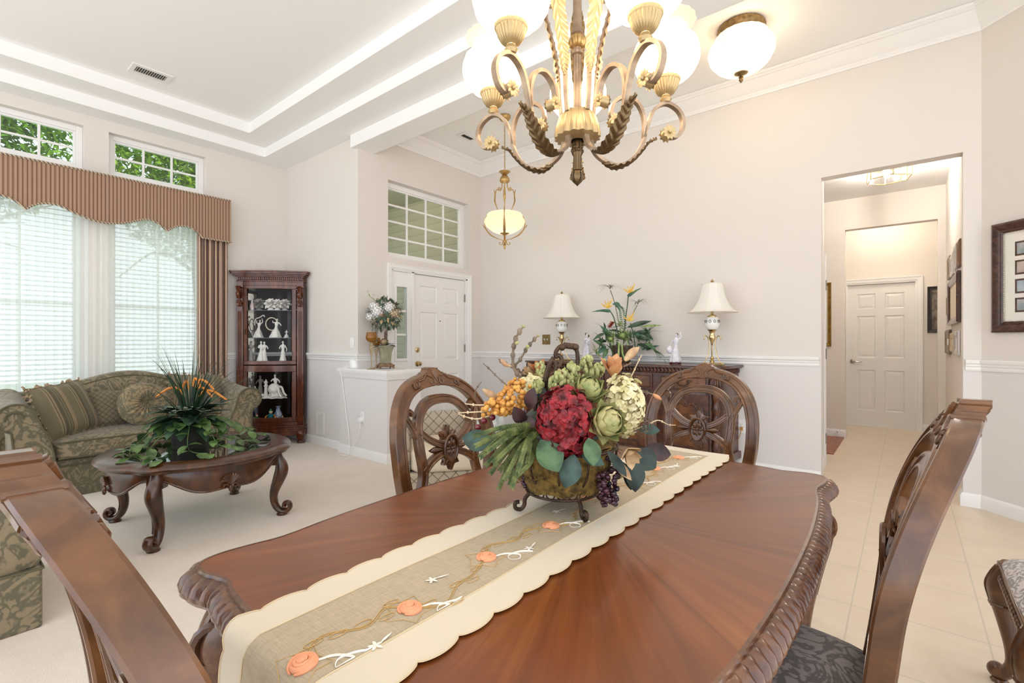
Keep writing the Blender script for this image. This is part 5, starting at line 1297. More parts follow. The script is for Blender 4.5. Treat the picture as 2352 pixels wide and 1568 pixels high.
obj('hoop', MB().tube([(-0.045 + 0.068 * cos(a), 0.0, 0.165 + 0.075 * sin(a)) for a in [i * 2 * pi / 32 for i in range(32)]], 0.006, 6, closed=True), M('cream_bisque', 'E8D8C4', 0.5), t)
figure('small white seated-looking figurine at the right end of the second cabinet shelf', 658, -0.36, 1.266, 0.10, BISQ, skirt=0.30, seed=5)
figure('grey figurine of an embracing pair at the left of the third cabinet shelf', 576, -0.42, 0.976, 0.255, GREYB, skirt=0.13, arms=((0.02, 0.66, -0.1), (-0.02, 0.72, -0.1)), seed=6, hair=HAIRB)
t = figure('white draped couple figurine on the third cabinet shelf', 600, -0.44, 0.976, 0.255, BISQ, skirt=0.19, arms=((0.06, 0.6, -0.1), (-0.05, 0.66, -0.1)), seed=7, hair=HAIRB)
b_ = MB(T(0.032, 0.01, 0)); body(b_, 0.25, skirt=0.15, seed=9); obj('second_body', b_, BISQ, t, ang=70)
figure('tall white figurine of a standing woman at the right of the third cabinet shelf', 650, -0.43, 0.976, 0.255, BISQ, skirt=0.15, arms=((0.15, 0.5, -0.02), (-0.12, 0.62, -0.05)), seed=8)
figure('dark-haired small figurine at the left of the lower cabinet shelf', 574, -0.40, 0.541, 0.16, TINT, hair=HAIRB, skirt=0.22, seed=10)
figure('white small figurine with brown hair beside the lower-shelf tower group', 586, -0.43, 0.541, 0.15, BISQ, hair=HAIRB, skirt=0.30, seed=11)
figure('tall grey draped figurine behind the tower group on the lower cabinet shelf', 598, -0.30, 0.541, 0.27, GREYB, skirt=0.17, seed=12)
x_, y_ = cabp(630, -0.42); t = thing('figurine_group', 'large white figurine group of a seated woman beside a small tower', 'figurine', (x_, y_, 0.541), -pi / 4)
b_ = MB(); b_.grid(lambda u, v: ((0.15 * v) * cos(2 * pi * u), (0.07 * v) * sin(2 * pi * u), 0.028 * (1 - v ** 4) + 0.004 * sin(9 * 2 * pi * u) * v), 40, 8, True); obj('mound', b_, BISQ, t, ang=80)
b_ = MB(T(0.02, 0, 0.02)); body(b_, 0.27, skirt=0.30, lean=-0.05, arms=((0.2, 0.62, -0.05), (-0.12, 0.68, -0.1)), seed=13)
b_.tube(cr([(0.05, -0.03, 0.12), (0.09, -0.06, 0.11), (0.11, -0.06, 0.05), (0.14, -0.06, 0.01)], 4), 0.012, 8); b_.tube(cr([(0.02, -0.03, 0.12), (0.05, -0.07, 0.10), (0.06, -0.07, 0.04), (0.085, -0.07, 0.0)], 4), 0.012, 8)
b_.ball((-0.01, -0.03, 0.09), (0.07, 0.06, 0.07), 14, 9)
obj('seated_woman', b_, BISQ, t, ang=70)
b_ = MB().lathe([(0, 0), (0.032, 0), (0.026, 0.02), (0.02, 0.06), (0.018, 0.12), (0.026, 0.125), (0.026, 0.135), (0.016, 0.14), (0.016, 0.165), (0.024, 0.17), (0.012, 0.19), (0.003, 0.21), (0, 0.215)], 20, (-0.095, 0, 0.015)); obj('tower', b_, BISQ, t)
b_ = MB().ball((-0.14, -0.02, 0.035), (0.035, 0.02, 0.02), 12, 8).tube(cr([(-0.165, -0.02, 0.04), (-0.18, -0.02, 0.06), (-0.17, -0.02, 0.075), (-0.185, -0.02, 0.07)], 4), 0.006, 6); obj('swan', b_, BISQ, t)
CLG = [M('teal_glass', '0E6E78', 0.1, coat=1), M('amber_glass', 'C77A2A', 0.1, coat=1), M('green_glass', '1E6B3A', 0.1, coat=1), M('red_glass', 'A82A22', 0.1, coat=1), M('skin_glass', 'E7C9A8', 0.2, coat=1), M('blue_glass', '2C4C9A', 0.1, coat=1)]
for px, h, lab, c1, c2, c3 in ((622, 0.155, 'teal and green art glass clown, tallest on the cabinet bottom', 0, 2, 1), (590, 0.10, 'green and red art glass clown nearest the sofa arm on the cabinet bottom', 2, 3, 3), (649, 0.075, 'small amber and blue art glass clown at the right on the cabinet bottom', 5, 1, 1)):
    x_, y_ = cabp(px, -0.45); t = thing('glass_clown', lab, 'figurine', (x_, y_, 0.263), -pi / 4, 'art glass clowns on the cabinet bottom')
    obj('coat', MB().lathe([(0, 0.0), (0.26 * h, 0.0), (0.25 * h, 0.12 * h), (0.22 * h, 0.35 * h), (0.26 * h, 0.5 * h), (0.14 * h, 0.6 * h), (0.08 * h, 0.63 * h), (0, 0.63 * h)], 20, fl=(8, 0.06)), CLG[c1], t)
    obj('head', MB().ball((0, 0, 0.74 * h), 0.14 * h, 14, 10).ball((0, -0.14 * h, 0.74 * h), 0.035 * h, 8, 6), CLG[4], t)
    obj('hat', MB().lathe([(0, 0.84 * h), (0.17 * h, 0.84 * h), (0.17 * h, 0.86 * h), (0.08 * h, 0.87 * h), (0.06 * h, 0.98 * h), (0, 1.0 * h)], 16), CLG[c2], t)
    b_ = MB()
    for g in (-1, 1): b_.tube(cr([(g * 0.22 * h, 0, 0.5 * h), (g * 0.36 * h, -0.05 * h, 0.36 * h), (g * 0.30 * h, -0.12 * h, 0.28 * h)], 4), 0.06 * h, 8); b_.ball((g * 0.12 * h, -0.15 * h, 0.03 * h), (0.09 * h, 0.16 * h, 0.05 * h), 10, 6)
    obj('arms_and_shoes', b_, CLG[c3], t)
x_, y_ = cabp(639, -0.36); t = thing('blue_white_vase', 'blue and white little vase between the clowns on the cabinet bottom', 'vase', (x_, y_, 0.263))
obj('vase_body', MB().lathe([(0, 0), (0.03, 0), (0.04, 0.04), (0.045, 0.08), (0.025, 0.12), (0.018, 0.15), (0.028, 0.17), (0.02, 0.168), (0, 0.1)], 20), M('blue_white_glaze', 'E6E8EE', 0.2, c2='5C74A8', ns=40), t)
# ================= sideboard wall =================
SBW = wood('sideboard_wood', '2B140A', '4A2412', '70401F', (2.5, 2.5, 2.5), 0.3, 0.45, 4)
BURL = M('burl_veneer', '4A2812', 0.3, c2='7A4A22', ns=14, coat=0.4)
sb = thing('sideboard', 'dark carved breakfront sideboard with drawers along the back wall', 'sideboard', (XB, 2.355, 0))
def sbo(off, e=0.0):
    h = 1.15
    q = [(-0.005, h + off), (-0.09, h - 0.012 + off), (-0.20, h - 0.02 + off), (-0.33, h - 0.035 + off), (-0.41 - off * 0.5, h - 0.07 + off), (-0.46 - off, h - 0.14), (-0.475 - off, h - 0.2)]
    q = cr(q, 3); return q + [(x, -y) for x, y in q[::-1]]
tp = MB()
for off, z0, z1 in ((0.012, 0.972, 0.98), (0.026, 0.98, 0.995), (0.02, 0.995, 1.0)): tp.prism(sbo(off), z0, z1)
obj('top', tp, SBW, sb, bev=0.003)
bd = MB(); bd.prism(sbo(-0.02), 0.16, 0.925); bd.prism(sbo(-0.008), 0.925, 0.972); bd.prism(sbo(0.004), 0.12, 0.19)
obj('body', bd, SBW, sb, bev=0.004)
gd = MB()
po_ = resample(sbo(0.0), 150)
for i in range(4, 142):
    x, y = po_[i]
    if x < -0.05: gd.ball((x - 0.004, y, 0.948), (0.013, 0.013, 0.022), 7, 5)
obj('gadroon_frieze', gd, SBW, sb)
def xfront(): return -0.455
for i in range(4):
    y0 = -0.995 + i * 0.5225; y1 = y0 + 0.455
    d = MB(); d.box(-0.472, y0, 0.765, -0.452, y1, 0.912)
    for a, b, c, e in ((y0 + 0.02, y1 - 0.02, 0.785, 0.892),):
        d.tube([(-0.473, a, c), (-0.473, b, c), (-0.473, b, e), (-0.473, a, e)], 0.006, 6, closed=True)
    do = obj('drawer', d, SBW, sb, bev=0.004)
    obj('drawer_veneer', MB().box(-0.4735, y0 + 0.026, 0.79, -0.470, y1 - 0.026, 0.887), BURL, do, smooth=False)
    hd = MB(); yc_ = (y0 + y1) / 2
    hd.tube(cr([(-0.474, yc_ - 0.05, 0.85), (-0.495, yc_ - 0.04, 0.825), (-0.50, yc_, 0.812), (-0.495, yc_ + 0.04, 0.825), (-0.474, yc_ + 0.05, 0.85)], 5), 0.005, 6)
    for g in (-1, 1):
        hd.ball((-0.476, yc_ + g * 0.05, 0.85), (0.006, 0.018, 0.02), 10, 6); hd.leaf((-0.477, yc_ + g * 0.05, 0.85), (0, g, 0.4), (-1, 0, 0), 0.045, 0.02, 0.4)
    obj('handle', hd, IRON, do)
    d = MB(); d.box(-0.472, y0, 0.21, -0.452, y1, 0.735)
    ar = cr([(y0 + 0.05, 0.26), (y0 + 0.05, 0.58), (y0 + 0.10, 0.64), (yc_ - 0.06, 0.625), (yc_, 0.685), (yc_ + 0.06, 0.625), (y1 - 0.10, 0.64), (y1 - 0.05, 0.58), (y1 - 0.05, 0.26)], 5)
    d.tube([(-0.473, y, z) for y, z in ar], 0.008, 6, closed=True)
    d.tube([(-0.474, y, z) for y, z in cr([(yc_ - 0.14, 0.60), (yc_ - 0.09, 0.655), (yc_ - 0.03, 0.63), (yc_ + 0.03, 0.66), (yc_ + 0.10, 0.63), (yc_ + 0.15, 0.57)], 5)], lambda q: 0.014 * (1 - 0.5 * q), 7)
    do = obj('door', d, SBW, sb, bev=0.004)
    obj('door_veneer', MB().prism([(y, z) for y, z in ar], -0.4735, -0.471, lambda a, b, c: (c, a, b)), BURL, do, smooth=False)
    for g in (-1, 1): obj('door_knob', MB().ball((-0.482, yc_ + 0.19, 0.47), 0.012, 10, 7), IRON, do) if g > 0 else None
for g in (-1, 1):
    cl = MB(); y = g * 1.06
    for q in range(-2, 3): cl.tube(cr([(-0.475, y + q * 0.012, 0.90), (-0.50 + abs(q) * 0.006, y + q * 0.02, 0.84), (-0.47, y + q * 0.014, 0.76)], 5), 0.009, 6)
    cl.tube([(-0.465, y, 0.76 - 0.03 * i) for i in range(19)], lambda q: 0.026 + 0.006 * sin(30 * q), 10)
    obj('carved_column', cl, SBW, sb, ang=60)
    for x in (-0.41, -0.06): obj('foot', MB().lathe([(0, 0), (0.04, 0), (0.055, 0.03), (0.05, 0.07), (0.035, 0.10), (0.04, 0.13), (0, 0.13)], 18, (x, g * 1.03, 0)), SBW, sb)
# two porcelain statuettes on the sideboard
SKIN = M('porcelain_flesh', 'EFDDD3', 0.35); LILAC = M('white_lilac_glaze', 'F2EEF2', 0.35, c2='D9D6E2', ns=30)
def statuette(label, loc, h, rz, pair):
    t = thing('statuette', label, 'figurine', loc, rz, 'porcelain statuettes on the sideboard')
    obj('base', MB().lathe([(0, 0), (0.055, 0), (0.056, 0.015), (0.05, 0.022), (0, 0.022)], 28), M('mahogany_base', '4A1712', 0.3, coat=0.4), t)
    b_ = MB(T(0, 0, 0.02))
    if pair:
        body(b_, h, skirt=0.17, lean=0.06, arms=((0.10, 0.66, -0.1), (0.02, 0.72, -0.12)), seed=21); b_.M = T(0.03, -0.012, 0.02); body(b_, h * 0.93, skirt=0.17, lean=-0.04, arms=((0.08, 0.6, -0.1), (-0.08, 0.66, -0.1)), seed=22)
    else: body(b_, h, skirt=0.20, lean=0.05, arms=((0.12, 1.0, 0.02), (-0.20, 0.50, -0.02)), seed=23); b_.ball((-0.05, -0.02, 0.12), (0.03, 0.03, 0.04), 10, 7)
    obj('body', b_, LILAC, t, ang=70)
    hr = MB(T(0, 0, 0.02))
    for dx, q in (((0.0, 1.0), (0.022, 0.93)) if pair else ((0.0, 1.0),)): hr.ball((dx + (0.012 if not pair else 0), 0.006, 0.94 * h * q), (0.055 * h, 0.055 * h, 0.05 * h), 10, 7)
    obj('hair', hr, HAIRB, t)
    return t
statuette('white statuette of a woman with one arm raised, beside the right sideboard lamp', (4.64, 1.735, SBZ), 0.285, -pi / 2, False)
statuette('white statuette of two embracing figures, left of the sideboard plant', (4.70, 2.765, SBZ), 0.30, -pi / 2, True)
# wall plates
def plate(label, c, nrm, w, h, mat, kind, plug=None):
    t = thing(kind, label, 'light switch' if 'switch' in kind else 'power outlet', c)
    z = V(nrm).normalized(); x = V((0, 0, 1)).cross(z).normalized(); y = z.cross(x)
    t.rotation_euler = Matrix((x, y, z)).transposed().to_euler()
    obj('cover_plate', MB().box(-w / 2, -h / 2, 0, w / 2, h / 2, 0.006), mat, t, bev=0.003)
    if 'switch' in kind:
        n = 2 if w > 0.1 else 1
        for i in range(n):
            ox = (i - (n - 1) / 2) * 0.046
            if n == 2: obj('toggle', MB().box(ox - 0.005, -0.012, 0.006, ox + 0.005, 0.012, 0.010).box(ox - 0.004, 0.0, 0.008, ox + 0.004, 0.009, 0.022), PLASTIC, t, smooth=False)
            else: obj('rocker', MB().box(ox - 0.017, -0.034, 0.006, ox + 0.017, 0.034, 0.011), PLASTIC, t, bev=0.002)
    else:
        for g in (-1, 1):
            o = obj('receptacle', MB().prism([(0.017 * cos(a), g * 0.02 + 0.015 * sin(a)) for a in [i * pi / 10 for i in range(20)]], 0.006, 0.009), PLASTIC, t)
            obj('slots', MB().box(-0.008, g * 0.02 - 0.002, 0.009, -0.006, g * 0.02 + 0.008, 0.0095).box(0.006, g * 0.02 - 0.002, 0.009, 0.008, g * 0.02 + 0.006, 0.0095).box(-0.002, g * 0.02 - 0.011, 0.009, 0.002, g * 0.02 - 0.007, 0.0095), IRON, o, smooth=False)
    return t
plate('brass double light switch plate beside the left sideboard lamp', (XB - 0.001, 3.45, 1.245), (-1, 0, 0), 0.118, 0.122, M('brass_plate', '9C8558', 0.4, 0.8, c2='7C6742', ns=50), 'switch_plate')
plate('white rocker light switch above the chair rail by the wall corner', (XD - 0.001, 4.68, 1.205), (-1, 0, 0), 0.072, 0.118, PLASTIC, 'light_switch')
plate('white power outlet with a tan cord low behind the dining chair', (XB - 0.001, 1.20, 0.42), (-1, 0, 0), 0.085, 0.13, PLASTIC, 'power_outlet')
tag(obj('lamp_cord', MB().box(XB - 0.03, 1.185, 0.385, XB - 0.008, 1.21, 0.415).tube(cr([(XB - 0.025, 1.2, 0.39), (XB - 0.03, 1.21, 0.33), (XB - 0.02, 1.26, 0.25), (XB - 0.01, 1.4, 0.2)], 5), 0.003, 6), M('tan_cord', 'B98A4A', 0.5)), 'tan lamp plug and cord in the outlet by the sideboard', 'cord')
plate('white power outlet with a round plug on the half wall', (HW[0] - 0.001, 4.41, 0.425), (-1, 0, 0), 0.072, 0.118, PLASTIC, 'power_outlet')
# speaker puck with cord, plug
t = thing('wifi_speaker', 'small white rounded wireless router on the half wall cap', 'router', (3.0, 4.66, 0.9295))
obj('shell', MB().lathe(cr([(0, 0), (0.046, 0.0), (0.056, 0.012), (0.058, 0.045), (0.055, 0.078), (0.04, 0.092), (0, 0.094)], 4), 32), PLASTIC, t)
obj('cord', MB().tube(cr([(-0.02, 0.04, 0.012), (-0.09, 0.10, 0.004), (-0.108, 0.13, -0.02), (-0.085, 0.12, -0.12), (-0.082, 0.06, -0.4), (-0.09, -0.02, -0.7), (-0.11, -0.06, -0.9), (-0.14, -0.02, -0.922), (-0.16, 0.06, -0.922)], 7), 0.0035, 6), PLASTIC, t)
t = thing('plug_adapter', 'round white plug adapter with a cord drooping to the baseboard', 'plug', (HW[0] - 0.008, 4.41, 0.40))
obj('plug_body', MB(basis((-1, 0, 0))).lathe([(0, 0), (0.026, 0), (0.028, 0.012), (0.024, 0.036), (0, 0.04)], 24), PLASTIC, t)
obj('cord', MB().tube(cr([(-0.02, 0, -0.02), (-0.022, 0.01, -0.1), (-0.02, 0.06, -0.22), (-0.022, 0.14, -0.30), (-0.03, 0.16, -0.36)], 6), 0.003, 6), PLASTIC, t)
# goblets
AMBER = M('amber_glass_bowl', 'C58A1E', 0.08, coat=0.6); k = MATS['amber_glass_bowl'].node_tree.nodes['Principled BSDF']; k.inputs['Transmission Weight'].default_value = 0.7; k.inputs['IOR'].default_value = 1.3
SMOKE = M('smoky_glass', 'D9C9AC', 0.08); k = MATS['smoky_glass'].node_tree.nodes['Principled BSDF']; k.inputs['Transmission Weight'].default_value = 0.75; k.inputs['IOR'].default_value = 1.2
def goblet(label, x, y, h):
    t = thing('goblet', label, 'goblet', (x, y, 0.9295), 0, 'amber goblets on the half wall'); s = h / 0.39
    obj('bowl', MB().lathe([(r * s, z * s) for r, z in cr([(0.004, 0.285), (0.025, 0.287), (0.05, 0.305), (0.060, 0.335), (0.055, 0.37), (0.050, 0.39), (0.046, 0.388), (0.052, 0.36), (0.054, 0.335), (0.045, 0.31), (0.004, 0.294)], 3)], 32), AMBER, t)
    obj('stem', MB().lathe([(r * s, z * s) for r, z in [(0, 0), (0.046, 0), (0.044, 0.006), (0.012, 0.014), (0.007, 0.03), (0.008, 0.12), (0.014, 0.17), (0.023, 0.215), (0.024, 0.245), (0.014, 0.268), (0.01, 0.286), (0, 0.286)]], 24), SMOKE, t)
    return t
goblet('tall amber glass goblet on a smoky stem at the front of the half wall', 2.985, 4.335, 0.385)
goblet('shorter amber goblet half hidden behind the flower urn', 3.158, 4.497, 0.33)
# floor register and ceiling vents
REG = M('vent_white', 'ECEAE6', 0.5); DKV = M('vent_dark', '4A4642', 0.8)
t = thing('wall_register', 'white louvred return-air register low on the wall right of the cabinet', 'air vent', (XD, 5.335, 0.255))
obj('frame', MB().box(-0.010, -0.085, -0.13, 0, 0.085, -0.10).box(-0.010, -0.085, 0.10, 0, 0.085, 0.13).box(-0.010, -0.085, -0.10, 0, -0.062, 0.10).box(-0.010, 0.062, -0.10, 0, 0.085, 0.10), REG, t, bev=0.002)
lv = MB()
for i in range(12): y = -0.056 + 0.0102 * i; lv.box(-0.007, y - 0.003, -0.10, -0.001, y + 0.002, 0.10)
obj('louvre', lv, REG, t, smooth=False)
def cvent(label, x, y, w, h, n, grp=None):
    t = thing('ceiling_vent', label, 'air vent', (x, y, CEIL), 0, 'ceiling vents')
    obj('frame', MB().box(-w / 2, -h / 2, -0.008, w / 2, -h / 2 + 0.04, 0).box(-w / 2, h / 2 - 0.04, -0.008, w / 2, h / 2, 0).box(-w / 2, -h / 2 + 0.04, -0.008, -w / 2 + 0.035, h / 2 - 0.04, 0).box(w / 2 - 0.035, -h / 2 + 0.04, -0.008, w / 2, h / 2 - 0.04, 0), REG, t, smooth=False)
    obj('backing', MB().box(-w / 2 + 0.03, -h / 2 + 0.03, -0.002, w / 2 - 0.03, h / 2 - 0.03, -0.0005), DKV, t, smooth=False)
    lv = MB()
    for i in range(n): q = -w / 2 + 0.045 + (w - 0.09) * i / (n - 1); lv.add([(q - 0.004, -h / 2 + 0.04, -0.009), (q + 0.006, -h / 2 + 0.04, -0.002), (q + 0.006, h / 2 - 0.04, -0.002), (q - 0.004, h / 2 - 0.04, -0.009)], [(0, 1, 2, 3)])
    obj('louvre', lv, REG, t, smooth=False)
cvent('white louvred vent in the tray ceiling above the windows', 1.325, 5.32, 0.30, 0.19, 13)
cvent('louvred vent in the entry ceiling near the front door corner', 4.12, 4.05, 0.24, 0.14, 9)
# ---- framed pictures ----
def frame(label, c, nrm, w, h, mat, fw=0.03, dep=0.02, art='E8E2D8', artmat=None, glassy=True, group=None, name='picture_frame', cat='picture frame'):
    t = thing(name, label, cat, c, group=group)
    z = V(nrm).normalized(); x = V((0, 0, 1)).cross(z).normalized(); y = z.cross(x)
    t.rotation_euler = Matrix((x, y, z)).transposed().to_euler()
    pr = [(0, 0.001), (0, dep * 0.7), (-fw * 0.2, dep), (-fw * 0.45, dep * 0.85), (-fw * 0.7, dep * 0.6), (-fw * 0.85, dep * 0.65), (-fw, dep * 0.35), (-fw, 0.001)]
    pts = [(-w / 2, -h / 2), (w / 2, -h / 2), (w / 2, h / 2), (-w / 2, h / 2)]; vs = []
    for (px_, py_) in pts:
        for o, b in pr: vs.append((px_ + math.copysign(o, px_) * (1), py_ + math.copysign(o, py_), b) if True else 0)
    k_ = len(pr)
    vs = [(px_ + (o if px_ > 0 else -o), py_ + (o if py_ > 0 else -o), b) for (px_, py_) in pts for o, b in pr]
    obj('frame', MB().add(vs, [(i * k_ + j, (i + 1) % 4 * k_ + j, (i + 1) % 4 * k_ + (j + 1) % k_, i * k_ + (j + 1) % k_) for i in range(4) for j in range(k_)]), mat, t, ang=25)
    am = artmat or M('art_' + art, art, 0.7)
    po = obj('picture', MB().box(-w / 2 + fw * 0.9, -h / 2 + fw * 0.9, 0.001, w / 2 - fw * 0.9, h / 2 - fw * 0.9, dep * 0.3), am, t, smooth=False)
    if glassy: obj('glass', MB().box(-w / 2 + fw * 0.95, -h / 2 + fw * 0.95, dep * 0.36, w / 2 - fw * 0.95, h / 2 - fw * 0.95, dep * 0.4), pane('picture_glass', 'FFFFFF', 0.015) if 'picture_glass' not in MATS else MATS['picture_glass'], t, smooth=False)
    return t
FRB = wood('frame_dark_wood', '2A140C', '45251A', '5E3A2A', (3, 3, 3), 0.25, 0.4, 6)
FRG2 = M('frame_gold', 'A07C3A', 0.4, 0.6, c2='7A5A28', ns=30); FRS = M('frame_silver', 'D6D3D0', 0.3, 0.7); FRK = M('frame_black', '2B2728', 0.4)
def onE(s, z, off=0.0): return (WE[0] - k2 * s - k2 * off, WE[1] - k2 * s + k2 * off, z)
bigW, bigH = 0.80, 0.765
bf_ = frame('large dark wood picture frame with a beaded inner edge on the angled right wall', onE(0.085 + bigW / 2, 1.665, 0.002), (-k2, k2, 0), bigW, bigH, FRB, 0.075, 0.035, 'EFEAE2')
bt_ = MB()
hw_, hh_ = bigW / 2 - 0.078, bigH / 2 - 0.078
for i in range(60):
    q = -hh_ + 2 * hh_ * i / 59
    for g in (-1, 1): bt_.ball((g * hw_, q, 0.019), 0.0045, 6, 4)
    q = -hw_ + 2 * hw_ * i / 59
    for g in (-1, 1): bt_.ball((q, g * hh_, 0.019), 0.0045, 6, 4)
obj('beading', bt_, M('silver_bead', 'E4DCCB', 0.3, 0.6), bf_)
for r in range(4):
    for c in range(3):
        x0, y0 = -0.26 + c * 0.19, -0.245 + r * 0.128
        po = obj('photo_mount', MB().box(x0, y0, 0.0105, x0 + 0.145, y0 + 0.098, 0.0118), FRB, bf_, smooth=False)
        obj('photo', MB().box(x0 + 0.012, y0 + 0.012, 0.0118, x0 + 0.133, y0 + 0.086, 0.0123), M(f'old_photo_{(r + c) % 3}', ('C9C2BC', 'B9C2C9', 'CBBBB0')[(r + c) % 3], 0.6, c2=('8E9AA0', '97A7B5', 'A58E84')[(r + c) % 3], ns=12), po, smooth=False)
HYW = -0.36
def hallf(label, p0, p1, y0, y1, mat, fw, art, dep=0.02):
    """frame on the right hall wall seen between photo columns p0..p1 (height taken at the nearer edge)"""
    def hx(px):
        a = (px - 1176) / F_PX; return HYW / (sin(TH) - a * cos(TH)) * (cos(TH) + a * sin(TH))
    xa, xb = hx(p0), hx(p1); xm = (xa + xb) / 2; d = xm * cos(TH) + HYW * sin(TH)
    z1, z0 = EYE + (784 - y0) / F_PX * d, EYE + (784 - y1) / F_PX * d
    return frame(label, (xm, HYW + 0.002, (z0 + z1) / 2), (0, 1, 0), abs(xa - xb), z1 - z0, mat, fw, dep, art, None, False, 'gallery of frames on the hallway wall')
hallf('slim taupe frame, farthest of the top row on the hallway wall', 2181, 2186, 590, 640, M('frame_taupe', '8E7C6C', 0.4), 0.05, 'E9E6E4')
hallf('white and silver frame, second from the far end of the top row in the hallway', 2187.5, 2195, 583, 632, FRS, 0.05, 'F0F0F2')
hallf('silver frame, highest of the hallway gallery beside the brown top frame', 2196.5, 2203, 562, 616, FRS, 0.05, 'E4E6EA')
hallf('brown frame of the top row nearest the hallway opening', 2204.5, 2210, 552, 612, M('frame_brown', '7C5A42', 0.45), 0.06, 'D9CFC4')
hallf('big brown frame with a cream picture in the middle of the hallway gallery', 2185, 2208, 636, 744, FRB, 0.06, 'DCCDB4', 0.03)
hallf('small gold frame left of the big brown one in the hallway', 2179, 2184, 680, 723, FRG2, 0.06, 'EDEBEA')
hallf('black and gold frame, farthest of the bottom row on the hallway wall', 2175.5, 2186, 758, 812, M('frame_black_gold', '4A4034', 0.4, 0.4, c2='9C8458', ns=14), 0.09, 'F0EEEA')
hallf('cream stepped frame in the middle of the bottom hallway row', 2187.5, 2195, 764, 808, M('frame_champagne', 'C9B391', 0.4), 0.06, 'F2F2F2')
hallf('silver frame in the bottom hallway row nearest the opening', 2197, 2206, 760, 814, FRS, 0.05, 'E6E6EC')
frame('narrow gold picture frame on the far hallway wall by the doorway jamb', (HX - 0.002, 0.98, 1.57), (-1, 0, 0), 0.48, 0.82, FRG2, 0.04, 0.03, 'D9CDB8')
frame('black framed dark print at the right of the far hall door', (8.618, -0.35 + 0.02, 1.65), (-1, 0, 0), 0.20, 0.62, FRK, 0.045, 0.025, '6B6258', M('sepia_print', '4F463E', 0.6, c2='A0917E', ns=10))
t = thing('door_stop', 'little white spring door stop on the hallway baseboard', 'door stop', (HX - 0.016, 0.68, 0.06))
obj('spring', MB(basis((-1, 0, 0))).lathe([(0.012, 0), (0.012, 0.004), (0.006, 0.006), (0.006, 0.06), (0, 0.06)], 12), STEEL, t); obj('rubber_tip', MB().ball((-0.066, 0, 0), 0.011, 10, 7), PLASTIC, t)
# ================= flowers and plants =================
def rim_leaf(name, c, c2, rough=0.45, ns=25): return M(name, c, rough, c2=c2, ns=ns, bump=(70, 0.12, 0.002))
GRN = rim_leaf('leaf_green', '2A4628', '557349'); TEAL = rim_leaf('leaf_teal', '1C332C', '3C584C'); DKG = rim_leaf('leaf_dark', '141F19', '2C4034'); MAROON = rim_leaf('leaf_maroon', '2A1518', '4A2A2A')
SAGE = rim_leaf('artichoke_green', '7F8A4E', 'BDB27C', 0.5, 18); WHEATM = rim_leaf('wheat_green', '30451B', '767C42', 0.6, 40); CREAMP = rim_leaf('hydrangea_cream', 'CFC48C', 'EADFB8', 0.6, 40)
REDP = rim_leaf('hydrangea_red', '480810', 'A01C28', 0.55, 45); ORB = rim_leaf('orange_berry', 'B8742A', 'DDA650', 0.4, 60); SEDUM = rim_leaf('sedum_bud', '8C9254', 'C6C48A', 0.5, 60)
BEIGE = rim_leaf('magnolia_beige', 'A98560', 'D6B88E', 0.5, 20); PEACHP = rim_leaf('magnolia_peach', 'B9764A', 'DDA878', 0.5, 16); TWIG = rim_leaf('twig_brown', '5A4A3C', '8A7864', 0.7, 40); TWIGP = rim_leaf('twig_pale', 'C8AC84', 'E6D2AE', 0.6, 40)
GRAPE = M('grape_skin', '1C1020', 0.22, c2='4A1A2C', ns=30, coat=0.4); CHERRY = M('cherry_red', '6A1020', 0.2, coat=0.5); MOSS = M('moss_fill', '4A3A18', 0.95, c2='8A6E34', ns=45, bump=(60, 1.0, 0.01)); APPLE = M('apple_red', 'B02A26', 0.3, c2='D2584A', ns=10, coat=0.3)
FC = V((1.12, 0.735, 0.768))
fa = thing('flower_arrangement', 'autumn flower arrangement in a dark scrolled wire basket in the middle of the dining table', 'flower arrangement', tuple(FC))
def P(px, py, d): return at(px, py, d) - FC
VIEW = V((cos(TH), sin(TH), 0)); RIGHT = V((sin(TH), -cos(TH), 0)); UP = V((0, 0, 1))
def scr(dx, dy, dz=0.0):
    """direction: dx right, dy up, dz towards the viewer"""
    return RIGHT * dx + UP * dy - VIEW * dz
# basket
ib = MB()
def ring(r, z, w): ib.tube([(r * cos(a), r * sin(a), z) for a in [i * 2 * pi / 48 for i in range(48)]], w, 6, closed=True)
ring(0.098, 0.044, 0.0035); ring(0.112, 0.078, 0.0035); ring(0.150, 0.17, 0.004)
for i in range(22):
    a = i * 2 * pi / 22; c = V((0.105 * cos(a), 0.105 * sin(a), 0.061)); t_ = V((-sin(a), cos(a), 0)); n_ = V((cos(a) * 0.38, sin(a) * 0.38, 0.92))
    ib.tube([tuple(c + t_ * 0.012 * cos(b) + n_ * 0.0175 * sin(b)) for b in [j * 2 * pi / 12 for j in range(12)]], 0.0022, 5, closed=True)
for i in range(12):
    a = i * pi / 6; ib.tube(cr([(0.112 * cos(a), 0.112 * sin(a), 0.078), (0.138 * cos(a), 0.138 * sin(a), 0.11), (0.15 * cos(a), 0.15 * sin(a), 0.17)], 4), 0.003, 6)
obj('wire_basket', ib, IRON, fa)
for k_ in range(4):
    a = TH + pi + 0.35 + k_ * pi / 2; c_, s_ = cos(a), sin(a)
    f_ = MB(); f_.tube([(r * c_, r * s_, z) for r, z in cr([(0.098, 0.044), (0.11, 0.03), (0.112, 0.014), (0.122, 0.004), (0.137, 0.008), (0.138, 0.022), (0.127, 0.024)], 5)], lambda q: 0.0055, 8)
    obj('foot', f_, IRON, fa)
hd = MB(); hdp = 1.31
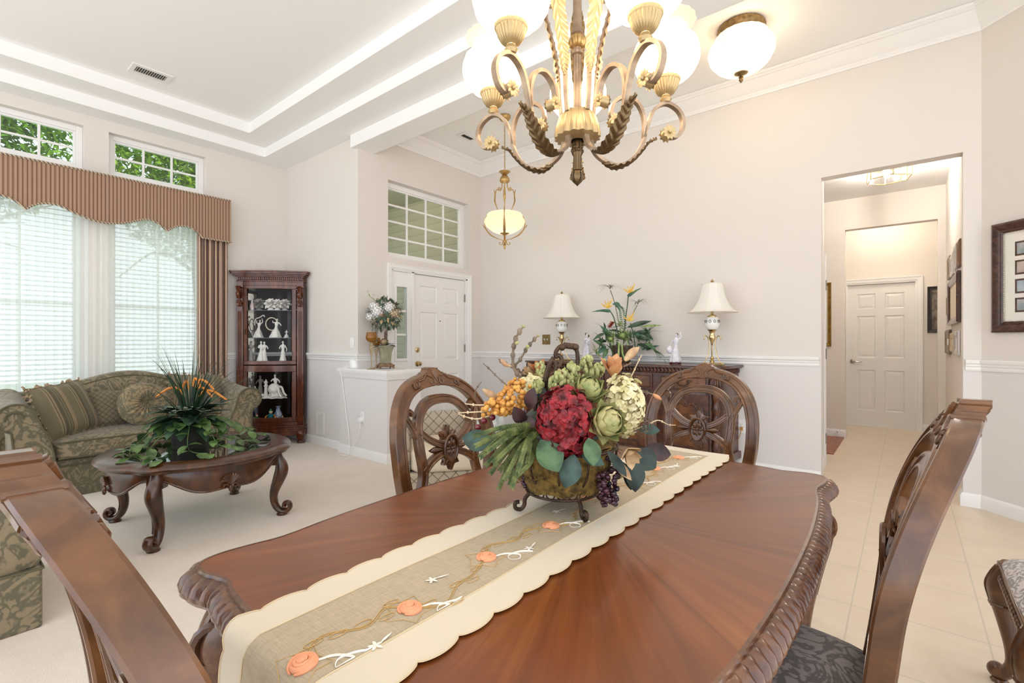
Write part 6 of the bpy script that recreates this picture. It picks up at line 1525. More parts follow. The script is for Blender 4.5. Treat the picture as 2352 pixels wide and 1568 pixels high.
for pl in ([(1237, 972), (1230, 945), (1232, 925), (1246, 919), (1256, 928)], [(1237, 972), (1243, 925), (1250, 890), (1256, 850), (1268, 828), (1276, 836), (1276, 852), (1268, 858)], [(1232, 880), (1236, 908), (1246, 915), (1254, 900), (1256, 870), (1262, 838), (1272, 820)],
           [(1281, 842), (1286, 838), (1290, 826), (1283, 815), (1277, 820), (1277, 808), (1285, 797), (1297, 793)], [(1297, 793), (1306, 793), (1318, 795)], [(1318, 795), (1325, 806), (1327, 826), (1325, 850), (1322, 868)], [(1233, 884), (1240, 878), (1243, 890)]):
    hd.tube([tuple(P(x, y, hdp)) for x, y in cr(pl, 5)], 0.0058, 8)
for x in range(5): q = P(1297 + x * 5, 793 + x * 0.6, hdp); hd.ball(tuple(q), (0.006, 0.006, 0.009), 8, 6)
for x in (1291, 1322): hd.ball(tuple(P(x, 797, hdp)), 0.010, 8, 6)
obj('basket_handle', hd, IRON, fa)
ms = MB(); R = random.Random(3)
ms.grid(lambda u, v: (0.146 * (0.72 + 0.28 * v ** 0.6) * cos(2 * pi * u) * (1 + 0.02 * sin(40 * u + 9 * v)), 0.146 * (0.72 + 0.28 * v ** 0.6) * sin(2 * pi * u) * (1 + 0.02 * cos(33 * u)), 0.055 + 0.125 * v + 0.004 * sin(50 * u)), 60, 8, True)
ms.grid(lambda u, v: (0.15 * v * cos(2 * pi * u), 0.15 * v * sin(2 * pi * u), 0.18 + 0.05 * (1 - v * v)), 24, 4, True)
for i in range(240):
    a = R.uniform(0, 2 * pi); z = R.uniform(0.06, 0.17); r = 0.118 + 0.028 * (z - 0.06) / 0.11; p = V((r * cos(a), r * sin(a), z)); d = V((cos(a) * 0.6 + R.gauss(0, .6), sin(a) * 0.6 + R.gauss(0, .6), R.gauss(0, .7))).normalized()
    ms.tube([p, p + d * 0.012, p + d * 0.018 + V((R.gauss(0, .006), R.gauss(0, .006), R.gauss(0, .006)))], 0.0012, 3, caps=False)
obj('moss_lining', ms, MOSS, fa, ang=80)
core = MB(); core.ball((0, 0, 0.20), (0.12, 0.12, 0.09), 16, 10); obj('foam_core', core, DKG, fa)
def ellip(n, R, lo=-1.0):
    out = []
    for i in range(n):
        z = 1 - (i + 0.5) / n * (1 - lo); a = i * 2.39996; r = sqrt(max(0, 1 - z * z)); out.append(V((r * cos(a), r * sin(a), z)))
    return out
def hydrangea(name, px, py, d, rx, ry, n, mat, fs, seed):
    R = random.Random(seed); mb = MB(); c = P(px, py, d); q = d / F_PX; rx, ry = rx * q, ry * q; rz = (rx + ry) / 2 * 0.85
    for v in ellip(n, R):
        dr = RIGHT * v.x + UP * v.y - VIEW * v.z
        if v.z < -0.35: continue
        p = c + RIGHT * v.x * rx + UP * v.y * ry - VIEW * v.z * rz; p += V((R.gauss(0, .003), R.gauss(0, .003), R.gauss(0, .003)))
        B = basis(dr + V((R.gauss(0, .25), R.gauss(0, .25), R.gauss(0, .25)))) @ RZ(R.uniform(0, 2)); x, y, z = B.col[0].xyz, B.col[1].xyz, B.col[2].xyz
        for j in range(4):
            a = j * pi / 2; e = x * cos(a) + y * sin(a)
            mb.leaf(p, e * 0.92 + z * 0.35, z, fs * R.uniform(0.85, 1.15), fs * 1.0, 0.7, 0.3, 4, m=2, belly=0.6)
    mb.ball(tuple(c), (rx * 0.82, rx * 0.82, ry * 0.82), 12, 8)
    return obj(name, mb, mat, fa, ang=80)
hydrangea('red_hydrangea', 1298, 968, 1.17, 58, 76, 230, REDP, 0.0150, 1)
hydrangea('cream_hydrangea', 1432, 930, 1.24, 42, 66, 190, CREAMP, 0.0125, 2)
hydrangea('cream_hydrangea', 1225, 885, 1.33, 30, 24, 50, CREAMP, 0.0125, 4)
def artichoke(name, px, py, d, r, dr, mat, par, seed=0, rows=6, org=None):
    mb = MB(); c = P(px, py, d) if org is None else V(org); r = r * d / F_PX if org is None else r
    B = basis(dr, (0.2, 0.1, 1)); x, y, z = B.col[0].xyz, B.col[1].xyz, B.col[2].xyz
    mb.ball(tuple(c), r * 0.62, 12, 8)
    for k_ in range(rows):
        el = -0.65 + 1.85 * k_ / (rows - 1); n = max(3, int(6.5 * cos(max(-0.3, el)) + 1))
        for j in range(n):
            a = 2 * pi * (j + 0.5 * (k_ % 2)) / n; o = (x * cos(a) + y * sin(a)); o2 = o * cos(el) + z * sin(el); tn = z * cos(el) - o * sin(el)
            p = c + o2 * r * 0.62 - tn * r * 0.35
            mb.leaf(p, tn + o2 * (0.62 - 0.10 * k_), o2, r * (1.05 - 0.05 * k_), r * 0.88, 0.35 + 0.16 * k_, -0.55, 7, tip=0.95, belly=0.42, m=3)
    return obj(name, mb, mat, par, ang=80)
artichoke('artichoke', 1352, 893, 1.21, 40, scr(0.1, 0.75, 0.65), SAGE, fa, 1)
artichoke('artichoke', 1396, 968, 1.14, 46, scr(0.45, 0.25, 0.85), SAGE, fa, 2)
def berries(name, pts, r, mat, par, seed, jit=0.15, sq=1.0):
    R = random.Random(seed); mb = MB()
    for p in pts: q = r * R.uniform(1 - jit, 1 + jit); mb.ball(tuple(p), (q, q, q * sq), 9, 6)
    return obj(name, mb, mat, par)
R = random.Random(11)
pts = []
for i in range(125):
    t_ = R.random(); c = P(1200 - 75 * t_, 905 + 38 * t_, 1.26 - 0.06 * t_); w = 0.036 * (1 - 0.45 * t_)
    v = V((R.gauss(0, 1), R.gauss(0, 1), R.gauss(0, 1))).normalized(); pts.append(c + v * w)
berries('orange_berry_cluster', pts, 0.0066, ORB, fa, 1)
pts = []
for i in range(40):
    t_ = R.random(); c = P(1168 + 25 * t_, 888 - 5 * t_, 1.33); pts.append(c + V((R.gauss(0, .012), R.gauss(0, .012), R.gauss(0, .010))))
berries('orange_berry_cluster', pts, 0.0058, ORB, fa, 2)
pts = [P(1438 + 10 * R.gauss(0, .5), 885 + 9 * R.gauss(0, .6), 1.3) for i in range(24)]
berries('orange_berry_cluster', pts, 0.0052, ORB, fa, 3)
def sedum(px0, py0, px1, py1, d, w, n, seed):
    R = random.Random(seed); pts = []
    for i in range(n):
        t_ = i / n; c = P(px0 + (px1 - px0) * t_, py0 + (py1 - py0) * t_, d); v = V((R.gauss(0, 1), R.gauss(0, 1), R.gauss(0, .7))).normalized(); pts.append(c + v * w * (1 - 0.4 * t_))
    berries('sedum_bud_cluster', pts, 0.0052, SEDUM, fa, seed, 0.25, 1.5)
for a in ((1250, 882, 1240, 838, 1.36, 0.016, 60, 1), (1276, 880, 1292, 862, 1.28, 0.02, 60, 2), (1300, 866, 1322, 838, 1.31, 0.018, 55, 3), (1342, 852, 1350, 822, 1.36, 0.02, 60, 4), (1368, 862, 1382, 836, 1.36, 0.018, 60, 5), (1222, 900, 1244, 880, 1.3, 0.016, 45, 6), (1312, 880, 1340, 872, 1.3, 0.015, 40, 7)): sedum(*a)
# wheat bundle
wb = MB(); R = random.Random(5); b0 = P(1240, 985, 1.22)
for i in range(18):
    t_ = i / 17; tx, ty = 1088 + 130 * t_, 998 + 112 * (1 - abs(t_ - 0.55) * 1.3)
    ty = [1000, 1022, 1012, 1048, 1035, 1066, 1060, 1085, 1078, 1122, 1098, 1108, 1118, 1095, 1080, 1066, 1070, 1058][i]; tx = [1092, 1096, 1110, 1105, 1122, 1118, 1135, 1128, 1150, 1146, 1160, 1172, 1176, 1186, 1190, 1200, 1208, 1212][i]
    e = P(tx, ty, 1.12 + R.uniform(-0.05, 0.08)); m_ = b0.lerp(e, 0.5) + V((0, 0, 0.018)) - VIEW * 0.02
    ln = cr([tuple(b0 + V((R.gauss(0, .012), R.gauss(0, .012), R.gauss(0, .010)))), tuple(m_ + V((R.gauss(0, .008), R.gauss(0, .008), R.gauss(0, .008)))), tuple(e)], 14)
    wb.tube(ln, 0.0013, 4)
    for j in range(5, len(ln) - 1):
        d_ = (ln[j + 1] - ln[j]).normalized(); sd = d_.cross(VIEW).normalized()
        for g in (-1, 1):
            for q in (0, 1): wb.leaf(ln[j] + d_ * 0.003 * q, d_ * 0.85 + sd * g * 0.5 - VIEW * (0.25 if q else -0.2), -VIEW + sd * g * 0.3, 0.0125, 0.0052, 0.3, -0.5, 3, m=1)
obj('wheat_bundle', wb, WHEATM, fa, ang=80)
# leaves (each its own part)
for px, py, d, dx, dy, dz, L, Wd, mat, nm, bend in ((1135, 1020, 1.22, -1, 0.25, 0.1, 0.085, 0.055, TEAL, 'broad_leaf', 0.5), (1240, 1010, 1.14, 0.55, -0.8, 0.45, 0.085, 0.068, GRN, 'serrated_leaf', 0.3), (1318, 1042, 1.14, -0.25, -1, 0.25, 0.082, 0.055, TEAL, 'broad_leaf', 0.3),
      (1352, 1005, 1.12, 0.15, -0.9, 0.55, 0.065, 0.045, GRN, 'broad_leaf', 0.3), (1335, 1040, 1.16, 0.8, -0.35, 0.3, 0.06, 0.032, TEAL, 'broad_leaf', 0.2), (1455, 1035, 1.22, 0.75, -0.5, 0.25, 0.07, 0.06, DKG, 'broad_leaf', 0.4), (1450, 1050, 1.2, 0.15, -1, 0.3, 0.085, 0.055, DKG, 'broad_leaf', 0.4),
      (1475, 1032, 1.3, 1, -0.15, 0.0, 0.085, 0.05, MAROON, 'maroon_leaf', 0.35), (1430, 1060, 1.2, 0.35, -0.9, 0.2, 0.075, 0.03, DKG, 'broad_leaf', 0.5), (1400, 1050, 1.18, 0.85, -0.75, 0.2, 0.08, 0.024, BEIGE, 'dried_leaf', 0.5), (1395, 1035, 1.16, 0.65, -0.8, 0.3, 0.075, 0.026, DKG, 'broad_leaf', 0.3),
      (1465, 985, 1.3, 1, 0.0, 0.2, 0.06, 0.03, TEAL, 'broad_leaf', 0.4), (1452, 920, 1.32, 0.2, 1, 0.1, 0.045, 0.02, TEAL, 'broad_leaf', 0.3), (1235, 880, 1.3, 0.35, -1, 0.4, 0.05, 0.03, DKG, 'broad_leaf', 0.3), (1205, 975, 1.2, -0.4, 0.7, 0.5, 0.06, 0.035, MAROON, 'maroon_leaf', 0.4), (1215, 940, 1.2, 0.1, 0.9, 0.5, 0.06, 0.035, MAROON, 'maroon_leaf', 0.6), (1190, 965, 1.2, 0.9, -0.1, 0.4, 0.05, 0.03, MAROON, 'maroon_leaf', 0.4)):
    obj(nm, MB().leaf(P(px, py, d), scr(dx, dy, dz), scr(-dy * 0.3, 0.35, 1), L, Wd, bend, 0.22, 10, tip=0.85, belly=0.5, m=3), mat, fa, ang=80)
def magnolia(px, py, d, dr, L, n, mat, open_=0.9):
    mb = MB(); c = P(px, py, d); B = basis(dr); x, y, z = B.col[0].xyz, B.col[1].xyz, B.col[2].xyz
    for j in range(n):
        a = 2 * pi * j / n + 0.3; o = x * cos(a) + y * sin(a); op = open_ * (1 if j % 2 else 0.62)
        mb.leaf(c, z + o * op, z - o * 0.5, L * (1 if j % 2 else 0.9), L * 0.52, -0.35, 0.45, 8, tip=0.8, belly=0.55, m=3)
    return obj('magnolia_bloom', mb, mat, fa, ang=80)
magnolia(1408, 868, 1.27, scr(0.0, 1, 0.35), 0.068, 7, PEACHP); magnolia(1240, 862, 1.38, scr(-0.2, 1, 0.3), 0.05, 6, PEACHP); magnolia(1225, 858, 1.36, scr(-0.8, 0.5, 0.4), 0.038, 5, BEIGE); magnolia(1440, 1030, 1.13, scr(0.2, -0.45, 0.9), 0.05, 7, BEIGE, 1.1); magnolia(1288, 872, 1.3, scr(0.1, 1, 0.2), 0.035, 5, BEIGE)
for pts_, mat, r in (([(1435, 828), (1452, 810), (1468, 797)], BEIGE, 0.011), ([(1142, 916), (1126, 905), (1108, 893)], BEIGE, 0.010), ([(1416, 1100), (1430, 1087), (1442, 1075)], SAGE, 0.008), ([(1150, 824), (1160, 836), (1175, 841)], BEIGE, 0.006), ([(1500, 905), (1510, 912), (1520, 918)], PEACHP, 0.006)):
    obj('flower_bud', MB().tube([tuple(P(x, y, 1.25)) for x, y in cr(pts_, 6)], lambda q, r=r: r * max(0.12, sin(pi * (0.08 + 0.9 * q)) ** 0.8), 10), mat, fa)
for pts_, d, mat, r in (([(1222, 890), (1195, 865), (1180, 845), (1178, 815), (1181, 790), (1188, 770), (1203, 748)], 1.34, TWIG, 0.0042), ([(1232, 885), (1200, 858), (1182, 843), (1195, 825), (1210, 800), (1222, 785), (1237, 769)], 1.36, TWIG, 0.0034), ([(1182, 843), (1170, 838), (1152, 830), (1145, 824)], 1.36, TWIG, 0.0028),
        ([(1165, 885), (1145, 868), (1125, 848), (1109, 834)], 1.3, TWIG, 0.0018), ([(1092, 912), (1093, 895), (1106, 876)], 1.3, TWIG, 0.0016), ([(1135, 928), (1100, 930), (1068, 927)], 1.25, TWIGP, 0.0018), ([(1130, 944), (1090, 946), (1052, 948)], 1.25, TWIGP, 0.0018), ([(1125, 955), (1095, 962), (1070, 957), (1052, 950)], 1.25, TWIGP, 0.0018),
        ([(1440, 880), (1452, 860), (1466, 830), (1474, 815)], 1.3, TWIGP, 0.0016), ([(1432, 842), (1444, 836), (1452, 832)], 1.3, TWIG, 0.0016), ([(1445, 905), (1475, 900), (1500, 905)], 1.3, TWIG, 0.0026), ([(1462, 902), (1470, 898), (1486, 898)], 1.3, TWIG, 0.0018), ([(1480, 980), (1510, 965), (1535, 975), (1552, 976)], 1.3, TWIGP, 0.0014)):
    mb = MB(); pl = [tuple(P(x, y, d)) for x, y in cr(pts_, 5)]; mb.tube(pl, lambda q, r=r: r * (1.25 - 0.6 * q), 6)
    for j in range(3, len(pl) - 1, 4): mb.ball(pl[j], (r * 1.7, r * 1.7, r * 2.4), 6, 5)
    obj('twig', mb, mat, fa)
for base, tipn in (((1183, 790), (1191, 784)), ((1201, 752), (1204, 746)), ((1211, 800), (1213, 792)), ((1235, 772), (1238, 768))):
    obj('twig_bud', MB().tube([tuple(P(*base, 1.34)), tuple(P((base[0] + tipn[0]) / 2, (base[1] + tipn[1]) / 2, 1.34)), tuple(P(*tipn, 1.34))], [0.003, 0.0065, 0.002], 8), SAGE, fa)
def grapes(px0, py0, px1, py1, d, w, n, r, seed):
    R = random.Random(seed); pts = []
    for i in range(n):
        t_ = i / n; v = V((R.gauss(0, 1), R.gauss(0, 1), R.gauss(0, .6))).normalized(); pts.append(P(px0 + (px1 - px0) * t_, py0 + (py1 - py0) * t_, d) + v * w * (1 - 0.65 * max(0, t_ - 0.4)))
    for p in pts: p.z = max(p.z, 0.01)
    return berries('grape_cluster', pts, r, GRAPE, fa, seed, 0.2)
grapes(1395, 1070, 1400, 1160, 1.22, 0.026, 75, 0.0068, 1); grapes(1212, 1085, 1206, 1112, 1.27, 0.010, 16, 0.0052, 2)
CH = [(1098, 981), (1112, 966), (1131, 958)]
for x, y in CH: obj('red_berry', MB().ball(tuple(P(x, y, 1.24)), 0.0085, 12, 8), CHERRY, fa)
obj('apple', MB().ball(tuple(P(1424, 902, 1.31)), (0.026, 0.026, 0.023), 16, 10), APPLE, fa); obj('apple', MB().ball(tuple(P(1460, 940, 1.28)), (0.014, 0.014, 0.02), 12, 8), APPLE, fa)
cl = MB()
for i in range(9):
    R = random.Random(40 + i); x, y = 1475 + R.uniform(-8, 10), 985 + R.uniform(-16, 8); a0 = R.uniform(0, 6)
    cl.tube([tuple(P(x + 14 * cos(a0 + q * 0.5) * (0.4 + q / 9), y + 12 * sin(a0 + q * 0.5), 1.24 + 0.004 * q)) for q in range(10)], 0.0012, 4)
obj('curled_tendril', cl, TWIG, fa)
# ---- plant on the coffee table ----
pc = V((1.17, 3.80, 0.50)); cpl = thing('grassy_plant', 'leafy arrangement with tall grass and orange spikes on the round coffee table', 'plant', tuple(pc))
obj('pot', MB().lathe([(0, 0), (0.10, 0), (0.105, 0.01), (0.115, 0.12), (0.125, 0.17), (0.115, 0.172), (0.105, 0.15), (0, 0.14)], 28), M('black_pot', '0E0D0C', 0.5, c2='201C18', ns=20), cpl)
PB = rim_leaf('blade_green', '0F2418', '2C4A30', 0.4, 20); PD = rim_leaf('deep_leaf', '1A2A20', '3E5A40', 0.35, 12); PV = rim_leaf('pothos_leaf', '25401C', '688648', 0.35, 14); OS = M('orange_spike', 'C9742A', 0.8, c2='E39A4A', ns=80, bump=(200, 0.8, 0.003))
gm = MB(); R = random.Random(4)
for i in range(75):
    a = R.uniform(0, 2 * pi); lean = abs(R.gauss(0, 0.35)); gm.leaf((0.03 * cos(a), 0.03 * sin(a), 0.17), (lean * cos(a), lean * sin(a), 1), (cos(a), sin(a), 0.1), R.uniform(0.34, 0.58), 0.010, R.uniform(0.1, 0.9) * -1 if False else R.uniform(-1.1, -0.1), 0.3, 8, m=1, belly=0.3)
obj('grass_tuft', gm, PB, cpl, ang=80)
for dx, dz, l in ((-0.19, 0.40, 0), (-0.05, 0.44, 1), (0.06, 0.46, 2), (0.13, 0.45, 3), (0.20, 0.38, 4), (0.12, 0.40, 5)):
    pl = [(0, 0, 0.2), tuple(RIGHT * dx * 0.35 + UP * (dz - 0.02)), tuple(RIGHT * dx * 0.75 + UP * dz), tuple(RIGHT * dx * 1.25 + UP * (dz - 0.06))]
    pl = cr(pl, 6); obj('orange_flower_spike', MB().tube(pl[5:], lambda q: 0.008 * (0.5 + 0.5 * sin(pi * (0.1 + 0.8 * q))), 8), OS, cpl)
for i in range(46):
    a = i * 2.4; el = R.uniform(-0.25, 0.75); d_ = V((cos(a) * cos(el), sin(a) * cos(el), sin(el)))
    obj('broad_leaf', MB().leaf(d_ * 0.05 + V((0, 0, 0.19)), d_, (0, 0, 1), R.uniform(0.15, 0.27), R.uniform(0.06, 0.09), R.uniform(0.4, 1.0), 0.25, 8, tip=0.8, m=2), PD, cpl, ang=80)
for i in range(16):
    a = TH + pi + (i - 7.5) * 0.22; el = R.uniform(-0.7, 0.05); d_ = V((cos(a) * cos(el), sin(a) * cos(el), sin(el)))
    obj('broad_leaf', MB().leaf(V((cos(a) * 0.10, sin(a) * 0.10, 0.16 + 0.05 * R.random())), d_ + V((0, 0, 0.5)), (0, 0, 1), R.uniform(0.14, 0.20), R.uniform(0.07, 0.10), R.uniform(0.9, 1.5), 0.25, 8, tip=0.8, m=2), PD if i % 3 else PV, cpl, ang=80)
for i in range(5):
    a = TH + pi + (i - 2) * 0.5; d_ = V((cos(a), sin(a), 0.5)); lf = MB(); lf.leaf(d_ * 0.06 + V((0, 0, 0.2 + 0.02 * (i % 2))), d_, (0, 0, 1), 0.15, 0.07, 0.5, 0.2, 8)
    lo_ = obj('veined_leaf', lf, PD, cpl, ang=80); vn = MB(); up_ = V((0, 0, 1)); dn = d_.normalized(); sd = dn.cross(up_).normalized()
    for j in range(7):
        b_ = d_ * 0.06 + V((0, 0, 0.205 + 0.02 * (i % 2))) + dn * (0.02 + 0.016 * j) + up_ * (0.004 - 0.0022 * j * j * 0.5)
        for g in (-1, 1): vn.tube([tuple(b_), tuple(b_ + dn * 0.014 + sd * g * 0.024 + up_ * 0.003)], 0.0012, 4)
    obj('leaf_veins', vn, M('pale_vein', 'C9CFB4', 0.5), lo_)
for i in range(12):
    a = i * 2 * pi / 12 + 0.2; Lr = R.uniform(0.24, 0.42); pl = cr([(0.09 * cos(a), 0.09 * sin(a), 0.16), (0.2 * cos(a), 0.2 * sin(a), 0.17), (Lr * cos(a), Lr * sin(a), 0.05), ((Lr + 0.07) * cos(a + 0.25), (Lr + 0.07) * sin(a + 0.25), 0.02)], 5)
    vn = MB(); vn.tube(pl, 0.0022, 5)
    for j in range(3, len(pl), 2):
        for g in ((-1, 1) if j % 4 == 1 else (1,)):
            p = V(pl[j]); t_ = (V(pl[min(j + 1, len(pl) - 1)]) - V(pl[j - 1])).normalized(); sd = t_.cross(V((0, 0, 1))).normalized()
            q = vn.leaf(p, sd * g * R.uniform(0.4, 1.2) + t_ * R.uniform(-0.2, 1.0) + V((0, 0, R.uniform(-0.3, 0.6))), (0, 0, 1), R.uniform(0.07, 0.10), R.uniform(0.05, 0.068), 0.7, 0.2, 5, tip=0.75, belly=0.4, m=1)
    vn.v = [(x, y, max(z, 0.004)) for x, y, z in vn.v]
    obj('trailing_vine', vn, PV, cpl, ang=80)
# ---- tropical arrangement on the sideboard ----
tc_ = V((4.61, 2.29, SBZ)); tr = thing('tropical_arrangement', 'arrangement of bird of paradise, papyrus and fern in a brown pot on the sideboard', 'flower arrangement', tuple(tc_))
dT = 4.61 * cos(TH) + 2.29 * sin(TH)
def Q(px, py, dd=0.0): return at(px, py, dT + dd) - tc_
obj('pot', MB().lathe([(0, 0), (0.085, 0), (0.09, 0.01), (0.10, 0.13), (0.115, 0.15), (0.115, 0.18), (0.10, 0.18), (0, 0.15)], 28), M('brown_pot', '3E3226', 0.6, c2='5E4E3E', ns=20), tr)
STM = rim_leaf('stem_green', '2E4A2E', '56724A'); BIRD = rim_leaf('bird_spathe', '2E5A44', '55806A'); YEL = rim_leaf('yellow_petal', 'D9A428', 'F0CC5C', 0.5); SPID = rim_leaf('papyrus_spray', '4A4A38', '77775A', 0.6); VAR = rim_leaf('variegated_leaf', '2E5A3A', '6E8E5A', 0.4, 10); PALEL = rim_leaf('pale_green_leaf', '6E8A4A', 'AEBD7C', 0.5, 30); FERN = rim_leaf('fern_green', '2E5232', '55784A')
def stem(pts_, r=0.006, mat=STM, nm='flower_stem'): return obj(nm, MB().tube([tuple(Q(*p)) for p in cr(pts_, 5)], r, 7), mat, tr)
for st_, tip_, head in (([(1432, 790), (1436, 740), (1441, 700), (1443, 681)], (1474, 661), (1442, 680)), ([(1420, 770), (1410, 730), (1400, 712)], (1358, 716), (1402, 714)), ([(1462, 815), (1455, 770), (1448, 742)], None, (1446, 744))):
    stem(st_)
    bl = MB()
    if tip_:
        bl.tube([tuple(Q(*p)) for p in cr([head, ((head[0] + tip_[0]) / 2 + 1, (head[1] + tip_[1]) / 2 - 2), tip_], 6)], lambda q: 0.020 * max(0.06, (1 - q) ** 0.8) if q > 0.12 else 0.012 + 0.06 * q, 8); obj('spathe', bl, BIRD, tr)
    yb = MB(); o = Q(head[0] + (0 if not tip_ else (tip_[0] - head[0]) * 0.15), head[1] - 6)
    for dx, dy, l in ((0.45, 1, 0.11), (0.1, 1, 0.075), (-0.35, 0.9, 0.075), (-0.8, 0.55, 0.085), (0.7, 0.5, 0.06)): yb.leaf(o, scr(dx, dy, 0.2), scr(0, 0.2, 1), l * 1.15, 0.016, 0.1, 0.5, 5, m=1)
    obj('yellow_petals', yb, YEL, tr, ang=80)
for st_, c in (([(1421, 740), (1413, 700), (1402, 666)], (1401, 662)), ([(1448, 735), (1456, 715), (1464, 700)], (1465, 697))):
    stem(st_, 0.004, SPID); sm_ = MB(); o = Q(*c)
    for j in range(22):
        a = R.uniform(0, 2 * pi); sm_.leaf(o, scr(cos(a), 0.5 + 0.6 * R.random(), sin(a)), (0, 0, 1), R.uniform(0.14, 0.21), 0.006, R.uniform(1.0, 1.9), 0.1, 8, m=1, belly=0.3)
    sm_.ball(tuple(o), 0.008, 8, 6)
    obj('papyrus_head', sm_, SPID, tr, ang=80)
rg = MB(); o = Q(1403, 748)
for k_ in range(5):
    for j in range(7): a = j * 0.9 + k_; rg.leaf(o + scr(-0.02 + 0.014 * k_ * 0.6, 0.012 * k_ - 0.02, 0), scr(cos(a) * 0.7 + 0.3, 0.4, sin(a)), scr(0.5, 1, 0), 0.035, 0.03, 0.5, 0.4, 4)
obj('red_ginger', rg, rim_leaf('ginger_red', 'A83A22', 'D2603A'), tr, ang=80)
fm_ = MB(); pl = [Q(*p) for p in cr([(1434, 765), (1431, 735), (1427, 712), (1418, 702)], 6)]
for j in range(2, len(pl)):
    d_ = (pl[min(j + 1, len(pl) - 1)] - pl[j - 1]).normalized()
    for g in (-1, 1): fm_.leaf(pl[j], RIGHT * g + d_ * 0.4, -VIEW, 0.045 * (1 - 0.6 * abs(j / len(pl) - 0.4)), 0.012, 0.3, 0.1, 3, m=1)
obj('fern_frond', fm_, FERN, tr, ang=80)
R = random.Random(9)
for (x, y, dx, dy, L, Wd, mat, nm, bd_) in ((1440, 752, 1, 0.35, 0.26, 0.055, PD, 'broad_leaf', 0.4), (1400, 770, -0.6, 0.6, 0.16, 0.05, BIRD, 'broad_leaf', 0.3), (1460, 775, 1, -0.1, 0.16, 0.05, PD, 'broad_leaf', 0.5), (1455, 765, 1, 0.15, 0.18, 0.05, PD, 'broad_leaf', 0.5), (1396, 800, -0.5, -0.8, 0.13, 0.05, VAR, 'variegated_leaf', 0.5), (1392, 795, -0.75, -0.55, 0.14, 0.05, BIRD, 'variegated_leaf', 0.6),
        (1430, 790, 0.1, -1, 0.16, 0.03, VAR, 'variegated_leaf', 0.4), (1438, 790, 0.35, -1, 0.15, 0.03, VAR, 'variegated_leaf', 0.5), (1465, 790, 1, -0.3, 0.12, 0.04, PD, 'broad_leaf', 0.6), (1425, 700, -0.7, 0.1, 0.10, 0.05, BIRD, 'broad_leaf', 0.5), (1475, 765, 1, -0.5, 0.14, 0.04, FERN, 'broad_leaf', 0.7), (1470, 750, 1, 0.08, 0.22, 0.03, PALEL, 'broad_leaf', 0.1)):
    obj(nm, MB().leaf(Q(x, y), scr(dx, dy, 0.45), scr(0, 0.4, 1), L, Wd, bd_, 0.25, 8, m=2), mat, tr, ang=80)
for (x, y, n, L, mat, dd) in ((1412, 778, 26, 0.07, PALEL, -0.06), (1440, 772, 28, 0.07, PALEL, -0.06), (1405, 800, 20, 0.07, STM, 0.0), (1428, 750, 20, 0.06, PALEL, -0.03), (1385, 785, 14, 0.08, STM, 0.0), (1395, 760, 12, 0.08, STM, 0.02), (1372, 808, 14, 0.06, PALEL, -0.05), (1470, 785, 14, 0.08, FERN, 0.0), (1490, 765, 16, 0.09, FERN, 0.0)):
    mb = MB(); o = Q(x, y, dd)
    for j in range(n): d_ = V((R.gauss(0, 1), R.gauss(0, 1), R.gauss(0.35, 0.7))); d_.x *= 0.7; mb.leaf(o + V((-0.03, 0, 0)), d_, (0, 0, 1), 1.7 * L * R.uniform(0.6, 1.2), 0.015, 0.7, 0.3, 4, m=1)
    obj('leaf_rosette', mb, mat, tr, ang=80)
artichoke('green_succulent', 0, 0, 1, 0.045, scr(0, 0.5, 0.8), PALEL, tr, 1, 5, tuple(Q(1430, 770, -0.1)))
artichoke('green_succulent', 0, 0, 1, 0.035, scr(-0.3, 0.4, 0.8), PALEL, tr, 1, 5, tuple(Q(1402, 778, -0.09)))
for pts_ in ([(1422, 785), (1421, 810), (1420, 826)], [(1428, 790), (1430, 812), (1436, 828)]): stem([(x, y, -0.14) for x, y in pts_], 0.010, PALEL, 'cut_stem') if False else obj('cut_stem', MB().tube([tuple(Q(x, y, -0.14)) for x, y in pts_], 0.010, 8), PALEL, tr)
for i in range(22):
    x, y = R.uniform(1385, 1490), R.uniform(762, 806); dx = (x - 1435) / 45 + R.gauss(0, 0.35)
    obj('broad_leaf', MB().leaf(Q(x, y, R.uniform(-0.08, 0.1)), scr(dx, R.gauss(0.15, 0.45), R.uniform(-0.1, 0.8)), scr(0, 0.6, 1), R.uniform(0.09, 0.17), R.uniform(0.025, 0.05), R.uniform(0.3, 0.9), 0.25, 7, m=2), (PD, FERN, BIRD, PD)[i % 4], tr, ang=80)
for x, y in ((1382, 772), (1450, 790), (1420, 795), (1480, 772), (1500, 790)):
    mb = MB(); pl = [Q(*p) + V((-0.04, 0, 0)) for p in cr([(1430, 780), ((x + 1430) / 2, min(y, 780) - 10), (x, y)], 6)]
    for j in range(3, len(pl)):
        d_ = (pl[min(j + 1, len(pl) - 1)] - pl[j - 1]).normalized(); sd = d_.cross(VIEW).normalized()
        for g in (-1, 1): mb.leaf(pl[j], sd * g + d_ * 0.7, -VIEW, 0.05 * (1.1 - j / len(pl)), 0.013, 0.4, 0.1, 3, m=1)
    mb.tube(pl, 0.002, 4); obj('fern_frond', mb, FERN, tr, ang=80)
for i in range(9):
    pts_ = [(1487, 768), (1496, 795), (1508 + i * 2, 815), (1505 + i * 6, 834)]
    g_ = MB(); pl = [Q(x, y, 0.03 * (i % 3) - 0.05) for x, y in cr(pts_, 5)]
    for p in pl: p.z = max(p.z, 0.006)
    g_.tube(pl, lambda q: 0.0035 * (1.1 - q), 5); obj('grass_blade', g_, STM, tr)
for c_ in tr.children:
    for v_ in c_.data.vertices:
        if v_.co.x > 0.275: v_.co.x = 0.275 + 0.01 * random.random()
